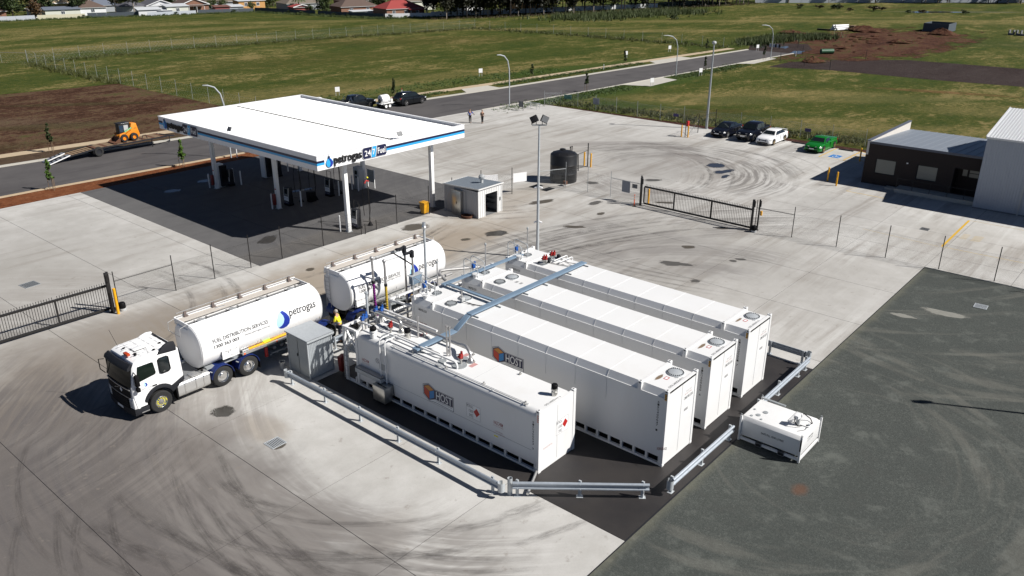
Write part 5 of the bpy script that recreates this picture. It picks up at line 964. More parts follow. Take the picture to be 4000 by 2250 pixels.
def on_barrel(x, h, off):
    """point on the near side at arc height h above mid height"""
    s = S0 + h; 
    for a, b in zip(BA, BA[1:]):
        if a[0] <= s <= b[0]:
            f = (s-a[0])/(b[0]-a[0]+1e-9); y, z = a[1]+(b[1]-a[1])*f, a[2]+(b[2]-a[2])*f; ny, nz = -(b[2]-a[2]), (b[1]-a[1]); l = hypot(ny,nz); ny, nz = ny/l, nz/l
            if ny > 0 and a[2] < BC+.9: ny, nz = -ny, -nz
            if (y-20.86)*ny + (z-BC)*nz < 0: ny, nz = -ny, -nz
            return (x, y+ny*off, z+nz*off)
    return (x, 19.6, BC)
def barrel_text(s, x, h, wd, ht, mat, par, offset=0.0, name='lettering', slant=0):
    uv, fs = text_mb(s, offset); me = bpy.data.meshes.new('tmp'); me.from_pydata([(a*wd, b*ht, 0) for a, b in uv], [], fs)
    bm = bmesh.new(); bm.from_mesh(me)
    for k in range(1, 6): bmesh.ops.bisect_plane(bm, geom=bm.verts[:]+bm.edges[:]+bm.faces[:], plane_co=(0,ht*k/6,0), plane_no=(0,1,0))
    bmesh.ops.triangulate(bm, faces=bm.faces[:]); m = MB(); bm.verts.ensure_lookup_table()
    m.v = [on_barrel(x+v.co.x+slant*v.co.x*0, h+v.co.y, .007) for v in bm.verts]; m.f = [tuple(v.index for v in f.verts) for f in bm.faces]; bm.free(); bpy.data.meshes.remove(me)
    return m.build(name, mat, par)
def barrel_poly(pts, mat, par, off, name='logo'):
    me = bpy.data.meshes.new('tmp'); me.from_pydata([(a,b,0) for a,b in pts], [], [tuple(range(len(pts)))]); bm = bmesh.new(); bm.from_mesh(me); lo = min(p[1] for p in pts); hi = max(p[1] for p in pts)
    bmesh.ops.triangulate(bm, faces=bm.faces[:])
    for k in range(1, 8): bmesh.ops.bisect_plane(bm, geom=bm.verts[:]+bm.edges[:]+bm.faces[:], plane_co=(0,lo+(hi-lo)*k/8,0), plane_no=(0,1,0))
    bm.verts.ensure_lookup_table(); bm.verts.index_update(); m = MB(); m.v = [on_barrel(v.co.x, v.co.y, off) for v in bm.verts]; m.f = [tuple(v.index for v in f.verts) for f in bm.faces]; bm.free(); bpy.data.meshes.remove(me)
    return m.build(name, mat, par)
def trailer(lab, xa, xb, first):
    t = thing('tank_trailer', lab, 'tank trailer', ((xa+xb)/2,20.86,0), 0, 'white barrel tank trailers')
    def sec(x, k, dz=0): return [(x, 20.86+(y-20.86)*k, BC+(z-BC)*k+dz) for y, z in SA[:400:4]]
    MB().loft([sec(xa-.07,.6),sec(xa-.045,.9),sec(xa-.02,.97),sec(xa+.02,1.0),sec(xb-.02,1.0),sec(xb+.02,.97),sec(xb+.045,.9),sec(xb+.07,.6)]).build('barrel','truck_white',t,True,angle=30)
    for x in (xa+.03, xb-.03): MB().loft([sec(x-.012,1.006),sec(x+.012,1.006)],caps=False).build('end_ring','pale_grey',t,True)
    # top coaming with walkway trough
    zt = BC+.91; yc = 21.32
    MB().box(xa+.02,xb-.02,20.585,20.62,zt-.02,zt+.24).build('coaming','truck_white',t,bevel=.01); MB().box(xa+.02,xb-.02,21.90,21.95,zt-.12,zt+.26).build('coaming','truck_white',t,bevel=.01)
    for x in (xa+.02, xb-.08): MB().box(x,x+.06,20.625,21.895,zt-.05,zt+.22).build('coaming_end','truck_white',t,bevel=.01)
    MB().box(xa+.09,xb-.09,20.63,21.30,zt+.005,zt+.012).build('trough_floor','mid_grey',t); MB().box(xa+.09,xb-.09,21.36,21.82,zt+.12,zt+.16).build('walkway','cream_walk',t)
    n = 4
    for i in range(n):
        x = xa+.9+(xb-xa-1.8)*i/(n-1); h = MB().lathe([(.22,zt+.012),(.22,zt+.09),(.17,zt+.12),(.01,zt+.14)],x,21.02,18).build('hatch','galv_dull',t,True); MB().box(x-.3,x-.24,20.9,21.2,zt+.012,zt+.10).build('fitting','dark_grey',h); MB().cyl((x+.32,21.1,zt+.01),(x+.32,21.1,zt+.14),.05,n=8).build('vent','dark_grey',h)
    for i in range(5):
        x = xa+.55+(xb-xa-1.0)*i/4; MB().box(x-.06,x+.06,21.80,21.885,zt+.165,zt+.42).build('rail_bracket','brown_steel',t); MB().box(x-.10,x+.10,21.70,21.795,zt+.165,zt+.22).build('bracket_foot','brown_steel',t)
    MB().cyl((xa+.1,21.84,zt+.44),(xb-.1,21.84,zt+.44),.025,n=7).cyl((xa+.1,21.86,zt+.24),(xb-.1,21.86,zt+.24),.02,n=7).build('handrail','steel_pipe',t,True); MB().cyl((xa+.2,20.62,zt+.33),(xb-.2,20.62,zt+.33),.018,n=7).build('handrail','steel_pipe',t,True)
    for i in range(6): x = xa+.4+(xb-xa-.8)*i/5; MB().cyl((x,20.605,zt+.24),(x,20.62,zt+.33),.012,n=5).build('rail_stub','steel_pipe',t)
    MB().tube([(xa+2.0,21.6,zt+.12),(xa+2.5,21.55,zt+.12)],.07).build('hose_end','aluminium',t,True)
    if first: MB().tube([(xa-.02,20.75,zt+.20),(xa-.35,20.75,zt+.12),(xa-.38,20.75,zt-.28),(xa-.38,21.85,zt-.28),(xa-.35,21.85,zt+.12),(xa-.02,21.85,zt+.20)],.02,6).build('end_hoop','steel_pipe',t,True)
    else:
        MB().tube([(xb,20.75,zt+.20),(xb+.12,20.8,zt+.30),(xb+.12,21.8,zt+.36),(xb,21.85,zt+.30)],.018,6).build('end_hoop','steel_pipe',t,True); l = MB()
        for y in (21.35,21.72): l.tube([(xa-.14,y,1.05),(xa-.16,y,zt+.1),(xa-.12,y,zt+.34),(xa+.2,y,zt+.36)],.02,6)
        for i in range(8): l.cyl((xa-.15,21.35,1.3+i*.25),(xa-.15,21.72,1.3+i*.25),.014,n=5)
        l.build('ladder','steel_pipe',t,True); MB().cyl((xa+.6,19.66,2.6),(xa+.6,19.66,2.6001),.02)
    # chassis, running gear
    for y in (20.4,21.3): MB().box(xa+.1,xb+(.9 if first else 0),y-.05,y+.05,.85,1.12).build('chassis_rail','chassis',t)
    MB().box(xa+.25,xb-.3,19.95,21.8,1.0,1.10).build('subframe','galv_dull',t)
    for x in [xa+1.35+i*(xb-xa-1.6)/3 for i in range(4)]: MB().tube([(x,19.70,1.55),(x-.02,19.64,1.62),(x-.03,19.62,1.72)],.02,6).build('spray_hook','aluminium',t,True)
    axles = (-.78+xb+.72, ) if False else ((xb+.30, xb-1.05) if first else (xa+.55, xb-2.6, xb-1.25))
    for x in axles:
        for y0, y1 in ((NY+.02,NY+.64),(FY-.64,FY-.02)):
            ro = [(x+.62*cos(a),.50+.62*sin(a)) for a in [pi*.04+i*pi*.92/14 for i in range(15)]]; ri = [(x+.595*cos(a),.50+.595*sin(a)) for a in [pi*.96-i*pi*.92/14 for i in range(15)]]; MB().prism(ro+ri,y0,y1,'y').build('mudguard','guard_blue',t,True)
        wheel(t,x,NY+.20,-1,.49,.27); wheel(t,x,NY+.52,-1,.49,.26); wheel(t,x,FY-.20,1,.49,.27); wheel(t,x,FY-.52,1,.49,.26); MB().cyl((x,NY+.2,.49),(x,FY-.2,.49),.08).build('axle','chassis',t)
    # placard, hose tray, valves
    px = xa+.98 if first else xa+.20
    pb = MB().bar((px,NY+.03,1.60),(px+.90,NY+.03,1.60),.02,.46).build('placard','sign_white',t); lettering('placard_text','COMBUSTIBLE LIQUID',(px+.06,NY+.017,1.68),(.78,0,0),(0,0,.11),'letter_faint',t); lettering('placard_text','EMERGENCY PHONE',(px+.45,NY+.017,1.44),(.4,0,0),(0,0,.05),'letter_faint',t); MB().box(px+.44,px+.45,NY+.016,NY+.0185,1.40,1.8).build('placard_line','letter_faint',t); MB().box(px+.05,px+.85,NY+.045,NY+.30,1.42,1.5).build('placard_bracket','dark_grey',t)
    hx0, hx1 = (xa+2.05, xb-.45) if first else (xa+1.5, xb-.7)
    if first:
        MB().box(hx0,hx1,NY+.02,NY+.10,1.20,1.32).build('hose_tray','aluminium',t); MB().box(hx0,hx1,NY+.10,NY+.42,1.20,1.23).build('hose_tray','mid_grey',t); MB().tube([(hx0+.1,NY+.24,1.31),(hx0+.5,NY+.24,1.31)],.055).build('hose_coupling','aluminium',t,True); MB().tube([(hx0+.45,NY+.24,1.31),(hx0+1.4,NY+.2,1.33),(hx0+2.2,NY+.25,1.33),(hx1-.1,NY+.22,1.32)],.06).build('hose','hose_yellow' if False else 'yellow',t,True); MB().box(hx0+1.3,hx0+1.7,NY+.14,NY+.3,1.36,1.41).build('hose_tie','hivis_lime',t)
        for x in (hx0+.05,hx0+1.9): MB().box(x,x+.1,NY+.008,NY+.018,1.22,1.29).build('side_lamp','orange',t)
        MB().cyl((xa+3.45,NY+.22,.55),(xa+3.45,NY+.22,1.08),.09,n=12).build('fire_extinguisher','red',t,True)
    else: MB().box(hx0,hx1,NY+.15,NY+.5,1.04,1.12).build('valve_deck','aluminium',t)
    vb = MB()
    for i in range(5): x = (xa+3.9 if first else xa+2.2)+i*.42; vb.cyl((x,NY+.15,.92),(x,NY+.55,.92),.085,n=12).ball((x,NY+.14,.92),.10,10,6).box(x-.04,x+.04,NY+.25,NY+.4,1.0,1.14)
    vb.build('valve_bank','aluminium' if not first else 'mid_grey',t,True); MB().box(xa+3.7 if first else xa+2.0, xa+5.9 if first else xa+4.3, NY+.05, NY+.65, .66,.70).build('spill_tray','galv_dull',t)
    for i in range(6): x = (xa+3.6 if first else xa+1.9)+i*.4; MB().bar((x,NY+.06,.62),(x+.25,NY+.5,.62),.06,.03).build('tray_bar','pale_grey',t)
    # lettering
    if first:
        barrel_text('FUEL DISTRIBUTION SERVICES', xa+.62, .25, 3.05, .19, 'letter_black', t, .02); barrel_text('1300 363 003', xa+.65, -.04, 1.32, .18, 'letter_black', t, .02); barrel_text('www.petrogas.com.au', xa+2.3, .02, 1.42, .12, 'letter_grey', t); barrel_text('petrogas', xa+4.92, .06, 1.62, .46, 'letter_black', t, .01)
        lx, lh, sx, sy = xa+4.52, -.34, .86, 1.12
        O = [(0,0),(-.25,.04),(-.40,.16),(-.46,.34),(-.40,.54),(-.26,.74),(-.08,.90),(.06,1.06),(.08,.86),(.28,.70),(.42,.50),(.46,.32),(.40,.14),(.22,.03)]
        barrel_poly([(lx+u*sx, lh+v*sy) for u, v in O], 'logo_pale', t, .006)
        barrel_poly([(lx+u*sx, lh+v*sy) for u, v in [(-.36,.12),(-.2,.035),(0,.005),(.22,.04),(.39,.15),(.45,.32),(.41,.5),(.27,.69),(.07,.85),(-.10,.80),(.04,.62),(.08,.44),(.0,.27),(-.14,.17)]], 'logo_blue', t, .009)
    else:
        barrel_text('FUEL DISTRIBUTION SERVICES', xa+.55, .22, 3.05, .19, 'letter_black', t, .02); barrel_text('1300 363 003', xa+.58, .0, 1.32, .18, 'letter_black', t, .02); barrel_text('www.petrogas.com.au', xa+2.2, .07, 1.42, .12, 'letter_grey', t); barrel_text('petrogas', xa+5.05, -.06, 1.6, .46, 'letter_black', t, .01)
        lx, lh, sx, sy = xa+4.65, -.4, .8, 1.12; O = [(0,0),(-.25,.04),(-.40,.16),(-.46,.34),(-.40,.54),(-.26,.74),(-.08,.90),(.06,1.06),(.08,.86),(.28,.70),(.42,.50),(.46,.32),(.40,.14),(.22,.03)]
        barrel_poly([(lx+u*sx, lh+v*sy) for u, v in O], 'logo_pale', t, .006); barrel_poly([(lx+u*sx, lh+v*sy) for u, v in [(-.36,.12),(-.2,.035),(0,.005),(.22,.04),(.39,.15),(.45,.32),(.41,.5),(.27,.69),(.07,.85),(-.10,.80),(.04,.62),(.08,.44),(.0,.27),(-.14,.17)]], 'logo_blue', t, .009)
    return t
trailer('front white tank trailer coupled to the cab, with the large blue drop logo', -8.88, -1.92, True)
trailer('rear white tank trailer with ladder, standing behind the loading arms', .02, 7.30, False)

# ------------------------------------------------------------------ LOADING ARMS, MAST AND SHEDS AT THE FILL POINT
def arm(lab, x, y, zt, hose, xs):
    t = thing('loading_arm', lab, 'loading arm', (x,y,0), 0, 'bottom loading arms at the fill stand')
    MB().tube([(xs,y-.15,0.3),(xs,y-.15,2.4),(xs,y-.15,zt-.35),(xs,y-.12,zt-.15)],.06).build('riser','steel_pipe',t,True); MB().lathe([(.13,zt-.25),(.13,zt+.1),(.05,zt+.16)],xs,y-.12,12).build('swivel','dark_grey',t,True)
    MB().tube([(xs,y-.1,zt-.02),(x+.15,y,zt),(x,y,zt)],.035).build('boom','pale_grey',t,True); MB().bar((xs,y-.1,zt-.7),(xs-.75,y-.06,zt-.08),.05,.07).build('spring_strut','black_plastic',t)
    MB().obox((xs-.15,y-.1,zt+.04),(.4,.16,.12)).obox((xs-.45,y-.08,zt+.05),(.2,.2,.1)).build('joint_block','dark_grey',t,bevel=.02)
    MB().tube([(x,y,zt+.08),(x,y,zt-.05),(x+.02,y,zt-.3),(x+.02,y,zt-1.35)],.065).build('drop_pipe','steel_pipe',t,True); MB().ball((x,y,zt+.02),.11,10,6).build('elbow','steel_pipe',t,True)
    h = MB().tube([(x+.02,y,zt-1.35),(x+.03,y,zt-2.2),(x+.06,y,1.7),(x+.1,y,1.3),(x+.2,y,.95)],.07,10).build('hose',hose,t,True); r = MB()
    for i in range(16): z = zt-1.45-i*.14; r.lathe([(.072,z),(.083,z+.02),(.072,z+.04)],x+.03,y,10)
    r.build('hose_coil','black_plastic' if hose=='purple' else 'hose_yellow',h,True); MB().lathe([(.09,zt-1.42),(.09,zt-1.28)],x+.02,y,10).build('clamp','dark_grey',t,True)
arm('loading arm with the purple hose hanging beside the rear tank trailer', .52, 18.35, 4.52, 'purple', 2.72); arm('loading arm with the yellow hose next to the purple one', 1.06, 18.0, 4.28, 'hose_yellow', 2.95)
t = thing('fill_stand','grey control cabinet on a frame below the loading arms','control cabinet',(3.05,17.9,0)); MB().box(2.75,3.5,17.72,18.0,2.45,2.95).build('cabinet','sign_grey' if False else 'tray_metal',t,bevel=.02); MB().box(2.68,3.57,17.68,18.04,2.955,2.985).build('lid','galv',t)
for x in (2.85,3.4): MB().box(x-.04,x+.04,17.82,17.9,0,2.44).build('leg','galv_dull',t)
MB().obox((2.95,17.9,3.14),(.1,.12,.3)).build('blue_unit','valve_blue',t,bevel=.02); MB().box(2.62,2.86,17.5,17.6,1.0,2.2).build('panel','mid_grey',t); MB().box(2.5,2.62,17.48,17.62,1.6,2.0).build('yellow_unit','yellow',t,bevel=.01); MB().tube([(2.9,17.6,2.4),(2.95,17.6,1.3),(3.3,17.6,1.1),(4.3,17.6,1.1)],.06).build('pipe','steel_pipe',t,True)
t = thing('mast','slim galvanised mast with a bright cap rising beside the rear trailer','mast',(2.75,16.6,0)); MB().cyl((2.75,16.6,0),(2.75,16.6,2.4),.085,n=14).cyl((2.75,16.6,2.4),(2.75,16.6,6.0),.075,.06,n=14).build('tube','galv',t,True); MB().lathe([(.075,5.96),(.12,5.98),(.13,6.12),(.10,6.16),(.10,6.3),(.09,6.34),(.01,6.35)],2.75,16.6,16).build('cap','aluminium',t,True)
def corrugate(x0, x1, z0, z1, y, pitch=.09, amp=.02):
    """corrugated sheet in xz at y (front faces -y)"""
    n = max(2, int((x1-x0)/pitch*2)); pts = [(x0+(x1-x0)*i/n, y+(amp if i % 2 else -amp)) for i in range(n+1)]
    m = MB(); k = len(pts); m.add([(p[0],p[1],z0) for p in pts]+[(p[0],p[1],z1) for p in pts]+[(p[0],y+.035,z0) for p in pts]+[(p[0],y+.035,z1) for p in pts], [(i,i+1,k+i+1,k+i) for i in range(k-1)]+[(2*k+i+1,2*k+i,3*k+i,3*k+i+1) for i in range(k-1)]+[(k+i,k+i+1,3*k+i+1,3*k+i) for i in range(k-1)]); return m
def swapxy(m): m.v = [(p[1],p[0],p[2]) for p in m.v]; return m
t = thing('metal_shed','small galvanised corrugated shed between the front trailer and the petrol tank','shed',(-4.15,17.8,0))
corrugate(-4.86,-3.46,.02,2.06,17.03).build('wall','galv',t); corrugate(-4.86,-3.46,.02,2.06,18.6).build('wall','galv',t)
swapxy(corrugate(17.05,17.80,.02,2.04,-4.87)).build('wall','galv_dull',t); d = swapxy(corrugate(17.83,18.62,.02,2.04,-4.875)).build('door','galv_dull',t); MB().box(-4.91,-4.885,17.88,17.93,1.0,1.15).build('handle','dark_grey',d); swapxy(corrugate(17.05,18.62,.02,2.04,-3.49)).build('wall','galv',t)
for x, y in ((-4.9,17.0),(-3.47,17.0),(-4.9,18.63),(-3.47,18.63)): MB().box(x-.02,x+.04,y-.02,y+.04,0,2.05).build('corner_trim','galv',t)
m = corrugate(-4.98,-3.36,0,1.82,0,.09,.016); m.v = [(p[0], 16.90+p[2], 2.10+p[1]+.04*(p[2]/1.82)) for p in m.v]; m.build('roof','galv',t); MB().box(-4.98,-3.36,16.87,16.895,2.02,2.12).build('gutter','galv',t)
o = MB().lathe([(.13,0),(.15,.42),(.155,.44),(.13,.44),(.12,.05)],-5.15,18.95,18).build('waste_bin','aluminium',smooth=True); tag(o,'small pale metal bin standing in the shade beside the corrugated shed','bin')

# ------------------------------------------------------------------ FUEL CANOPY
CO = (7.82,32.49); CR = -.006; CW, CLn, CB, CT = 14.57, 21.94, 5.40, 6.41
t = thing('fuel_canopy', 'white flat roofed fuel canopy on six square columns with the petrogas 24/7 fuel signs', 'canopy', (CO[0],CO[1],0), CR); CAN = t
def cb(*a): return MB().box(*a)
# fascia boards: four sides, mitred as butt joints
th = .14
for nm, bx in (('fascia',(0,CW,0,th,CB,CT)),('fascia',(0,CW,CLn-th,CLn,CB,CT)),('fascia',(0,th,th,CLn-th,CB,CT)),('fascia',(CW-th,CW,th,CLn-th,CB,CT))): cb(*bx).build(nm,'fascia_white',t,world=False)
for bx in ((-.03,CW+.03,-.03,.16,CT+.002,CT+.035),(-.03,CW+.03,CLn-.16,CLn+.03,CT+.002,CT+.035),(-.03,.16,.165,CLn-.165,CT+.002,CT+.035),(CW-.16,CW+.03,.165,CLn-.165,CT+.002,CT+.035)): cb(*bx).build('capping','fascia_white',t,world=False)
cb(th+.01,CW-th-.01,th+.01,CLn-th-.01,CB+.05,CB+.09).build('soffit','fascia_white',t,world=False)
# stripes on the two seen faces (broken round the signs), thin boards proud of the fascia
for z0, z1, mt in ((CB+.52,CB+.68,'navy'),(CB+.36,CB+.518,'cyan')):
    cb(0.0,.62,-.012,-.001,z0,z1).build('stripe',mt,t,world=False); cb(5.75,CW-.0,-.012,-.001,z0,z1).build('stripe',mt,t,world=False)
    cb(-.012,-.001,-.012,15.9,z0,z1).build('stripe',mt,t,world=False); cb(-.012,-.001,21.3,CLn,z0,z1).build('stripe',mt,t,world=False); cb(CW+.001,CW+.012,0,CLn,z0,z1).build('stripe',mt,t,world=False)
# roof: two decks of ribbed sheets either side of a step along x
def deck(x0, x1, z0, z1, nm):
    m = MB(); n = int((CLn-.34)/.2); ys = .17
    for i in range(n):
        y = ys + (CLn-.34)*i/n; w_ = (CLn-.34)/n
        m.add([(x0,y,z0),(x1,y,z1),(x1,y+w_-.045,z1),(x0,y+w_-.045,z0),(x0,y+w_-.035,z0+.05),(x1,y+w_-.035,z1+.05),(x1,y+w_-.012,z1+.05),(x0,y+w_-.012,z0+.05),(x0,y+w_,z0),(x1,y+w_,z1)],[(0,1,2,3),(3,2,5,4),(4,5,6,7),(7,6,9,8)])
    return m.build(nm,'roof_white',t,world=False)
deck(.17,7.28,6.14,6.26,'roof_deck'); deck(7.44,14.16,6.33,6.19,'roof_deck')
g = MB(); n = 100
for i in range(n): y = .2+(CLn-.4)*i/n; g.box(7.30,7.43,y,y+.14,6.2,6.29+.02*(i%2))
g.build('ridge_flashing','roof_gap',t,world=False); g = MB().box(14.19,14.41,.18,CLn-.18,6.0,6.05).build('box_gutter','galv_dull',t,world=False)
for i in range(int((CLn-.4)/.4)): pass
# columns
COLS = [(3.1,1.1),(11.7,1.0),(3.05,10.0),(11.6,9.6),(2.95,19.2),(11.5,18.9)]
for x, y in COLS:
    c = cb(x-.15,x+.15,y-.15,y+.15,.02,CB+.05).build('column','white_paint',t,world=False,bevel=.012); cb(x-.22,x+.22,y-.22,y+.22,.002,.02).build('base_plate','galv_dull',c,world=False)
for i, h in ((2,1.7),(4,1.7)):
    x, y = COLS[i]; cb(x-.158,x-.151,y-.10,y+.10,h-.5,h+.02).build('notice','sign_white',t,world=False); cb(x-.162,x-.1585,y-.09,y+.09,h-.10,h).build('notice_header','red',t,world=False); cb(x-.40,x-.17,y+.02,y+.24,.35,1.25).build('extinguisher_box','dark_red',t,world=False,bevel=.02)
x, y = COLS[3]; cb(x-.16,x+.16,y-.157,y-.151,3.3,3.75).build('notice','red',t,world=False); cb(x-.155,x-.151,y-.14,y+.14,3.6,4.2).build('notice','dark_red',t,world=False)
# signs: raised letters and badge on the two faces
def canopy_sign(P, U, N):
    """P lower-left start, U unit along reading direction, N outward"""
    P = Vector(P); U = Vector(U); N = Vector(N); V = Vector((0,0,1))
    def pol(nm, pts, mat, a, b):
        m = MB(); n = len(pts); m.add([P+U*u+V*v+N*a for u, v in pts]+[P+U*u+V*v+N*b for u, v in pts],[tuple(range(n)),tuple(range(2*n-1,n-1,-1))]+[(i,(i+1)%n,n+(i+1)%n,n+i) for i in range(n)]); return m.build(nm,mat,t,world=False)
    O = [(.34,.0),(.16,.06),(.06,.2),(.05,.36),(.14,.52),(.26,.66),(.33,.84),(.42,.66),(.56,.52),(.64,.36),(.62,.2),(.52,.06)]
    pol('sign_drop',[(u,v+.02) for u,v in O],'cyan',.03,.07); pol('sign_drop',[(.30,.05),(.5,.08),(.6,.22),(.61,.36),(.53,.5),(.41,.62),(.34,.7),(.30,.58),(.4,.46),(.42,.3),(.36,.16)],'logo_blue',.071,.085); pol('sign_drop',[(.22,.62),(.3,.9),(.40,.74),(.34,.66)],'navy',.071,.083)
    lettering('sign_letters','petrogas',P+U*.74+V*.02+N*.10,U*2.55,V*.66,'letter_black',t,.035,.09) if False else None
    uv, fs = text_mb('petrogas', .012); m = MB(); n = len(uv); m.add([P+U*(.74+2.45*a)+V*(.0+.68*b)+N*.10 for a, b in uv], fs); m.add([P+U*(.74+2.45*a)+V*(.0+.68*b)+N*.012 for a, b in uv], [])
    ec = {}
    for f in fs:
        for i in range(len(f)): e = (f[i], f[(i+1)%len(f)]); ec.setdefault(tuple(sorted(e)), []).append(e)
    m.f += [(e[0][1],e[0][0],e[0][0]+n,e[0][1]+n) for e in ec.values() if len(e) == 1]; m.build('sign_letters','letter_black',t,world=False)
    def rr(u0,u1,v0,v1,r=.09): return [(u0+r,v0),(u1-r,v0),(u1,v0+r),(u1,v1-r),(u1-r,v1),(u0+r,v1),(u0,v1-r),(u0,v0+r)]
    pol('sign_badge',rr(3.28,5.55,.02,.86),'logo_pale' if False else 'sign_white',.015,.05); pol('sign_badge',rr(3.31,5.52,.05,.83),'navy',.05,.075)
    pol('sign_badge',[(4.02,.05),(4.46,.05),(4.62,.83),(4.18,.83)],'cyan',.0752,.085)
    for a, b in (((4.0,.05),(4.16,.83)),((4.44,.05),(4.60,.83))): pol('sign_slash',[(a[0],a[1]),(a[0]+.04,a[1]),(b[0]+.04,b[1]),(b[0],b[1])],'sign_white',.0855,.089)
    for s, u, w_, v, h in (('24',3.46,.56,.22,.42),('7',4.2,.22,.24,.40),('Fuel',4.68,.72,.22,.44)):
        uv, fs = text_mb(s, .012); m = MB(); m.add([P+U*(u+w_*a)+V*(v+h*b)+N*.09 for a, b in uv], fs); m.build('sign_lettering','sign_white',t,world=False)
canopy_sign((.68,-.0,CB+.08),(1,0,0),(0,-1,0)); canopy_sign((0,21.2,CB+.08),(0,-1,0),(-1,0,0))
# floodlights on the roof edge
for x, y, rz in ((7.9,.3,0),(.35,11.4,-1.57)):
    f = MB().obox((x,y,6.72),(.5,.06,.36),rz,0,-.5).build('floodlight','mid_grey',t,world=False,bevel=.01); MB().obox((x-.2,y,6.5),(.03,.03,.26)).obox((x+.2,y,6.5),(.03,.03,.26)).build('bracket','dark_grey',f,world=False)

# dispensers and forecourt furniture
def dispenser(lab, x, y, rz=0, kind='slim'):
    t = thing('fuel_dispenser', lab, 'fuel dispenser', (0,0,0), 0, 'fuel dispensers under the canopy')
    MB().box(-.24,.24,-.36,.36,0,.16).build('plinth','black_plastic',t); MB().prism([(-.22,.16),(-.22,.80),(-.16,1.5),(.2,1.5),(.2,.16)],-.34,.34,'y').build('body','dark_grey',t,bevel=.02)
    MB().box(-.235,-.2215,-.32,.32,.42,.80).build('front_panel','white_paint',t); MB().box(-.235,-.2215,-.32,.32,.18,.38).build('base_panel','navy',t); lettering('panel_lettering','petrogas',(-.2365,.26,.62),(0,-.5,0),(0,0,.08),'logo_blue',t); lettering('panel_lettering','Fuel Express',(-.2365,.26,.25),(0,-.5,0),(0,0,.07),'sign_white',t)
    s = MB(); s.quad((-.226,.28,.84),(-.226,-.28,.84),(-.172,-.28,1.46),(-.172,.28,1.46)); s.build('display_surround','mid_grey',t); s = MB(); s.quad((-.2265,.2,1.0),(-.2265+.0,-.2,1.0),(-.186,-.2,1.42),(-.186,.2,1.42)); s.build('display','glass_dark',t)
    for y_ in (-.33,.33): MB().bar((-.23,y_*.97,.82),(-.165,y_*.97,1.52),.03,.03).build('side_trim','aluminium',t)
    if kind == 'frame': MB().tube([(.05,-.28,1.5),(.05,-.28,2.15),(.05,.28,2.15),(.05,.28,1.5)],.025,6).build('hose_frame','black_steel',t,True)
    for s_ in (-1,1): MB().tube([(.0,s_*.36,.9),(.02,s_*.44,.6),(.05,s_*.46,.35),(.1,s_*.42,.7),(.05,s_*.38,1.3)],.018,6).build('hose','black_plastic',t,True)
    t.location = (x,y,0); t.rotation_euler = (0,0,rz); t['label'] = lab; return t
dispenser('white fronted fuel dispenser in the sun beside the front column', 11.85, 33.75, -.03, 'frame')
dispenser('fuel dispenser beside the middle left column in the canopy shade', 12.05, 42.65); dispenser('fuel dispenser with a tall black hose frame in the middle of the forecourt', 15.95, 42.3, 0, 'frame'); dispenser('fuel dispenser beside the far left column in the canopy shade', 12.25, 51.7); dispenser('fuel dispenser in the far bay behind the middle column', 16.9, 51.2)
def hosecab(lab, x, y):
    t = thing('pump_cabinet', lab, 'pump cabinet', (x,y,0), 0, 'tall hose cabinets under the canopy'); MB().box(x-.3,x+.3,y-.18,y+.5,0,2.05).build('case','white_paint',t,bevel=.02); MB().box(x-.18,x+.42,y-.42,y-.185,.1,1.95).build('hose_bay','dark_grey',t)
    for i in range(4): MB().tube([(x-.1+i*.15,y-.44,1.9),(x-.1+i*.15,y-.5,1.0),(x-.07+i*.15,y-.5,.5),(x-.04+i*.15,y-.44,1.5)],.02,6).build('hose','black_plastic',t,True)
hosecab('tall white hose cabinet beside the far left column', 11.5, 51.9); hosecab('tall white hose cabinet in the far bay under the canopy', 16.0, 51.6)
t = thing('payment_kiosk','grey payment kiosk with a screen beside the column at the edge of the canopy shade','kiosk',(19.05,42.1,0)); MB().prism([(41.75,0),(41.75,1.7),(41.95,2.0),(42.5,2.0),(42.5,0)],18.75,19.35,'x').build('case','shed_wall',t,bevel=.03); MB().box(18.74,18.7485,41.95,42.3,1.35,1.7).build('screen','glass_dark',t); MB().box(18.742,18.7485,42.0,42.25,1.05,1.2).build('keypad','dark_grey',t)
t = thing('notice_frame','grey board on two white posts right of the payment kiosk','notice board',(20.3,41.7,0)); MB().box(20.0,20.06,41.2,41.26,0,1.7).build('post','white_paint',t); MB().box(20.0,20.06,42.1,42.16,0,1.7).build('post','white_paint',t); MB().box(20.015,20.045,41.265,42.095,.5,1.6).build('board','galv_dull',t)
for lab, x, y in (('nearest white bollard, standing left of the front column',10.5,34.03),('white bollard right of the middle left dispenser',12.5,41.6),('white bollard in front of the far left column',10.55,52.3),('white bollard left of the middle left column',10.5,42.75),('white bollard in the shade right of the far left dispenser',12.95,51.1),('white bollard furthest back, right of the far left dispenser',13.0,52.4),('white bollard beside the dispenser with the black hose frame',16.5,41.74),('white bollard left of the payment kiosk',18.48,42.42),('white bollard in front of the payment kiosk',18.52,41.62),('white bollard at the far right island',18.5,51.92),('white bollard behind the middle column in the far bay',17.2,52.6)): bollard(lab, x, y, 1.28, .06, 'white_paint', 'white bollards under the canopy')
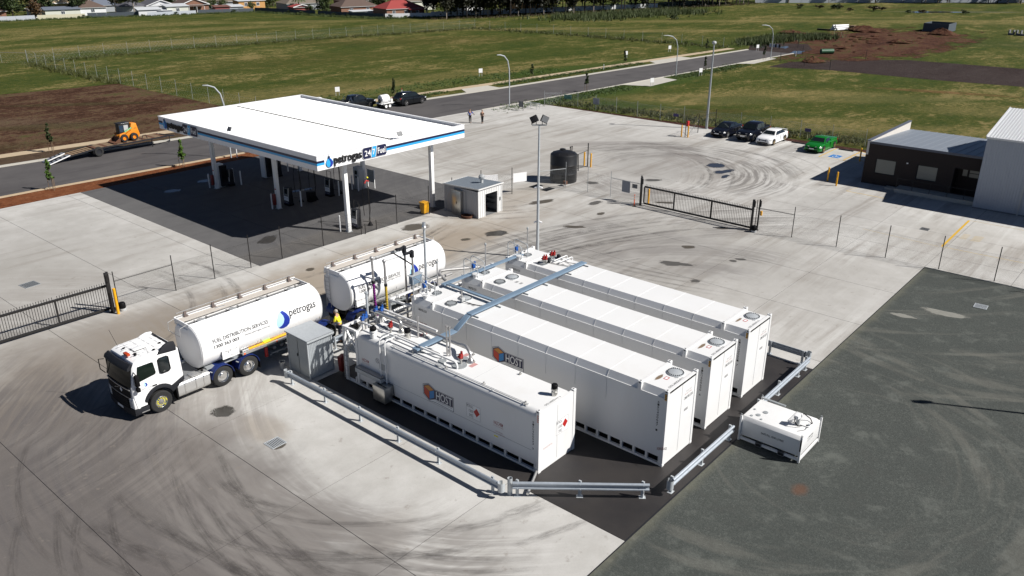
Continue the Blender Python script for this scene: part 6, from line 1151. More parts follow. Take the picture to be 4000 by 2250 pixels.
def hosepole(lab, x, y, h, red=False):
    t = thing('hose_pole', lab, 'hose pole', (x,y,0), 0, 'black hose poles beside the dispensers'); MB().lathe([(.22,0),(.05,.3),(.04,.32)],x,y,12).build('base','black_plastic',t,True); MB().cyl((x,y,.3),(x,y,h),.028,n=8).build('pole','black_steel',t,True); MB().tube([(x,y,h),(x-.35,y,h-.1),(x-.55,y,h-.9),(x-.55,y,1.4),(x-.5,y,.9)],.022,6).build('hose','black_plastic',t,True); MB().tube([(x+.02,y,h-.6),(x+.1,y,1.2),(x-.2,y-.1,.35),(x-.7,y,.5)],.022,6).build('hose','black_plastic',t,True)
    if red: MB().tube([(x-.3,y,h-.35),(x-.15,y,h-.15),(x+.1,y,h-.25)],.05).build('balancer','red',t,True); MB().ball((x,y,h+.05),.07,8,6).build('knob','hivis_yellow',t,True)
hosepole('black hose pole with a red top beside the nearest dispenser', 12.95, 33.5, 3.7, True); hosepole('black hose pole in the middle bay left of the framed dispenser', 14.5, 42.3, 3.4); hosepole('black hose pole right of the middle left dispenser', 13.3, 42.7, 3.4); hosepole('black hose pole by the framed dispenser in the shade', 17.0, 42.2, 3.4)
o = MB().box(13.6,14.2,41.85,42.4,0,.85).build('waste_box','black_plastic',bevel=.03); tag(o,'square black box standing between the dispensers in deep shade','waste bin')
t = thing('wheelie_bin','bright yellow wheelie bin in front of the right canopy column','wheelie bin',(17.75,32.55,0)); MB().prism([(32.32,.08),(32.26,.9),(32.84,.9),(32.72,.08)],17.50,18.0,'x').build('bin_body','yellow',t,bevel=.02); MB().box(17.46,18.04,32.22,32.88,.905,.97).build('lid','yellow',t,bevel=.02)
for x in (17.5,17.96): MB().lathe([(.01,x),(.1,x),(.1,x+.05),(.01,x+.05)],32.74,.1,14,'x').build('wheel','tyre',t,True)

# ------------------------------------------------------------------ POLES
def base_bolt(t, x, y, s=.2): MB().box(x-s,x+s,y-s,y+s,.001,.025).build('base_plate','galv_dull',t)
t = thing('light_pole','tall galvanised pole with two black floodlights standing between the tanks and the black water tank','light pole',(15.76,19.32,0)); x, y = 15.76, 19.32; base_bolt(t,x,y)
zt = 9.1; MB().cyl((x,y,.02),(x,y,zt),.11,.06,n=14).build('pole','galv',t,True); MB().obox((x,y,zt+.04),(.95,.08,.07),-.86).build('cross_arm','galv_dull',t)
for s in (-1,1):
    c = (x+s*.34*cos(-.86), y+s*.34*sin(-.86), zt+.42); f = MB().obox(c,(.48,.09,.44),-.86,s*.45,-.25).build('floodlight','black_steel',t,bevel=.012); MB().obox((c[0]-s*.02,c[1]-.06,c[2]),(.42,.02,.38),-.86,s*.45,-.25).build('lamp_glass','mid_grey',f)
    MB().obox((c[0]-.12,c[1]+.1,zt+.17),(.03,.03,.22)).obox((c[0]+.1,c[1]-.1,zt+.17),(.03,.03,.22)).build('bracket','black_steel',f)
for z, k in ((5.0,.1),(2.6,.08)):
    for s in (-1,1): MB().obox((x+s*.16*.65,y-s*.16*.76,z),(.26,.1,.1),-.86,s*.4).build('camera','sign_white',t,bevel=.02)
t = thing('light_pole','tall tapered grey lamp pole with a round head at the corner of the car park','light pole',(62.58,31.6,0)); x, y = 62.58, 31.6; base_bolt(t,x,y); MB().cyl((x,y,.02),(x,y,9.6),.16,.07,n=12).build('pole','galv_dull',t,True); MB().lathe([(.05,9.6),(.22,9.62),(.26,9.75),(.2,9.9),(.02,9.95)],x,y,14).build('lamp_head','pale_grey',t,True)
t = thing('light_pole','light pole out on the gravel whose long shadow falls towards the white transportable tank','light pole',(17.15,-15.4,0)); x, y = 17.15, -15.4; MB().cyl((x,y,0),(x,y,8.5),.1,.06,n=12).build('pole','galv',t,True); MB().obox((x,y,8.7),(.6,.25,.35),-.86).build('floodlight','black_steel',t)
# the lamp shadow needs the real pole: it stands just outside the right edge of the view
def street_lamp(lab, x, y, h, dx=-1.5, dy=.6):
    t = thing('street_lamp', lab, 'street lamp', (x,y,0), 0, 'curved street lamps along the road'); pts = [(x,y,-.05),(x,y,h*.55),(x+dx*.02,y+dy*.02,h*.72),(x+dx*.15,y+dy*.15,h*.88),(x+dx*.45,y+dy*.45,h*.97),(x+dx*.85,y+dy*.85,h)]
    MB().tube(pts,.075,8).build('pole','galv',t,True); e = Vector((x+dx,y+dy,h)); MB().bar(Vector((x+dx*.8,y+dy*.8,h)), e+Vector((dx*.12,dy*.12,0)), .2,.10).build('lamp_head','pale_grey',t,bevel=.02)
street_lamp('curved street lamp on the verge to the right of the parked black wagon', 58.35,58.56,6.75); street_lamp('curved street lamp beside the middle driveway further along the road', 97.9,56.2,6.5,-2.2,1.2); street_lamp('curved street lamp at the far end of the road by the earthworks', 130.1,54.2,6.2,-2.2,1.2); street_lamp('curved street lamp behind the left end of the fuel canopy', 18.07,61.02,7.2,-1.3,.9)

# ------------------------------------------------------------------ WATER TANK
cx, cy, r, h = 32.98, 30.2, 1.22, 2.55
t = thing('water_tank','round black plastic water tank with a domed ribbed lid','water tank',(cx,cy,0)); MB().lathe([(r-.02,0),(r,.04),(r,.8),(r+.012,.82),(r,.84),(r,1.6),(r+.012,1.62),(r,1.64),(r,h-.12),(r-.03,h-.04)],cx,cy,40).build('tank_wall','tank_black',t,True,angle=50)
MB().lathe([(r-.03,h-.04),(r-.08,h),(r*.7,h+.14),(r*.35,h+.24),(.01,h+.26)],cx,cy,40).build('lid','tank_black',t,True,angle=50)
for i in range(8): a = i*pi/4+.2; MB().bar((cx+.35*cos(a),cy+.35*sin(a),h+.23),(cx+1.08*cos(a),cy+1.08*sin(a),h+.05),.10,.06).build('lid_rib','tank_black',t,bevel=.015)
MB().lathe([(.28,h+.22),(.28,h+.32),(.2,h+.35),(.01,h+.35)],cx+.2,cy+.3,18).build('access_lid','tank_black',t,True)
for dx in (.75,1.0): MB().cyl((cx+dx,cy-.15,h),(cx+dx,cy-.15,h+.42),.04).cyl((cx+dx,cy-.15,h+.40),(cx+dx,cy-.15,h+.5),.06).build('breather','black_plastic',t,True)
MB().tube([(cx+r*.75,cy-r*.75,h-.1),(cx+r*.78,cy-r*.78,.9)],.05).build('level_pipe','tank_black',t,True); MB().cyl((cx-1.0,cy-.9,.25),(cx-1.35,cy-1.25,.25),.07).obox((cx-1.3,cy-1.2,.3),(.3,.3,.3)).build('outlet_valve','rust',t)

# ------------------------------------------------------------------ SMALL SHED WITH ROLLER OPENING
X0, X1, Y0, Y1, H0, H1 = 19.57, 22.34, 28.34, 32.02, 2.34, 2.16
t = thing('metal_shed','grey ribbed metal shed with an open doorway and a round roof ventilator','shed',((X0+X1)/2,(Y0+Y1)/2,0)); SHD = t
ra = radians(-1.2)
def ribwall(x0, x1, z0, z1, y, mat, flip=False, name='wall'):
    n = max(2,int((x1-x0)/.2)); pts = []
    for i in range(n): a = x0+(x1-x0)*i/n; w_ = (x1-x0)/n; pts += [(a,0),(a+w_*.62,0),(a+w_*.72,.025),(a+w_*.90,.025)]
    pts.append((x1,0)); m = MB(); k = len(pts); s = 1 if not flip else -1
    m.add([(p[0],y-s*p[1],z0) for p in pts]+[(p[0],y-s*p[1],z1) for p in pts]+[(p[0],y+s*.03,z0) for p in pts]+[(p[0],y+s*.03,z1) for p in pts],[(i,i+1,k+i+1,k+i) for i in range(k-1)]+[(2*k+i+1,2*k+i,3*k+i,3*k+i+1) for i in range(k-1)]+[(k+i,k+i+1,3*k+i+1,3*k+i) for i in range(k-1)]); return m
DX0_, DX1_, DH = 20.36, 21.78, 1.82
ribwall(X0+.04,DX0_,.01,H0-.04,Y0,0).build('wall','shed_trim',t); ribwall(DX1_,X1-.04,.01,H0-.04,Y0,0).build('wall','shed_trim',t); ribwall(DX0_,DX1_,DH+.03,H0-.04,Y0,0).build('wall','shed_trim',t)
for bx in ((DX0_-.04,DX0_+.0,Y0-.035,Y0+.05,0,DH),(DX1_,DX1_+.04,Y0-.035,Y0+.05,0,DH),(DX0_-.04,DX1_+.04,Y0-.035,Y0+.05,DH,DH+.04)): MB().box(*bx).build('door_frame','shed_trim',t)
swapxy(ribwall(Y0+.04,Y1-.04,.01,H1-.02,X0,0)).build('wall','shed_wall',t); swapxy(ribwall(Y0+.04,Y1-.04,.01,H1,X1,0,True)).build('wall','shed_wall',t); ribwall(X0+.04,X1-.04,.01,H1-.06,Y1,0,True).build('wall','shed_wall',t)
for x, y in ((X0,Y0),(X1,Y0),(X0,Y1),(X1,Y1)): MB().box(x-.03,x+.03,y-.03,y+.03,0,H1-.02).build('corner_trim','shed_trim',t)
m = MB().add([(X0-.08,Y0-.10,H0),(X1+.08,Y0-.10,H0),(X1+.08,Y1+.1,H1),(X0-.08,Y1+.1,H1),(X0-.08,Y0-.10,H0+.04),(X1+.08,Y0-.10,H0+.04),(X1+.08,Y1+.1,H1+.04),(X0-.08,Y1+.1,H1+.04)],[(0,3,2,1),(4,5,6,7),(0,1,5,4),(1,2,6,5),(2,3,7,6),(3,0,4,7)]); rf = m.build('roof','shed_roof',t)
for i in range(13): x = X0+.05+i*(X1-X0-.1)/12; MB().bar((x,Y0-.10,H0+.05),(x,Y1+.1,H1+.05),.03,.025).build('roof_rib','shed_roof',rf)
MB().bar((X0-.09,Y0-.12,H0+.02),(X1+.09,Y0-.12,H0+.02),.03,.10).bar((X0-.1,Y0-.09,H0+.02),(X0-.1,Y1+.1,H1+.02),.03,.10).bar((X0-.09,Y1+.12,H1+.02),(X1+.09,Y1+.12,H1+.02),.03,.08).build('barge_trim','shed_trim',t)
v = MB().lathe([(.13,H0-.06),(.13,H0+.28)],21.35,29.6,16).build('ventilator_neck','pale_grey',t,True); MB().ball((21.35,29.6,H0+.44),(.24,.24,.22),16,8).build('ventilator','pale_grey',t,True)
m = MB()
for i in range(16): a = i*pi/8; m.tube([(21.35+.10*cos(a),29.6+.10*sin(a),H0+.66),(21.35+.235*cos(a+.2),29.6+.235*sin(a+.2),H0+.52),(21.35+.235*cos(a+.5),29.6+.235*sin(a+.5),H0+.38),(21.35+.12*cos(a+.6),29.6+.12*sin(a+.6),H0+.25)],.014,4)
m.build('vane','galv_dull',v,True)
MB().box(X0+.06,X1-.06,Y0+.08,Y1-.08,.001,.006).build('floor','mid_grey',t)
for z in (.55,.95,1.35): MB().box(21.95,22.25,29.0,31.6,z,z+.03).build('shelf','mid_grey',t); MB().box(20.0,22.0,31.5,31.9,z+.1,z+.13).build('shelf','mid_grey',t)
MB().cyl((20.55,28.8,.15),(20.72,28.95,1.6),.02,n=6).build('broom','pale_grey',t); MB().obox((22.1,28.305,1.1),(.12,.03,.28)).build('fuse_plate','mid_grey',t)
o = MB().lathe([(.14,.01),(.16,.4),(.17,.42),(.14,.42)],20.85,29.0,14).build('bucket','sign_white',smooth=True); tag(o,'white bucket standing in the doorway of the grey shed','bucket')
for i,(x, y, z, s) in enumerate(((21.2,30.2,0,.4),(21.6,29.6,0,.35),(22.1,30.0,.98,.22),(22.1,30.6,.98,.2))): o = MB().box(x-s/2,x+s/2,y-s/2,y+s/2,z+.007,z+s).build('storage_box',['dark_grey','timber','pale_grey','tail_red'][i]); tag(o,['dark box on the shed floor behind the white bucket','brown box on the shed floor by the doorway','pale box on the middle shelf inside the shed','red box on the middle shelf inside the shed'][i],'box')
t = thing('electrical_cabinet','tall bright metal cabinet on the shaded side wall of the grey shed','cabinet',(19.35,30.4,0)); b = MB().box(19.22,19.52,29.95,30.9,.02,1.95).build('case','stainless',t,bevel=.01); MB().box(19.19,19.53,29.92,30.93,1.952,1.98).build('lid','stainless',t); MB().box(19.214,19.218,30.42,30.426,.1,1.9).build('door_gap','dark_grey',b); MB().box(19.205,19.2185,30.34,30.38,.9,1.1).build('handle','dark_grey',b)
MB().tube([(19.52,29.72,1.95),(19.45,29.7,1.95),(19.45,29.7,.7),(19.42,29.68,.3)],.03,7).build('conduit','pale_grey',t,True)
t = thing('hose_coil','rusty brown hose coiled on the ground against the grey shed','hose',(19.2,29.3,0)); m = MB()
for k_ in range(4): rr = .42+.03*(k_%2); m.tube([(19.2+rr*cos(a)*(.85),29.25+rr*sin(a)*1.05,.035+.05*k_) for a in [i*2*pi/24 for i in range(25)]],.032,6)
m.build('coil','rust',t,True); MB().tube([(19.3,28.9,.1),(19.4,28.75,.35),(19.45,28.8,.1)],.025,6).build('loose_end','rust',t,True)

# ------------------------------------------------------------------ BRICK OFFICE AND WAREHOUSE
BX, BY0, BY1, BH, BXE = 50.42, -.24, 9.44, 3.84, 62.3
t = thing('office_building','single storey dark brick office with a grey skillion roof beside the car park','building',(56,4.6,0)); OFF = t
wins = [(6.72,8.46,1.03,2.36),(3.28,4.95,1.08,2.36)]; alcove = (BY0,2.02,0,2.55)
def wallbox(y0,y1,z0,z1,nm='wall',mat='mortar'): return MB().box(BX+.012,BX+.20,y0,y1,z0,z1).build(nm,mat,t)
wallbox(8.46,BY1-.012,.0,3.72); wallbox(4.95,6.72,.0,3.72); wallbox(2.02,3.28,.0,3.72)
for a, b, c, d in wins: wallbox(a,b,0,c); wallbox(a,b,d,3.72)
wallbox(BY0+.05,2.02,2.55,3.72)
MB().box(BX+.21,BXE,BY1-.20,BY1-.012,0,3.72).build('wall','mortar',t); MB().box(BX+1.4,BX+1.55,BY0+.05,2.02,0,2.6).build('wall','brick_dark',t); MB().box(BX+.201,BX+1.39,2.03,2.2,0,2.6).build('wall','brick_dark',t); MB().box(BXE-.2,BXE,BY0,BY1-.21,0,2.9).build('wall','mortar',t)
# bricks: running bond on the seen front wall, every brick its own piece
bw, bh, g = .232, .078, .010; bm0 = MB().box(0,.04,0,bw,0,bh); bricks = []
zc = 0.0; row = 0
def blocked(y0, y1, z0, z1):
    for a, b, c, d in wins + [alcove]:
        if y1 > a and y0 < b and z1 > c and z0 < d: return (a, b)
    return None
while zc + bh < 3.73:
    y = BY0 - (bw+g)*.5*(row % 2)
    while y < BY1 - .02:
        a, b = max(y, BY0), min(y+bw, BY1); blk = blocked(a, b, zc, zc+bh)
        if blk:
            if a < blk[0] - .03: bricks.append((a, blk[0], zc))
            elif b > blk[1] + .03: bricks.append((blk[1], b, zc))
        elif b-a > .04: bricks.append((a, b, zc))
        y += bw+g
    zc += bh+g; row += 1
near_b = sorted(bricks, key=lambda q: hypot(q[0]-6.5, (q[2]-2.6)*1.0) if abs((q[1]-q[0])-bw) < 1e-6 else 99)[:300]
ns = set(near_b); first = None
for a, b, z in near_b:
    if first is None: first = MB().box(0,.035,0,bw,0,bh).build('brick','brick_dark',t,world=False); q = first
    else: q = clone(first)
    q.location = (BX-56+random.uniform(-.003,.003), a-4.6, z)
m = MB()
for a, b, z in bricks:
    if (a,b,z) not in ns: d = random.uniform(-.003,.003); m.box(BX+d,BX+.035,a,b,z,z+bh)
m.build('brick','brick_dark',t,kind='stuff')
m = MB(); zc = 0; row = 0      # side wall courses
while zc + bh < 3.73:
    x = BX+.05-(bw+g)*.5*(row%2)
    while x < BXE: a, b = max(x,BX+.04), min(x+bw,BXE); m.box(a,b,BY1-.02,BY1+random.uniform(-.003,.003),zc,zc+bh) if b-a > .05 else None; x += bw+g
    zc += bh+g; row += 1
m.build('brick','brick_dark',t,kind='stuff')
for a, b, c, d in wins:
    f = MB(); w_ = .05
    for bx in ((BX+.05,BX+.12,a+.001,a+w_,c+.001,d-.001),(BX+.05,BX+.12,b-w_,b-.001,c+.001,d-.001),(BX+.05,BX+.12,a+w_,b-w_,c+.001,c+w_),(BX+.05,BX+.12,a+w_,b-w_,d-w_,d-.001)): f.box(*bx)
    wi = f.build('window','dark_grey',t); MB().box(BX+.09,BX+.10,a+w_,b-w_,c+w_,d-w_).build('pane','blind_pane',wi); MB().box(BX-.02,BX+.05,a-.02,b+.02,c-.06,c-.002).build('sill','brick_dark',wi)
MB().box(BX+1.35,BX+1.395,1.25,1.62,1.7,2.45).build('pane','blind_pane',t); w2 = MB().box(BX+1.34,BX+1.39,.3,1.15,1.6,2.4).build('window','dark_grey',t); MB().box(BX+1.33,BX+1.338,.36,1.09,1.66,1.98).build('pane','blind_pane',w2); MB().box(BX+1.33,BX+1.338,.36,1.09,2.03,2.34).build('pane','blind_pane',w2); MB().box(BX+1.34,BX+1.392,-.15,.22,.1,2.1).build('door','dark_grey',t)
MB().obox((BX-.03,5.8,2.35),(.08,.14,.1)).build('wall_lamp','sign_white',t)
# roof: skillion falling to the back, parapet on the car-park side
zf, zb = 3.72, 2.95
m = MB(); m.add([(BX-.05,BY0+.02,zf),(BXE+.2,BY0+.02,zb),(BXE+.2,BY1-.22,zb),(BX-.05,BY1-.22,zf),(BX-.05,BY0+.02,zf+.05),(BXE+.2,BY0+.02,zb+.05),(BXE+.2,BY1-.22,zb+.05),(BX-.05,BY1-.22,zf+.05)],[(0,3,2,1),(4,5,6,7),(0,1,5,4),(1,2,6,5),(2,3,7,6),(3,0,4,7)]); rf = m.build('roof','office_roof',t)
for i in range(13): y = BY0+.3+i*(BY1-BY0-.8)/12; MB().bar((BX,y,zf+.06),(BXE+.2,y,zb+.06),.05,.03).build('roof_rib','office_roof',rf)
MB().prism([(BX-.02,2.6),(BXE,2.6),(BXE,3.82),(BX-.02,3.82)],BY1-.215,BY1-.02,'y').build('parapet','parapet_in',t); MB().box(BX-.06,BXE+.03,BY1-.27,BY1+.04,3.822,3.88).build('parapet_capping','office_trim',t); MB().box(BX-.10,BX-.052,BY0,BY1-.28,zf-.10,zf+.10).build('gutter','office_trim',t)
# raised path with rail in front of the office
t = thing('ramp','low concrete ramp with a dark rail in front of the brick office','ramp',(49.6,3,0)); MB().box(48.95,BX-.03,-.2,6.1,.002,.34).build('slab','kerb',t)
for y in (.6,1.9,3.3,4.7,6.0): MB().cyl((48.98,y,.34),(48.98,y,1.25),.02,n=7).build('post','black_steel',t)
for z in (.75,1.25): MB().cyl((48.98,-.1,z),(48.98,6.05,z),.018,n=7).build('rail','black_steel',t)
MB().box(49.5,50.2,6.12,7.1,.002,.16).build('step','kerb',t)
# warehouse
WX, WY0, WY1, WH = 48.4, -26.0, -.27, 5.88
t = thing('warehouse','tall pale grey ribbed steel warehouse at the right edge of the view','building',(55,-13,0))
swapxy(ribwall(WY0,WY1,0,WH-.05,WX,0)).build('wall','warehouse_wall',t); ribwall(WX+.03,WX+13.9,0,WH-.05,WY1,0,True).build('wall','warehouse_wall',t); MB().prism([(WX+.05,WH-.05),(WX+13.9,WH-.05),(WX+6.95,WH+1.27)],WY1-.06,WY1-.02,'y').build('gable','warehouse_wall',t)
xr, zr = WX+6.95, WH+1.32
for sgn in (1,):
    n = int((WY1-WY0)/.22); m = MB()
    for i in range(n):
        y = WY0+(WY1-WY0+.06)*i/n; w_ = (WY1-WY0+.06)/n
        for (xa, za, xb_, zb_) in ((WX-.12,WH-.02,xr,zr),(xr,zr,WX+14.0,WH-.02)):
            m.add([(xa,y,za),(xb_,y,zb_),(xb_,y+w_*.6,zb_),(xa,y+w_*.6,za),(xb_,y+w_*.7,zb_+.03),(xa,y+w_*.7,za+.03),(xb_,y+w_*.9,zb_+.03),(xa,y+w_*.9,za+.03),(xb_,y+w_,zb_),(xa,y+w_,za)],[(0,1,2,3),(3,2,4,5),(5,4,6,7),(7,6,8,9)])
    m.build('roof','warehouse_roof',t)
MB().box(WX-.17,WX-.122,WY0,WY1+.05,WH-.14,WH+.0).build('gutter','warehouse_roof',t); MB().bar((WX-.12,WY1+.08,WH+.02),(xr,WY1+.08,zr+.02),.05,.14).build('barge_trim','warehouse_roof',t); MB().box(WX-.09,WX-.03,-3.6,-3.5,0,WH-.15).build('downpipe','pale_grey',t); MB().box(WX-.032,WX-.028,WY0,WY1,0,.10).build('skirting','mid_grey',t)

# ------------------------------------------------------------------ CARS
def rrect(x, hw, z0, z1, rb, rt, tuck=0.0, n=3):
    pts = []
    for (cy, cz, a0, r) in ((hw-rb,z0+rb,-pi/2,rb),(hw-tuck-rt,z1-rt,0,rt),(-(hw-tuck-rt),z1-rt,pi/2,rt),(-(hw-rb),z0+rb,pi,rb)):
        for i in range(n+1): a = a0+pi/2*i/n; pts.append((x,cy+r*cos(a),cz+r*sin(a)))
    return pts
def car(lab, loc, rz, kind, paintm, wheelm='aluminium', group='cars parked in the marked bays', glass='glass_dark', cat='car', plate=True):
    """local: front towards -x, wheels on z=0, origin at ground centre"""
    P = dict(sedan=dict(L=4.85,W=1.80,hood=.92,belt=.98,roof=1.43,tail=1.0,cab=(-1.05,-.35,.95,1.75),wb=(-1.45,1.33),r=.33),
             ute=dict(L=5.3,W=1.86,hood=1.16,belt=1.22,roof=1.82,tail=1.20,cab=(-1.15,-.55,1.0,1.15),wb=(-1.62,1.60),r=.39),
             sute=dict(L=5.0,W=1.86,hood=.93,belt=1.0,roof=1.44,tail=1.03,cab=(-1.15,-.42,.32,.62),wb=(-1.50,1.48),r=.35),
             suv=dict(L=4.75,W=1.88,hood=1.02,belt=1.10,roof=1.68,tail=1.2,cab=(-1.15,-.45,1.75,2.2),wb=(-1.42,1.42),r=.37))[kind]
    L, W_, r = P['L'], P['W'], P['r']; t = thing('parked_car', lab, cat, (0,0,0), 0, group); hw = W_/2; gz = .20 if kind != 'ute' else .34
    c0, c1, c2, c3 = P['cab']
    st = [(-L/2,hw-.28,gz+.12,P['hood']-.32),(-L/2+.10,hw-.10,gz+.02,P['hood']-.18),(-L/2+.45,hw-.02,gz,P['hood']-.07),(-1.1,hw,gz,P['hood']+.02),(c0,hw,gz,P['belt']-.02),(0,hw,gz,P['belt']),(c3 if kind != 'ute' else c3,hw,gz,P['belt']+.01),(L/2-.35,hw-.03,gz+.02,P['tail']),(L/2-.06,hw-.10,gz+.08,P['tail']-.04),(L/2,hw-.22,gz+.16,P['tail']-.22)]
    MB().loft([rrect(x,w_,a,b,.10,.13 if kind != 'ute' else .08,.05) for x,w_,a,b in st]).build('body',paintm,t,True,world=False,angle=50)
    bz = P['belt']-.06; tw = hw-.30 if kind != 'ute' else hw-.24
    gh = [rrect(c0-.08,hw-.14,bz-.1,bz+.04,.02,.02,.0),rrect(c0+.02,hw-.12,bz-.1,bz+.10,.02,.03,.03),rrect(c1,hw-.10,bz-.1,P['roof']-.05,.02,.09,hw-.10-tw),rrect((c1+c2)/2,hw-.08,bz-.1,P['roof'],.02,.10,hw-.08-tw-.02),rrect(c2,hw-.10,bz-.1,P['roof']-.05,.02,.09,hw-.10-tw),rrect(c3,hw-.16,bz-.1,bz+.10,.02,.03,.05)]
    MB().loft(gh).build('cabin',paintm,t,True,world=False,angle=50)
    zt, zb = P['roof']-.10, P['belt']+.03; o = .012
    def q(nm, pts, mat=glass): m = MB(); m.quad(*pts); m2 = m.build(nm, mat, t, world=False); return m2
    def sy(z): f = (z-bz)/(P['roof']-.05-bz); return hw-.10+(tw-(hw-.10))*max(0,min(1,f))+.022
    f = lambda a, b, k: a+(b-a)*k
    xw = lambda z: f(c0+.0, c1-.02, (z-bz-.06)/(P['roof']-.05-bz-.06))-.055; xr_ = lambda z: f(c3, c2, (z-bz-.06)/(P['roof']-.05-bz-.06))+.05
    q('windscreen',[(xw(zb),-sy(zb)+.10,zb),(xw(zb),sy(zb)-.10,zb),(xw(zt),sy(zt)-.12,zt),(xw(zt),-sy(zt)+.12,zt)]); q('rear_window',[(xr_(zb+.05),sy(zb)-.14,zb+.05),(xr_(zb+.05),-sy(zb)+.14,zb+.05),(xr_(zt),-sy(zt)+.14,zt),(xr_(zt),sy(zt)-.14,zt)])
    for s in (-1,1):
        mid = (c1+c2)/2+.12
        for a, b in (((0,mid-.04),(mid+.04,1)) if kind != 'sute' else ((0,c2-.05),)) if True else ():
            xa0 = xw(zb)+.16 if a == 0 else a; xa1 = xw(zt)+.14 if a == 0 else a; xb0 = xr_(zb)-.16 if b == 1 else b; xb1 = xr_(zt)-.12 if b == 1 else b
            q('side_window',[(xa0,s*sy(zb),zb),(xb0,s*sy(zb),zb),(xb1,s*sy(zt),zt),(xa1,s*sy(zt),zt)])
        MB().obox((c0+.25,s*(hw+.07),P['belt']+.06),(.12,.18,.13)).build('mirror',paintm if kind != 'ute' else 'chrome',t,bevel=.03,world=False)
        MB().prism([(-L/2+.04,s*(hw-.62)),(-L/2-.0+.12,s*(hw-.13)),(-L/2+.45,s*(hw-.015)),(-L/2+.42,s*(hw-.2)),(-L/2+.2,s*(hw-.6))],P['hood']-.34,P['hood']-.20).build('headlight','lens',t,bevel=.01,world=False)
        MB().box(L/2-.14,L/2-.03,s*(hw-.40),s*(hw-.10),P['tail']-.30,P['tail']-.12).build('tail_light','tail_red',t,bevel=.01,world=False)
        MB().box(-L/2+.9,L/2-.9,s*(hw+.004),s*(hw+.012),gz+.02,gz+.10).build('sill','black_plastic' if kind in ('ute','suv') else paintm,t,world=False)
        for x in (.15,c2-.1): MB().box(x-.004,x+.004,s*(hw-.03),s*(hw+.0035),gz+.15,P['belt']-.1).build('door_gap','black_plastic',t,world=False)
    MB().box(-L/2-.015,-L/2+.05,-.42,.42,P['hood']-.42,P['hood']-.30).build('grille','black_plastic',t,bevel=.015,world=False); MB().box(-L/2-.01,-L/2+.06,-.62,.62,gz+.06,gz+.20).build('air_intake','black_plastic',t,bevel=.02,world=False); MB().box(-L/2-.025,-L/2-.016,-.26,.26,gz+.24,gz+.35).build('number_plate','sign_white',t,world=False)
    if kind == 'ute':
        MB().box(1.2,L/2-.12,-hw+.12,hw-.12,P['tail']+.012,P['tail']+.03).build('tray_cover','black_plastic',t,world=False)
        for s in (-1,1): MB().tube([(1.28,s*(hw-.2),P['tail']),(1.33,s*(hw-.26),P['roof']-.1),(1.75,s*(hw-.22),P['tail']+.02)],.035,7).build('sports_bar','chrome',t,True,world=False)
        MB().box(-L/2-.03,-L/2+.02,-.5,.5,P['hood']-.44,P['hood']-.40).build('grille_bar','chrome',t,world=False)
    if kind == 'sute': MB().loft([rrect(.45,hw-.1,.9,1.12,.02,.06),rrect(.9,hw-.08,.9,1.16,.02,.06),rrect(L/2-.5,hw-.08,.9,1.12,.02,.06),rrect(L/2-.12,hw-.14,.9,1.05,.02,.04)]).build('tray_cover',paintm,t,True,world=False)
    if lab.startswith('white sedan'): MB().bar((L/2-.25,-.7,1.16),(L/2-.25,.7,1.16),.16,.04).build('spoiler',paintm,t,world=False,bevel=.01); MB().box(L/2-.28,L/2-.22,-.6,-.55,.98,1.15).box(L/2-.28,L/2-.22,.55,.6,.98,1.15).build('spoiler_leg',paintm,t,world=False)
    for x in P['wb']:
        for s in (-1,1):
            MB().lathe([(.01,s*(hw+.006)),(r+.07,s*(hw+.006)),(r+.07,s*(hw-.2)),(.01,s*(hw-.2))],x,r+.0,22,'y').build('wheel_arch','black_plastic',t,world=False) if False else None
            wh = MB().lathe([(r*.64,s*(hw+.02)),(r*.94,s*(hw+.02)),(r,s*(hw-.02)),(r,s*(hw-.2)),(.01,s*(hw-.2))],x,r,22,'y').build('tyre','tyre',t,True,world=False); MB().lathe([(r*.66,s*(hw+.024)),(r*.6,s*(hw+.01)),(r*.55,s*(hw-.03)),(.01,s*(hw-.03))],x,r,22,'y').build('rim_well','dark_grey',wh,True,world=False)
            m = MB()
            for i in range(5): a = 2*pi*i/5+.3; m.bar((x+.05*cos(a),s*(hw+.012),r+.05*sin(a)),(x+r*.62*cos(a),s*(hw+.012),r+r*.62*sin(a)),.025 if False else .05,.09)
            m.lathe([(r*.16,s*(hw+.03)),(.01,s*(hw+.035))],x,r,10,'y'); m.build('rim',wheelm,wh,world=False)
            ar = MB(); n = 14
            for i in range(n): a0 = pi*i/n; a1 = pi*(i+1)/n; R0, R1 = r+.015, r+.075; ar.quad((x+R0*cos(a0),s*(hw+.004),r+R0*sin(a0)),(x+R1*cos(a0),s*(hw+.004),r+R1*sin(a0)),(x+R1*cos(a1),s*(hw+.004),r+R1*sin(a1)),(x+R0*cos(a1),s*(hw+.004),r+R0*sin(a1)))
            ar.build('wheel_arch','black_plastic',t,world=False)
    t.location = (loc[0],loc[1],0); t.rotation_euler = (0,0,rz); return t
car('black sedan in the parking bay nearest the tall lamp pole', (61.15,28.3), .0, 'sedan', 'car_black'); car('black dual cab utility with silver sports bars between the black and white sedans', (61.35,25.2), .0, 'ute', 'car_black', 'chrome')
car('white sedan with a rear spoiler parked beside the black utility', (60.9,22.75), .0, 'sedan', 'car_white', 'gold_wheel'); car('bright green two door utility with gold wheels parked by the disabled bay', (60.95,17.35), .0, 'sute', 'car_green', 'gold_wheel')
car('black wagon parked on the road towing the small white tank', (50.95,70.0), pi-.03, 'suv', 'car_dark', 'chrome', 'black vehicles stopped on the road'); car('black dual cab utility behind the small white tank trailer on the road', (43.9,72.6), pi-.03, 'ute', 'car_dark', 'dark_grey', 'black vehicles stopped on the road')
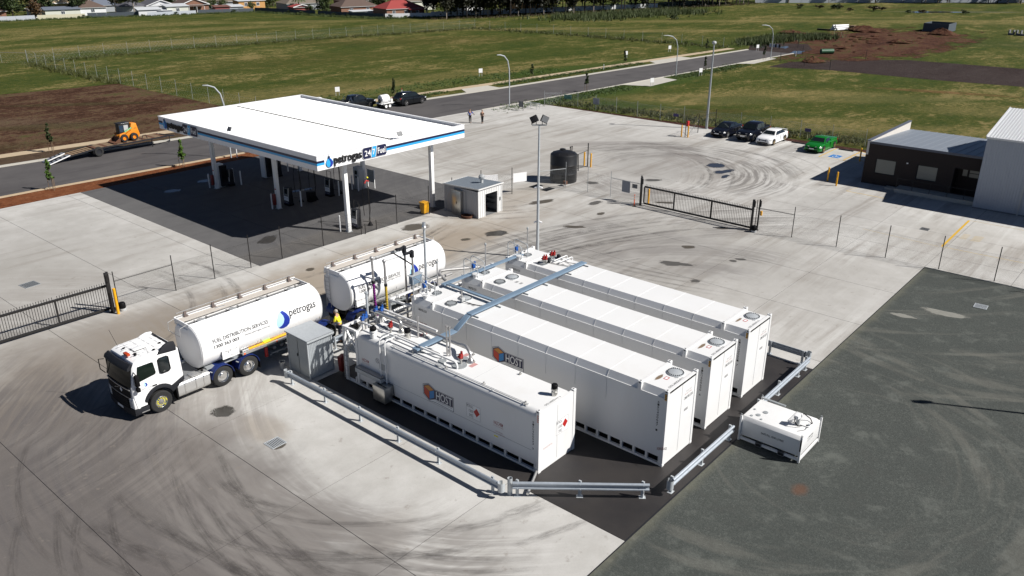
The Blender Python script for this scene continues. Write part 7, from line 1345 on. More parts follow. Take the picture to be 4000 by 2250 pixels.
# small tank trailer
def tanktrailer(lab, x, y, s=1):
    t = thing('tank_trailer', lab, 'tank trailer', (x,y,0), -.03, 'small white tank trailers on the road'); kw = dict(world=False)
    MB().lathe([(.01,-.72*s),(.40*s,-.70*s),(.52*s,-.6*s),(.54*s,-.5*s),(.54*s,.5*s),(.52*s,.6*s),(.40*s,.70*s),(.01,.72*s)],0,.62+.54*s,24,'x').build('tank','truck_white',t,True,**kw); MB().box(-.95*s,.95*s,-.6*s,.6*s,.56,.62).build('deck','white_paint',t,**kw)
    for sx in (-.4,.4):
        MB().lathe([(.54*s+.005,sx*s-.02),(.54*s+.008,sx*s+.02)],0,.62+.54*s,24,'x').build('band','galv_dull',t,**kw)
    for sx in (-.31,.31):
        for sy in (-1,1): w_ = MB().lathe([(.2,sy*.82),(.29,sy*.82),(.3,sy*.78),(.3,sy*.64),(.01,sy*.64)],sx,.3,18,'y').build('tyre','tyre',t,True,**kw); MB().lathe([(.2,sy*.825),(.14,sy*.80),(.01,sy*.81)],sx,.3,14,'y').build('rim','white_paint',w_,True,**kw)
    for sy in (-1,1): MB().prism([(-.72,.5),(-.62,.66),(.62,.66),(.72,.5),(.68,.5),(.6,.62),(-.6,.62),(-.68,.5)],sy*.62,sy*.86,'y').build('mudguard','white_paint',t,**kw)
    MB().bar((.95,-.3,.55),(2.0,0,.5),.08,.08).bar((.95,.3,.55),(2.0,0,.5),.08,.08).build('drawbar','white_paint',t,**kw); MB().box(1.05,1.35,-.18,.18,.6,1.0).build('pump','white_paint',t,bevel=.02,**kw); MB().lathe([(.15,-.86*s),(.25,-.86*s),(.25,-.74*s),(.15,-.74*s)],-.1,.95,16,'x').build('spare_wheel','tyre',t,True,**kw); MB().lathe([(.12,.6+1.06*s),(.12,.66+1.08*s),(.01,.68+1.08*s)],.1,0,12).build('fill_lid','galv_dull',t,True,**kw)
tanktrailer('small white two axle tank trailer behind the black wagon', 46.75, 70.45); tanktrailer('white tank top showing just above the far edge of the canopy roof', 35.5, 70.5, 1.9)

# ------------------------------------------------------------------ SKID STEER ON A RAMP TRAILER
t = thing('ramp_trailer','flat plant trailer with its two pale ramps down on the far side of the road','trailer',(10.5,72.3,0),0); M_ = lambda *a: MB().box(*a)
yA, yB = 71.35, 73.45
for y in (yA+.03,yB-.13): MB().prism([(6.6,.52),(9.2,.84),(16.9,.94),(16.9,.82),(9.2,.70),(6.6,.40)],y,y+.1,'y').build('side_rail','dark_grey',t)
n = 22
for i in range(n): x = 9.2+(16.6-9.2)*i/n; MB().box(x+.01,x+(16.6-9.2)/n-.01,yA+.135,yB-.135,.80+.013*i/2.4,.86+.013*i/2.4).build('deck_plank','timber' if i % 3 else 'rust',t)
for i in range(7): x = 6.7+.36*i; MB().box(x,x+.33,yA+.135,yB-.135,.42+.046*i,.48+.046*i).build('deck_plank','timber',t)
for y0 in (yA+.05,yB-.75):
    rp = MB().prism([(4.75,.02),(4.8,.08),(6.75,.62),(6.75,.52)],y0,y0+.65,'y').build('ramp','aluminium',t); MB().prism([(4.74,.08),(6.76,.645),(6.76,.55),(4.74,.0)],y0-.05,y0-.002,'y').build('ramp_edge','sign_white',rp)
    for i in range(4): x = 5.1+i*.42; MB().obox((x,y0+.3,.135+.275*(x-4.8)/1.0*.98),(.06,.5,.035)).build('ramp_cleat','dark_grey',rp)
for y in (71.5,73.1): w_ = MB().lathe([(.26,y-.15),(.44,y-.15),(.47,y-.1),(.47,y+.1),(.44,y+.15),(.26,y+.15)],9.6,.47,22,'y').build('tyre','tyre',t,True); MB().lathe([(.27,y-.152),(.22,y-.1),(.01,y-.08)],9.6,.47,16,'y').build('rim','dark_grey',w_,True)
MB().box(9.0,9.15,yA+.05,yA+.4,.3,.75).build('mud_flap','black_plastic',t); MB().cyl((15.3,71.6,0),(15.3,71.6,.85),.05).build('stand_leg','dark_grey',t); MB().bar((16.9,71.6,.88),(18.2,72.3,.6),.1,.1).bar((16.9,73.2,.88),(18.2,72.4,.6),.1,.1).build('drawbar','dark_grey',t); MB().tube([(16.8,71.45,.9),(17.2,71.45,.9),(17.2,71.45,.3),(17.0,71.45,.15)],.03).build('hose_rack','dark_grey',t,True); MB().tube([(14.2,71.5,.96),(14.4,71.55,1.35),(14.7,71.5,1.35),(14.8,71.5,.98)],.04).build('wheel_guard','dark_grey',t,True)
zd = .93
t = thing('skid_steer','orange skid steer loader with a rusty bucket chained on the plant trailer','loader',(12.9,72.3,zd)); ya, yb = 71.75, 72.95
MB().prism([(12.0,zd+.35),(12.0,zd+.7),(12.35,zd+.85),(13.3,zd+.95),(13.55,zd+1.75),(14.05,zd+1.72),(14.3,zd+.55),(14.2,zd+.25),(12.2,zd+.22)],ya+.18,yb-.18,'y').build('body','skid_orange',t,bevel=.03)
MB().prism([(12.2,zd+.7),(12.22,zd+1.72),(12.35,zd+1.8),(13.35,zd+1.82),(13.42,zd+1.0)],ya+.25,yb-.25,'y').build('cab','black_steel',t,bevel=.03); MB().box(12.15,13.4,ya+.18,yb-.18,zd+1.825,zd+1.9).build('cab_roof','dark_grey',t,bevel=.02); MB().box(12.75,13.2,ya+.235,ya+.2485,zd+1.1,zd+1.65).build('side_mesh','pale_grey',t); MB().box(12.3,12.7,ya+.24,ya+.2485,zd+1.0,zd+1.65).build('side_window','glass_blue',t)
lettering('cab_lettering','LIMITED EDITION',(12.5,ya+.178,zd+1.835),(.8,0,0),(0,0,.055),'sign_white',t)
for y in (ya,yb-.12):
    MB().prism([(12.05,zd+.55),(12.1,zd+.85),(12.6,zd+.95),(13.5,zd+1.38),(13.5,zd+1.22),(12.7,zd+.8),(12.3,zd+.6),(12.25,zd+.2),(12.05,zd+.2)],y,y+.12,'y').build('lift_arm','skid_orange',t,bevel=.015)
MB().bar((12.65,ya-.004,zd+1.02),(13.45,ya-.004,zd+1.36),.006,.17).build('name_panel','green_text',t); U = Vector((.72,0,.305)); lettering('name_panel','CLEAVE',(12.70,ya-.0085,zd+.99),U,(-.03,0,.10),'sign_white',t); lettering('model_lettering','450',(13.75,ya+.178,zd+1.15),(.25,0,0),(0,0,.12),'letter_black',t)
for x in (12.5,13.55):
    for y, s in ((ya-.02,-1),(yb+.02,1)): w_ = MB().lathe([(.19,y+s*.14),(.36,y+s*.14),(.40,y+s*.1),(.40,y-s*.12),(.01,y-s*.12)],x,zd+.40,20,'y').build('tyre','tyre',t,True); MB().lathe([(.2,y+s*.142),(.15,y+s*.06),(.01,y+s*.08)],x,zd+.40,16,'y').build('rim','skid_orange',w_,True)
MB().prism([(11.3,zd+.06),(11.38,zd+.02),(11.9,zd+.02),(12.05,zd+.12),(12.08,zd+.55),(11.98,zd+.55),(11.95,zd+.18),(11.85,zd+.08)],ya-.05,yb+.05,'y').build('bucket','rust',t)
for y in (ya-.08,yb+.052): MB().prism([(11.3,zd+.02),(12.05,zd+.02),(12.08,zd+.55)],y,y+.028,'y').build('bucket_side','rust',t)

# ------------------------------------------------------------------ PEOPLE
def figure(lab, loc, rz, top, legs, hair, arms, lean=0.0, head_turn=0, skin='skin', h=1.75, sleeves=None, group=None):
    """one skinned body; local frame: faces -x"""
    k = h/1.75; t = thing('person', lab, 'person', (loc[0],loc[1],loc[2] if len(loc) > 2 else 0), rz, group)
    J = dict(pel=(0,0,.95),sp=(-lean*.5,0,1.18),ch=(-lean,0,1.38),nk=(-lean*1.1,0,1.52),hd=(-lean*1.25-.01,0,1.63),ls=(-lean,-.18,1.42),rs=(-lean,.18,1.42))
    J.update(arms)
    Vv = ['pel','sp','ch','nk','hd','ls','le','lh','rs','re','rh','lhip','lk','lf','lt','rhip','rk','rf','rt']
    J.setdefault('lhip',(0,-.09,.90)); J.setdefault('rhip',(0,.09,.90)); J.setdefault('lk',(0,-.1,.50)); J.setdefault('rk',(0,.1,.50)); J.setdefault('lf',(.02,-.1,.08)); J.setdefault('rf',(.02,.1,.08)); J.setdefault('lt',(J['lf'][0]-.16,J['lf'][1],.04)); J.setdefault('rt',(J['rf'][0]-.16,J['rf'][1],.04))
    E_ = [('pel','sp'),('sp','ch'),('ch','nk'),('nk','hd'),('ch','ls'),('ls','le'),('le','lh'),('ch','rs'),('rs','re'),('re','rh'),('pel','lhip'),('lhip','lk'),('lk','lf'),('lf','lt'),('pel','rhip'),('rhip','rk'),('rk','rf'),('rf','rt')]
    R_ = dict(pel=(.16,.12),sp=(.14,.105),ch=(.155,.11),nk=(.055,.055),hd=(.085,.095),ls=(.075,.07),rs=(.075,.07),le=(.048,.048),re=(.048,.048),lh=(.034,.04),rh=(.034,.04),lhip=(.10,.10),rhip=(.10,.10),lk=(.065,.065),rk=(.065,.065),lf=(.048,.05),rf=(.048,.05),lt=(.04,.032),rt=(.04,.032))
    def skinned(name, keys, edges, mat, grow=0.0, root=None):
        me = bpy.data.meshes.new(name); ix = {q: i for i, q in enumerate(keys)}; me.from_pydata([tuple(c*k for c in J[q]) for q in keys], [(ix[a],ix[b]) for a, b in edges], []); o = bpy.data.objects.new(name, me); COL.objects.link(o)
        md = o.modifiers.new('Skin','SKIN'); md.use_smooth_shade = True
        for q in keys: sv = me.skin_vertices[0].data[ix[q]]; sv.radius = ((R_[q][0]+grow)*k,(R_[q][1]+grow)*k); sv.use_root = (q == (root or keys[0]))
        ss = o.modifiers.new('Subdivision','SUBSURF'); ss.levels = 1; ss.render_levels = 1; me.materials.append(MAT[mat]); o.parent = t; return o
    body = skinned('body', Vv, E_, skin)
    skinned('shirt', ['sp','pel','ch','ls','rs']+[q for q in ('le','re') if True], [('pel','sp'),('sp','ch'),('ch','ls'),('ch','rs'),('ls','le'),('rs','re')], top, .016, 'sp')
    skinned('trousers', ['pel','lhip','lk','lf','rhip','rk','rf'], [('pel','lhip'),('lhip','lk'),('lk','lf'),('pel','rhip'),('rhip','rk'),('rk','rf')], legs, .014)
    if sleeves: skinned('sleeves', ['le','lh'], [('le','lh')], sleeves, .008); skinned('sleeves', ['re','rh'], [('re','rh')], sleeves, .008)
    hx, hy, hz = (c*k for c in J['hd']); kw = dict(world=False)
    MB().ball((hx,hy,hz+.035*k),(.098*k,.08*k,.115*k),14,9).build('head',skin,t,True,**kw); MB().ball((hx+.018*k,hy,hz+.062*k),(.10*k,.086*k,.108*k),14,9).build('hair',hair,t,True,**kw); MB().ball((hx-.1*k,hy,hz+.02*k),(.018*k,.013*k,.022*k),8,6).build('nose',skin,t,True,**kw)
    for s in (-1,1): MB().ball((hx-.086*k,hy+s*.03*k,hz+.045*k),.011*k,8,6).build('eye','dark_grey',t,True,**kw); MB().ball((hx+.01*k,hy+s*.083*k,hz+.02*k),(.02*k,.01*k,.03*k),8,6).build('ear',skin,t,True,**kw)
    MB().box(hx-.098*k,hx-.086*k,hy-.022*k,hy+.022*k,hz-.028*k,hz-.02*k).build('mouth','tail_red',t,**kw)
    for s, q, e in ((-1,'lh','le'),(1,'rh','re')):
        d = (Vector(J[q])-Vector(J[e])).normalized(); sd = Vector((-1,0,0)) if abs(d.x) < .7 else Vector((0,0,1)); m = MB(); p = Vector(J[q])*k
        for i in range(4): b0 = p+sd*(i-1.5)*.019*k+d*.02*k; ln = (.075,.085,.08,.065)[i]*k; m.tube([b0,b0+d*ln*.55,b0+d*ln*.95+Vector((0,-s*.018*k,0))],.0085*k,6)
        th_ = p+sd*.035*k; m.tube([th_-d*.02*k,th_+d*.03*k+sd*.022*k,th_+d*.055*k+sd*.02*k],.010*k,6); m.build('fingers',skin,t,True,**kw)
        f_ = 'lf' if s < 0 else 'rf'; g_ = Vector(J[f_])*k; MB().loft([rrect(g_.x+.08*k,.042*k,0,.09*k,.01,.03),rrect(g_.x,.045*k,0,.10*k,.01,.03),rrect(g_.x-.10*k,.045*k,0,.07*k,.01,.025),rrect(g_.x-.18*k,.035*k,0,.045*k,.01,.015)]).build('shoe','black_cloth',t,True,**kw).location.y = g_.y
    return t
w1 = figure('worker in yellow hi-vis shirt bending to hoses between the two tank trailers', (-1.2,19.25), -.93, 'hivis_yellow', 'navy_cloth', 'hair_grey', dict(le=(-.22,-.26,1.18),lh=(-.42,-.14,1.08),re=(-.22,.26,1.18),rh=(-.42,.14,1.05),lf=(.04,-.13,.08),rf=(-.08,.13,.08),rk=(-.10,.12,.5)), lean=.13, h=1.84, sleeves='navy_cloth')
MB().loft([[( -.06+.172*cos(a), .19*sin(a), z) for a in [2*pi*i/18 for i in range(18)]] for z in (1.16,1.21)],caps=False).build('reflective_band','silver_tape',w1,True,world=False)
figure('man in dark sleeves and blue shirt walking across the yard, one arm out', (46.84,54.92), .75, 'blue_shirt', 'black_cloth', 'hair_dark', dict(le=(.06,-.42,1.2),lh=(.02,-.58,1.02),re=(.0,.28,1.16),rh=(-.08,.24,.96),lk=(-.12,-.1,.5),lf=(-.16,-.1,.08),rk=(.06,.1,.5),rf=(.18,.1,.10)), h=1.62, sleeves='black_cloth', group='people walking into the yard')
figure('person with long hair in a brown checked top walking beside the man in blue', (47.59,53.6), .85, 'brown_cloth', 'black_cloth', 'hair_dark', dict(le=(.04,-.24,1.16),lh=(-.12,-.2,1.05),re=(.04,.24,1.16),rh=(-.12,.18,1.06),lk=(.04,-.08,.5),lf=(.12,-.08,.09),rk=(-.1,.08,.5),rf=(-.1,.08,.08)), h=1.56, sleeves='brown_cloth', group='people walking into the yard')

# ------------------------------------------------------------------ YARD CORNER FURNITURE
t = thing('bike_rack','low galvanised tube rack at the far corner of the yard','rack',(59.2,55,0))
for y in (54.3,55.8): MB().tube([(58.9,y,0),(58.9,y,.75),(59.5,y,.75),(59.5,y,0)],.03).build('hoop','galv',t,True)
MB().tube([(58.9,54.3,.74),(58.9,55.8,.74)],.025).tube([(59.5,54.3,.74),(59.5,55.8,.74)],.025).tube([(59.2,54.3,.4),(59.2,55.8,.4)],.025).build('rail','galv',t,True)
t = thing('entry_sign','thin framed dark sign on two posts at the far entrance of the yard','sign',(57.06,55.4,0))
for y in (55.1,55.8): MB().cyl((57.06,y,0),(57.06,y,1.25),.03).build('post','dark_grey',t)
MB().box(57.04,57.08,55.14,55.76,.45,1.2).build('board','mid_grey',t)
board('small green sign on the boundary fence near its first post', (64.0,53.7),(64.2,52.6), .85,1.4,'sign_green'); board('pale purple grey board on the boundary fence', (63.95,48.9),(63.92,47.9), .7,1.5,'sign_grey'); board('small purple sign low on the boundary fence by the gate frame', (63.95,36.9),(64.0,36.2), .6,.95,'sign_purple'); board('small purple sign on the boundary fence behind the white and green cars', (65.24,20.9),(65.24,20.2), .75,1.1,'sign_purple')

# ------------------------------------------------------------------ TREES
def leaves(m, c, rad, n, size, rnd, flat=.75):
    """leaf-sized faces scattered through an uneven crown volume made of clumps"""
    cl = []
    for i in range(max(5, int(n/55))):
        while True:
            d = Vector((rnd.uniform(-1,1),rnd.uniform(-1,1),rnd.uniform(-1,1)))
            if d.length < 1: break
        cl.append((Vector((c[0]+d.x*rad[0]*.85, c[1]+d.y*rad[1]*.85, c[2]+d.z*rad[2]*.85)), rnd.uniform(.22,.42)))
    for i in range(n):
        cc, q = cl[i % len(cl)]; d = Vector((rnd.gauss(0,1),rnd.gauss(0,1),rnd.gauss(0,1)))*.55; p = cc+Vector((d.x*rad[0]*q,d.y*rad[1]*q,d.z*rad[2]*q*.9)); s = size*rnd.uniform(.6,1.35)
        u = Vector((rnd.uniform(-1,1),rnd.uniform(-1,1),rnd.uniform(-.6,.6))).normalized(); v = u.cross(Vector((rnd.uniform(-1,1),rnd.uniform(-1,1),rnd.uniform(-1,1)))).normalized()
        b = len(m.v); m.v += [tuple(p-u*s), tuple(p-v*s*flat), tuple(p+u*s), tuple(p+v*s*flat)]; m.f.append((b,b+1,b+2,b+3))
def tree(name, lab, cat, h, cr, leaf, bark, seed, n=700, size=.28, trunk_h=.35, group=None, tr=.16, limbs=5):
    rnd = random.Random(seed); t = thing(name, lab, cat, (0,0,0), 0, group); m = MB(); top = h*.75; ln = rnd.uniform(-.4,.4)
    m.tube([(0,0,-.1),(ln*.2,0,h*.25),(ln*.6,.1,h*.5),(ln,.1,top)], tr, 7); m.v = [(x+(ln*z/h-x)*max(0,z/top)*.0, y, z) for x,y,z in m.v]
    for i in range(limbs): a = i*2.4+rnd.random(); z = h*rnd.uniform(trunk_h,.65); m.tube([(ln*z/h,0,z),(ln*z/h+cr*.4*cos(a),cr*.4*sin(a),z+h*.12),(ln*z/h+cr*.75*cos(a),cr*.75*sin(a),z+h*.22)], tr*.4, 5)
    m.build('trunk', bark, t, True, world=False); c = MB(); leaves(c, (ln*.6,0,h*(trunk_h+1)/2), (cr,cr,h*(1-trunk_h)/2), n, size, rnd); o = c.build('crown', leaf, t, world=False); return t
def put(p, x, y, lab=None, s=1.0, rz=None):
    return dup(p, (x,y,-.06), random.uniform(0,6.28) if rz is None else rz, lab, s)
# young street trees with stakes
def young(lab, x, y, h, leaf, n, seed, w_=.3):
    rnd = random.Random(seed); t = thing('young_tree', lab, 'young tree', (x,y,-.05), 0, 'young staked street trees'); kw = dict(world=False)
    MB().tube([(0,0,0),(.03,.02,h*.4),(-.02,0,h*.75),(0,0,h*.96)],.022,6).build('trunk','bark',t,True,**kw)
    c = MB()
    for k_ in range(4): leaves(c, (rnd.uniform(-.1,.1),rnd.uniform(-.1,.1),h*(.45+.16*k_)), (w_*(1.05-.17*k_),w_*(1.05-.17*k_),h*.14), n//2, .085, rnd)
    c.build('crown',leaf,t,**kw)
    for a in (.5,2.6,4.7): MB().cyl((.28*cos(a),.28*sin(a),0),(.28*cos(a),.28*sin(a),1.15),.022,n=6).build('stake','timber',t,**kw)
for i,(lab,x,y,h,lf,n) in enumerate((('bright green young tree with stakes at the left end of the red soil strip',1.26,62.14,2.65,'leaf_bright',520),('rounded young tree with stakes on the red soil strip nearer the canopy',12.88,61.1,2.5,'leaf_bright',620),('young tree with stakes on the brown verge across the road at the left',7.26,77.1,2.9,'leaf_dark',420),('young tree behind the black wagon across the road',52.6,75.0,2.6,'leaf_dark',380),('young tree on the far verge left of the first lease boards',79.4,71.9,2.3,'leaf_dark',380),('young tree on the near verge beside the mesh fence corner',75.1,58.0,2.6,'leaf_dark',380),('young tree on the far verge beside the thin white marker post',103.5,69.9,2.5,'leaf_dark',360),('young tree on the near verge just past the middle street lamp',106.7,55.6,2.4,'leaf_dark',360),('young tree near the far end of the footpath',131.1,68.3,2.6,'leaf_dark',340),('young tree at the far end of the road beside the earthworks',127.6,54.4,2.6,'leaf_dark',340))): young(lab,x,y,h,lf,n,40+i)
# lease boards and marker posts
def lease(lab, x, y, s=1.0, h=1.25, rz=1.2):
    t = thing('lease_board', lab, 'sign board', (x,y,-.05), rz, 'white lease boards along the road'); kw = dict(world=False)
    for yy in (-.24,.24): MB().box(-.02,.02,yy-.025,yy+.025,0,h-.02).build('post','pale_grey',t,**kw)
    MB().box(-.055,-.0205,-.34,.34,h-.66,h).build('board','sign_white',t,**kw); lettering('board_lettering','FOR LEASE',(-.0575,.26,h-.50),(0,-.44,.20),(0,-.10,.16) if False else (0,.0,.13),'letter_red',t,.01).matrix_world
    return t
lease('white lease board in front of the green verge behind the canopy corner',48.7,82.7); lease('white lease board standing in the green verge behind the first street lamp',76.3,80.3); lease('white lease board behind the young tree beside the marker post',112.8,75.8); lease('white lease board furthest along the far side of the road',126.9,74.5); lease('white lease board on the near side beside the third young tree',100.9,53.3,rz=1.2); lease('white lease board at the driveway on the near side of the road',86.0,53.5,rz=1.2); lease('white lease board leaning at the far end of the road',140.5,61.8); lease('white lease board peeping over the left corner of the canopy roof',23.6,78.6)
for lab, x, y, m_ in (('white marker post with a red top behind the black wagon',54.6,75.6,1),('thin white marker post on the far verge',96.5,69.7,0),('thin white marker post in the red earth past the last lamp',137.2,52.2,0),('short white service pipe on the soil strip behind the canopy column',18.5,60.6,0)):
    t = thing('marker_post', lab, 'marker post', (x,y,0)); MB().cyl((x,y,-.06),(x,y,.85),.05,n=8).build('post','sign_white',t,True)
    if m_: MB().cyl((x,y,.855),(x,y,1.05),.055,n=8).build('cap','red',t,True)

# tall grass and weeds along the fences and verges (nobody could count it)
def tufts(name, spots, mat, size=(.25,.5), blades=7):
    rnd = random.Random(5); m = MB()
    for x, y, s in spots:
        for i in range(blades):
            a = rnd.uniform(0,2*pi); h = rnd.uniform(*size)*s; w_ = .035*s+.02; lx, ly = rnd.uniform(-.3,.3)*s, rnd.uniform(-.3,.3)*s; px, py = x+rnd.uniform(-.25,.25)*s, y+rnd.uniform(-.25,.25)*s
            b = len(m.v); m.v += [(px-w_*cos(a),py-w_*sin(a),-.07),(px+w_*cos(a),py+w_*sin(a),-.07),(px+lx,py+ly,h)]; m.f.append((b,b+1,b+2))
    o = m.build(name, mat); o['kind'] = 'stuff'; return o
def along(pts, n, wd, s0, s1):
    out = []; rnd = random.Random(len(pts)*n); L = [hypot(b[0]-a[0],b[1]-a[1]) for a,b in zip(pts,pts[1:])]
    for i in range(n):
        k_ = rnd.choices(range(len(L)),L)[0]; f = rnd.random(); a, b = pts[k_], pts[k_+1]; q = mnoise.noise(Vector((a[0]+f*9,k_,3)))
        out.append((a[0]+(b[0]-a[0])*f+rnd.gauss(0,wd), a[1]+(b[1]-a[1])*f+rnd.gauss(0,wd), rnd.uniform(s0,s1)))
    return out
tufts('tall_grass', along([(65,55),(66,44),(66.5,31),(67,14)],800,1.1,.4,1.0)+along([(33.5,152),(33.5,118)],600,.8,.5,1.2)+along([(34,153),(62,152.5),(90,149),(115,144),(139,139)],1100,1.2,.4,1.2)+along([(139,139),(141,105),(141.5,70)],600,1.6,.4,1.3), 'grass_tall')
tufts('verge_grass', along([(56,58),(75,56.5),(83,55.8)],900,1.0,.4,.9)+along([(96.5,55.3),(118,54)],700,1.0,.4,.9)+along([(52,74.3),(61,73.6)],300,.6,.4,.8)+along([(71,72.3),(108,69.3)],900,.6,.4,.8)+along([(30,82),(60,80),(90,77)],900,2.0,.4,.8)+along([(26,76),(32,75)],100,.8,.4,.8), 'leaf_verge', (.10,.24))
def scatter(x0,x1,y0,y1,n,s0,s1): r_ = random.Random(n); return [(r_.uniform(x0,x1),r_.uniform(y0,y1),r_.uniform(s0,s1)) for _ in range(n)]
tufts('reeds', along([(150,68),(163,68.5),(178,61)],1100,2.0,1.0,2.0)+along([(178,139),(195,137),(230,127)],1600,5,1.2,2.4), 'leaf_olive', (.4,.8))

# bushes
def bushproto(name, leaf, seed, n=380):
    rnd = random.Random(seed); t = thing(name,'low scrub bush in the far field','bush',(0,0,0),0,'scrub bushes in the far field'); MB().cyl((0,0,-.1),(.05,0,.5),.06).build('stem','bark',t,world=False); c = MB(); leaves(c,(0,0,.75),(1.4,1.4,.75),n,.16,rnd); c.build('foliage',leaf,t,world=False); return t
bp = [bushproto('bush','leaf_bush',1), bushproto('bush','leaf_brown',2), bushproto('bush','leaf_dark',3)]
bl = ['dark rounded bush on its own in the grass beyond the road','dark wide bush left of the far earth mounds','brown scrub bush among the row along the distant field edge','small green bush alone near the far pond','large dark green bush right of the far pond','brown scrub bush left in the distant row','low scrub bush at the far left of the distant row','broad brown scrub bush in the middle of the distant row']
spots = [(198,115,2,1.0),(274,96,2,1.3),(273,101,1,1.1),(272,71,2,.8),(280,56,2,1.0),(268,89,1,1.0),(269,106,0,1.0),(274,83,1,1.5)]
used = set()
for i,(x,y,k_,s) in enumerate(spots):
    if k_ not in used: used.add(k_); bp[k_].location = (x,y,-.06); bp[k_].scale = (s,)*3; bp[k_]['label'] = bl[i]
kids_index(); seen = set()
for i,(x,y,k_,s) in enumerate(spots):
    if k_ in seen: put(bp[k_], x, y, bl[i], s)
    seen.add(k_)
for x in range(4): put(bp[1], 276+random.uniform(-4,4), 110-14*x, 'brown scrub bush in the hazy row at the distant field edge', random.uniform(.8,1.2))

# earthworks: mounds, pipes, skip, culverts
def mound(lab, x, y, r, h, seed):
    rnd = random.Random(seed); m = MB(); rings = 9; n = 26; vs = []
    for j in range(rings+1):
        q = j/rings
        for i in range(n): a = 2*pi*i/n; rr = r*q*(1+.28*mnoise.noise(Vector((cos(a)*1.6,sin(a)*1.6,seed)))); z = h*(1-q)**1.15*(1+.45*mnoise.noise(Vector((rr*cos(a)*.9+seed,rr*sin(a)*.9,1))))+.12*mnoise.noise(Vector((rr*cos(a)*3,rr*sin(a)*3,seed))); vs.append((x+rr*cos(a),y+rr*sin(a),z-.1 if j < rings else -.15))
    m.v = vs
    for j in range(rings):
        for i in range(n): k_ = (i+1) % n; m.f.append((j*n+i,j*n+k_,(j+1)*n+k_,(j+1)*n+i))
    o = m.build('earth_mound','earthworks',smooth=False); tag(o,lab,'earth mound','mounds of red earth')
mound('nearest red earth mound beside the end of the road',131,46.3,2.9,1.2,1); mound('long red earth mound right of the white pipes',199.6,60.8,6.0,1.5,2); mound('red earth mound in front of the green skip',203.3,43,4.0,1.7,3); mound('low red earth mound in the middle of the dug ground',176,44.8,3.6,.9,4); mound('low ridge of red earth at the back left of the dug ground',181,72,5,.9,5)
clods = MB()
for i in range(60):
    r_ = random.Random(i+90); x, y = r_.uniform(146,208), r_.uniform(40,62); blob_ = MB(); blob_.ball((x,y,0),(r_.uniform(.5,1.6),r_.uniform(.5,1.4),r_.uniform(.1,.3)),9,5); blob_.v = [(a+.25*mnoise.noise(Vector((a,b,c))),b+.25*mnoise.noise(Vector((b,a,c))),c) for a,b,c in blob_.v]; clods.add(blob_.v, blob_.f)
clods.build('earth_clods','earthworks',kind='stuff')
t = thing('pipe_stack','stack of white plastic pipes beside the red earth mound','pipe stack',(197.5,67,0)); k_ = 0
for row in range(3):
    for i in range(4-row): MB().cyl((195.5+.25*random.uniform(-1,1),66.0+i*.52+row*.26,.25+row*.44),(199.6+.6*random.uniform(-1,1),64.2+i*.52+row*.26,.25+row*.44),.23,n=8).build('pipe','sign_white',t,True)
MB().box(199.5,200.8,63.0,64.2,0,1.1).build('crate','timber',t); MB().box(194,194.5,67,70.5,0,.35).build('pallet','dark_grey',t)
t = thing('skip','open dark grey skip bin behind a red earth mound','skip bin',(212.5,46,0)); 
for bx in ((209,216,43,43.15,0,2.0),(209,216,48.85,49,0,2.0),(209,209.15,43.15,48.85,0,2.0),(215.85,216,43.15,48.85,0,2.0)): MB().box(*bx).build('side','fence_dark',t)
MB().box(209.15,215.85,43.15,48.85,.02,.1).build('floor','black_plastic',t)
for i,(x,y) in enumerate(((214,29.8),(214.3,28.2),(213.6,27.2),(213.9,25.6))): o = MB().prism([(y-.6,0),(y+.6,0),(y+.6,1.1),(y+.35,1.1),(y+.35,.3),(y-.35,.3),(y-.35,1.1),(y-.6,1.1)],x-.8,x+.8,'x').build('culvert_block','mid_grey'); tag(o,['grey concrete culvert block at the left of the distant group','grey concrete culvert block second in the distant group','grey concrete culvert block third in the distant group','grey concrete culvert block at the right of the distant group'][i],'concrete block','concrete culvert blocks in the far field')
o = MB().cyl((144,49.9,.45),(146,48.2,.45),.5,n=16).build('culvert_pipe','hydrant_green',smooth=True); tag(o,'short dark green pipe lying beside the puddle at the earthworks','pipe')
t = thing('barrier','black and white striped barrier at the end of the road','barrier',(146.3,60.6,0))
for i in range(6): MB().box(146.2,146.3,59.4+i*.4,59.4+(i+1)*.4,.3,.95).build('stripe','sign_white' if i % 2 else 'letter_black',t)
MB().box(146.31,146.36,59.6,59.7,0,.9).box(146.31,146.36,61.4,61.5,0,.9).build('leg','dark_grey',t)
t = thing('scrap_heap','rusty scrap steel lying on the verge at the left edge of the view','scrap',(-.6,76.6,0)); r_ = random.Random(8)
for i in range(9): MB().obox((-1.2+r_.uniform(-.7,.7),76.3+r_.uniform(-.5,.5),.15+r_.uniform(0,.35)),(r_.uniform(.6,1.4),r_.uniform(.1,.5),.06),r_.uniform(0,3),r_.uniform(-.5,.5)).build('plate','rust',t)

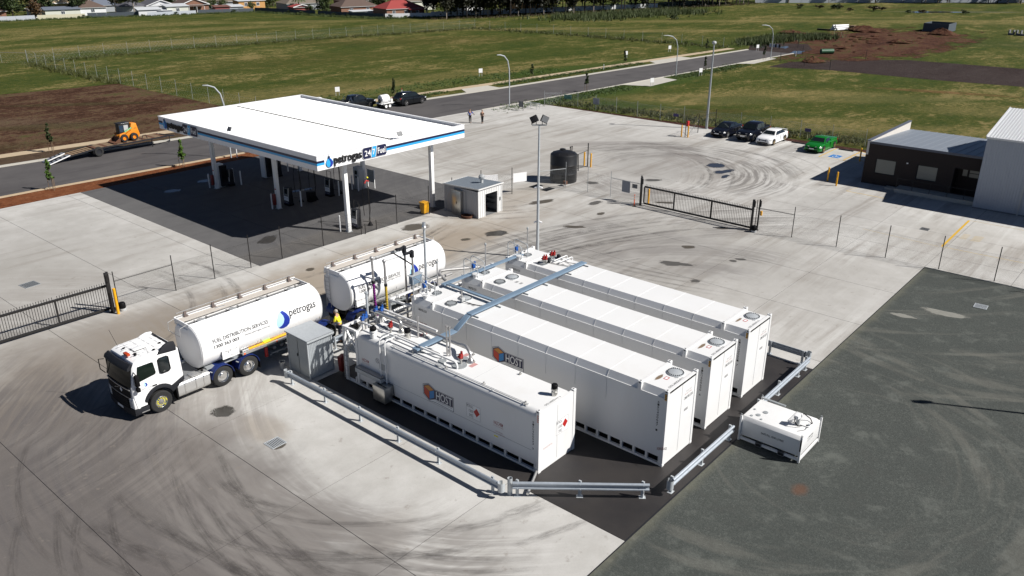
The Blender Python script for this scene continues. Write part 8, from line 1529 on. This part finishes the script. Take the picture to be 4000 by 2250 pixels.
# ------------------------------------------------------------------ HOUSES BEYOND THE FIELD
RZ = -.24
def house(lab, x, y, w_, d, wh, rh, roof, wall, kind='hip', name='house', cat='house', wins=2, rz=RZ, porch=None, chim=False, gablecol=None, group='houses beyond the field'):
    wh *= 1.3; rh *= 1.1
    t = thing(name, lab, cat, (x,y,-.06), rz, group); kw = dict(world=False); a, b = w_/2, d/2
    MB().box(-a,a,-b,b,0,wh).build('wall',wall,t,**kw); e = .35; A0, B0 = a+e, b+e
    if kind == 'hip':
        L = max(.3, A0-B0*.9); m = MB().add([(-A0,-B0,wh),(A0,-B0,wh),(A0,B0,wh),(-A0,B0,wh),(-L,0,wh+rh),(L,0,wh+rh)],[(0,1,5,4),(1,2,5),(2,3,4,5),(3,0,4),(0,3,2,1)])
    elif kind == 'gable':      # gable end faces the field
        m = MB().add([(-A0,-B0,wh),(0,-B0,wh+rh),(A0,-B0,wh),(-A0,B0,wh),(0,B0,wh+rh),(A0,B0,wh),(-A0,-B0,wh-.12),(A0,-B0,wh-.12),(-A0,B0,wh-.12),(A0,B0,wh-.12)],[(0,1,4,3),(1,2,5,4),(0,3,8,6),(2,7,9,5),(6,8,9,7)]); MB().prism([(-a,wh+.002),(a,wh+.002),(0,wh+rh-.12)],-b-.02,-b+.05,'y').build('gable',gablecol or wall,t,**kw)
        for s in (-1,1): MB().bar((s*A0,-B0-.03,wh),(0,-B0-.03,wh+rh),.06,.22).build('barge_board','sign_white',t,**kw)
    else: m = MB().add([(-A0,-B0,wh),(A0,-B0,wh),(A0,B0,wh+rh),(-A0,B0,wh+rh),(-A0,-B0,wh-.1),(A0,-B0,wh-.1),(A0,B0,wh+rh-.1),(-A0,B0,wh+rh-.1)],[(0,1,2,3),(4,7,6,5),(0,4,5,1),(1,5,6,2),(2,6,7,3),(3,7,4,0)])
    rf = m.build('roof',roof,t,**kw)
    if kind != 'skillion': MB().box(-A0,A0,-B0-.04,-B0,wh-.14,wh-.01).build('gutter','pale_grey',rf,**kw)
    for i in range(wins):
        cx = -a+w_*(i+.6)/(wins+.2); wi = MB().box(cx-.55,cx+.55,-b-.04,-b-.002,wh*.38,wh*.80).build('window','sign_white',t,**kw); MB().box(cx-.47,cx-.04,-b-.055,-b-.041,wh*.42,wh*.76).box(cx+.04,cx+.47,-b-.055,-b-.041,wh*.42,wh*.76).build('pane','glass_house',wi,**kw)
    if porch: p0, p1, pd = porch; MB().add([(p0,-b-pd,wh-.5),(p1,-b-pd,wh-.5),(p1,-b-.37,wh-.15),(p0,-b-.37,wh-.15),(p0,-b-pd,wh-.42),(p1,-b-pd,wh-.42),(p1,-b-.37,wh-.07),(p0,-b-.37,wh-.07)],[(0,3,2,1),(4,5,6,7),(0,1,5,4),(1,2,6,5),(2,3,7,6),(3,0,4,7)]).build('porch_roof',roof,t,**kw); 
    if porch:
        for px in (p0+.1,(p0+p1)/2,p1-.1): MB().box(px-.05,px+.05,-b-pd+.05,-b-pd+.15,0,wh-.51).build('porch_post','sign_white',t,**kw)
    if chim: MB().box(a*.3,a*.3+.7,-.3,.4,wh+rh*.4,wh+rh+.6).build('chimney','wall_brick',rf,**kw)
    return t
house('tall cream two storey house with an arched window at the upper left',93,287,11,8,5.6,1.6,'roof_brown','wall_cream','hip',wins=0)
t_ = thing('arched_window_bay','cream upper bay with a dark arched window','house',(0,0,0)); bpy.data.objects.remove(t_)
m = MB(); apts = [(-1.1,3.2),(1.1,3.2),(1.1,4.2)]+[(1.1*cos(a),4.2+1.0*sin(a)) for a in [i*pi/8 for i in range(1,8)]]+[(-1.1,4.2)]; m.prism(apts,-4.08,-4.003,'y'); wv = m.build('arched_window','glass_house'); par = [o for o in COL.objects if o.get('label','').startswith('tall cream two')][0]; wv.parent = par; MB().box(-5.2,5.2,-5.4,-4.1,2.3,2.5).build('balcony','sign_white',par,world=False)
house('low cream shed with a blue grey roof in front of the two storey house',83.6,258,9.5,5,1.7,.5,'roof_slate','wall_pale','skillion','garden_shed','shed',1); house('small open pale roofed shed left of the cream shed',77.6,260.5,5,4,1.6,.4,'roof_pale','wall_white','skillion','garden_shed','shed',0)
house('small house with a dark brown roof and white wall with one wide window',92.8,259.5,7.5,8,1.8,1.7,'roof_brown','wall_white','hip',wins=1); house('house with a slate blue roof behind dark trees',101.5,271,9,8,1.6,1.9,'roof_slate','wall_grey','hip',wins=1)
house('white house with a white gable facing the field and dark grey roof',112.5,256,8.5,12,1.7,1.5,'roof_grey','wall_white','gable',wins=2); house('long grey roofed wing left of the white gabled house',105.5,258.5,8,9,1.6,1.4,'roof_grey','wall_grey','hip',wins=1)
house('pale tin shed right in front of the white gabled house',103.2,243.5,6.5,4,1.4,.5,'roof_pale','fence_white','skillion','garden_shed','shed',0); house('pale lean-to shed beside the tin shed by the back fence',107.5,242,4,3,1.1,.4,'roof_pale','fence_grey','skillion','garden_shed','shed',0)
house('pale square garage with a dark doorway beside the back fence',111.8,243,6.5,6,1.9,.4,'roof_pale','wall_pale','skillion','garden_shed','garage',1); house('brown brick house with a wide gable and dark roof',121.2,250.5,8.5,11,1.8,1.6,'roof_brown','wall_brick','gable',wins=1,porch=(-2.5,2.5,1.8))
house('dark red brown roofed house behind the brown gable',128.5,277,12,9,1.7,2.0,'roof_rust','wall_red','hip',wins=0,chim=True); house('house with a tan grey hip roof in the middle of the row',136,260,10,9,1.6,1.9,'roof_tan','wall_grey','hip',wins=1)
house('low red brick garden building behind the fence',125,238.5,4.6,3,1.4,.3,'roof_rust','wall_red','skillion','garden_shed','shed',0); house('low pale roofed shed right of the red brick garden building',130.5,240,5.2,4,1.2,.4,'roof_pale','fence_grey','skillion','garden_shed','shed',0)
house('orange and cream house with a flat white roof',140.5,246.5,9,6,2.1,.3,'roof_pale','wall_orange','skillion',wins=2); house('dark red tin shed with a rusty red roof by the back fence',141.2,219,5.5,4.5,1.4,.7,'roof_red','wall_red','gable','garden_shed','shed',0)
house('wide grey hip roofed house behind the red tin shed',151,233,12,10,1.6,2.0,'roof_tan','wall_grey','hip',wins=1); house('long brown tiled house behind the bushy tree',151,204,12.5,9,1.8,1.9,'roof_brown','wall_brick','hip',wins=2,chim=False)
house('low white patio roof in front of the brown tiled house',147.5,196,7,3,1.0,.2,'roof_pale','wall_white','skillion','patio','patio',0); house('red tiled house with a gabled porch and white fence in front',154.5,186.5,13,9,1.8,2.0,'roof_red','wall_brick','hip',wins=3,porch=(.5,6,2.2),chim=True)
house('brown roofed house far back on the left',104,300,13,9,1.8,2.2,'roof_rust','wall_brick','hip',wins=0); house('grey roofed house far back in the middle',150,262,14,10,2.0,2.2,'roof_grey','wall_cream','hip',wins=0); house('brown roofed house far back behind the patio',168,222,14,10,2,2.4,'roof_brown','wall_brick','hip',wins=0); house('pale roofed house far back between the trees',176,203,12,9,2.2,2.0,'roof_tan','wall_pale','hip',wins=0); house('orange walled house glimpsed through the tree belt',206,178,9,8,2.4,1.4,'roof_rust','wall_orange','hip',wins=2); house('green roofed shed glimpsed through the tree belt',186,186,8,6,2.2,.6,'hydrant_green','wall_white','skillion','garden_shed','shed',1); house('brick house half hidden at the far left behind trees',64,262,10,8,1.9,1.6,'roof_brown','wall_brick','hip',wins=1); house('grey shed behind the fence at the far left edge',57,262,7,5,1.7,.5,'roof_tan','fence_grey','skillion','garden_shed','shed',0)
# back fences in stretches: each a run of sheets with its own colour
def panelfence(lab, a, b, h, mat, pitch=2.4):
    t = thing('panel_fence', lab, 'fence', (a[0],a[1],-.06), 0, 'back fences of the houses'); L = hypot(b[0]-a[0],b[1]-a[1]); n = max(1,int(L/pitch)); rz = atan2(b[1]-a[1],b[0]-a[0]); first = None
    for i in range(n):
        if first is None: m = MB().box(.02,L/n-.02,-.02,.02,.02,h); m.box(0,.06,-.05,-.021,.0,h+.05); first = m.build('panel',mat,t,world=False); q = first
        else: q = clone(first)
        q.location = ((b[0]-a[0])*i/n,(b[1]-a[1])*i/n,random.uniform(-.06,.03)); q.rotation_euler = (0,0,rz)
panelfence('pale grey back fence at the far left under the big tree',(52,256),(73.5,251.8),1.3,'fence_grey'); panelfence('cream back fence in front of the low cream shed',(74.2,252),(86.5,249),1.2,'fence_cream'); panelfence('dark back fence behind the field right of the cream fence',(87,248.7),(101,242.5),1.3,'fence_dark'); panelfence('pale grey back fence below the white gabled house',(101.3,240.5),(116,238.2),1.1,'fence_grey'); panelfence('brown grey back fence below the brown gable',(116.5,238),(133,232.4),1.2,'fence_dark')
panelfence('dark blue back fence below the red tin shed',(133.2,232),(137.6,206),1.4,'fence_dark'); panelfence('dark back fence below the brown tiled house',(137.8,205),(143.5,181),1.4,'fence_dark'); panelfence('white back fence in front of the red tiled house',(144.5,181.5),(157,174.5),1.3,'fence_white'); panelfence('pale fence glimpsed behind the tree belt',(158,176),(240,146),1.4,'fence_white',4); panelfence('long pale grey fence along the distant right field edge',(288,132),(363,54),1.6,'fence_grey',4.5); panelfence('pale grey fence continuing out at the distant right',(363,54),(395,8),1.6,'fence_grey',4.5)

# ------------------------------------------------------------------ GARDEN TREES AND THE TREE BELT
G1 = tree('broadleaf_tree','dense dark garden tree behind the back fences','tree',6.5,2.8,'leaf_dark','bark',1,1500,.24,.15,'garden trees among the houses'); G2 = tree('autumn_tree','russet garden tree behind the back fences','tree',5,2.2,'leaf_autumn','bark',2,1000,.22,.15,'garden trees among the houses'); G3 = tree('broadleaf_tree','bright bushy garden tree among the roofs','tree',5,2.6,'leaf_bush','bark',3,1300,.22,.1,'garden trees among the houses'); G4 = tree('gum_tree','thin grey green gum tree among the houses','tree',8.5,2.5,'leaf_gum','bark_pale',4,1000,.24,.3,'garden trees among the houses')
gt = [(G1,70,258,'tall dark tree at the far left behind the pale fence',1.35),(G2,75.5,257,'russet brown tree beside the tall dark tree at the left',1.1),(G1,65.5,260,'dark tree furthest left behind the pale fence',1.2),(G1,89,260,'dark round tree between the cream shed and the brown roof',1.1),(G4,103,252,'wide dark grey green tree in front of the slate roof',1.15),(G4,99,256,'grey green tree left of the white gabled house',1.0),(G1,97,276,'tall green tree behind the brown roofed house',1.4),(G3,126.5,247,'bright bushy tree right of the brown gable',.8),(G3,132.5,250,'bright bush in front of the tan grey roof',.7),(G3,138,241,'small green bush by the orange house',.55),(G1,140.5,206,'large dark bushy tree in front of the brown tiled roof',.95),(G3,138.7,210,'lower bushy tree beside the large dark one',.6),(G1,159.5,204,'dark tree between the brown and red tiled houses',.95),(G3,163,205,'bushy tree behind the red tiled house',1.0),(G1,166,199,'tall dark tree behind the chimney of the red house',1.35),(G1,84,270,'green tree behind the low cream shed',1.2),(G4,116,270,'tall gum behind the white gabled house',1.3),(G3,147,245,'green tree behind the orange house',1.0),(G1,122,266,'tree behind the brown gabled house',1.0),(G4,163,228,'gum behind the wide grey roof',1.35),(G3,158,243,'leafy tree at the top edge above the grey roofs',1.2),(G1,140,275,'dark tree high behind the tan roof',1.3),(G2,110,283,'russet tree high among the far roofs',1.2),(G1,60,256,'tree at the left edge above the fence',1.0)]
kids_index(); placed = set()
for p, x, y, lab, s in gt:
    if p.name not in placed: placed.add(p.name); p.location = (x,y,-.06); p.scale = (s,)*3; p['label'] = lab
    else: put(p, x, y, lab, s)
# palm
t = thing('palm_tree','palm with drooping fronds rising behind the red tin shed','palm tree',(146,226,0)); MB().tube([(146,226,0),(146.1,226,3.2)],.22,8).build('trunk','bark',t,True)
for i in range(14):
    a = i*2*pi/14; m = MB(); pts = [(146.1+r_*cos(a),226+r_*sin(a),3.3+.75*sin(r_*1.25)-.32*r_*r_*.35) for r_ in (0,.5,1.0,1.5,2.0,2.4)]
    for p, q in zip(pts,pts[1:]): s = (-.22*sin(a),.22*cos(a)); m.quad((p[0]-s[0],p[1]-s[1],p[2]-.1),(p[0],p[1],p[2]),(q[0],q[1],q[2]),(q[0]-s[0],q[1]-s[1],q[2]-.1)); m.quad((p[0],p[1],p[2]),(p[0]+s[0],p[1]+s[1],p[2]-.1),(q[0]+s[0],q[1]+s[1],q[2]-.1),(q[0],q[1],q[2]))
    m.build('frond','leaf_olive',t)
# hedge-height scrub along the back fences
tufts('fence_scrub', along([(52,254),(74,250),(87,247.5),(101,240.5),(116,236.5),(133,230.5)],900,.8,.5,1.1)+along([(133,230),(136.5,206),(142,180),(157,172.5)],900,.9,.6,1.3), 'leaf_bush', (.3,.6), 8)
sb = [bushproto('shrub','leaf_dark',31,420), bushproto('shrub','leaf_bush',32,420)]
for s_ in sb: s_['group'] = 'shrubs along the back fences'; s_['label'] = 'dark shrub growing against the back fences of the houses'
r_ = random.Random(77); ss = along([(54,254.5),(74,250.5),(87,247.8),(101,241),(116,237),(133,231)],16,.5,.25,.6)+along([(134.5,230),(136.8,206),(142.5,181),(152,175)],18,.5,.35,.8)
kids_index()
for i,(x,y,s) in enumerate(ss):
    if i < 2: sb[i].location = (x,y,-.06); sb[i].scale = (s,)*3
    else: put(sb[i % 2], x, y, 'dark shrub growing against the back fences of the houses', s)
# tree belt: tall dark gums in several ranks
belt = [tree('gum_tree','tall dark gum tree in the belt along the far side of the field','tree',13+i,3.0,'leaf_belt','bark_black' if i % 3 else 'bark_pale',60+i,2400,.40,.15 if i % 2 else .24,'gum trees in the belt along the far field',.17,6) for i in range(5)]
kids_index(); r_ = random.Random(4); pts_ = [(155,167),(173,158.5),(205,150.5),(252,137),(284,131)]; nb = 0
for rank in range(4):
    n = (30,30,28,24)[rank]
    for i in range(n):
        f = (i+.5+r_.uniform(-.3,.3))/n; L = f*4; k_ = min(3,int(L)); g_ = L-k_; a, b = pts_[k_], pts_[k_+1]
        x = a[0]+(b[0]-a[0])*g_+rank*2.2+r_.uniform(-1,1); y = a[1]+(b[1]-a[1])*g_+rank*4.5+r_.uniform(-1.2,1.2); s = r_.uniform(.8,1.15); q = belt[nb % 5]
        if nb < 5: q.location = (x,y,-.06); q.scale = (s,)*3; q.rotation_euler = (0,0,r_.uniform(0,6))
        else: put(q, x, y, None, s)
        nb += 1
tufts('undergrowth', along([(150,169),(173,157.5),(205,149.8),(252,136.5),(286,130)],900,1.4,.5,1.3), 'leaf_brown', (.3,.6), 6)
# distant trees behind the right-hand fence
for i in range(44):
    f = i/43; x, y = 288+f*104+r_.uniform(-1,6), 134-f*130+r_.uniform(-4,7); put(G4 if i % 3 else G1, x, y, 'dark tree along the long pale fence at the distant right', r_.uniform(.8,1.4))
for o in list(COL.objects):
    if o.get('label') == 'dark tree along the long pale fence at the distant right': o['group'] = 'trees along the distant fence'
for i in range(34):
    x, y = r_.uniform(90,190), 0; f = (x-90)/100; y = 318-f*110+r_.uniform(-6,10); put((G1,G3,G4)[i % 3], x, y, 'tree in the row beyond the furthest roofs', r_.uniform(1.1,1.7))['group'] = 'trees beyond the furthest roofs'
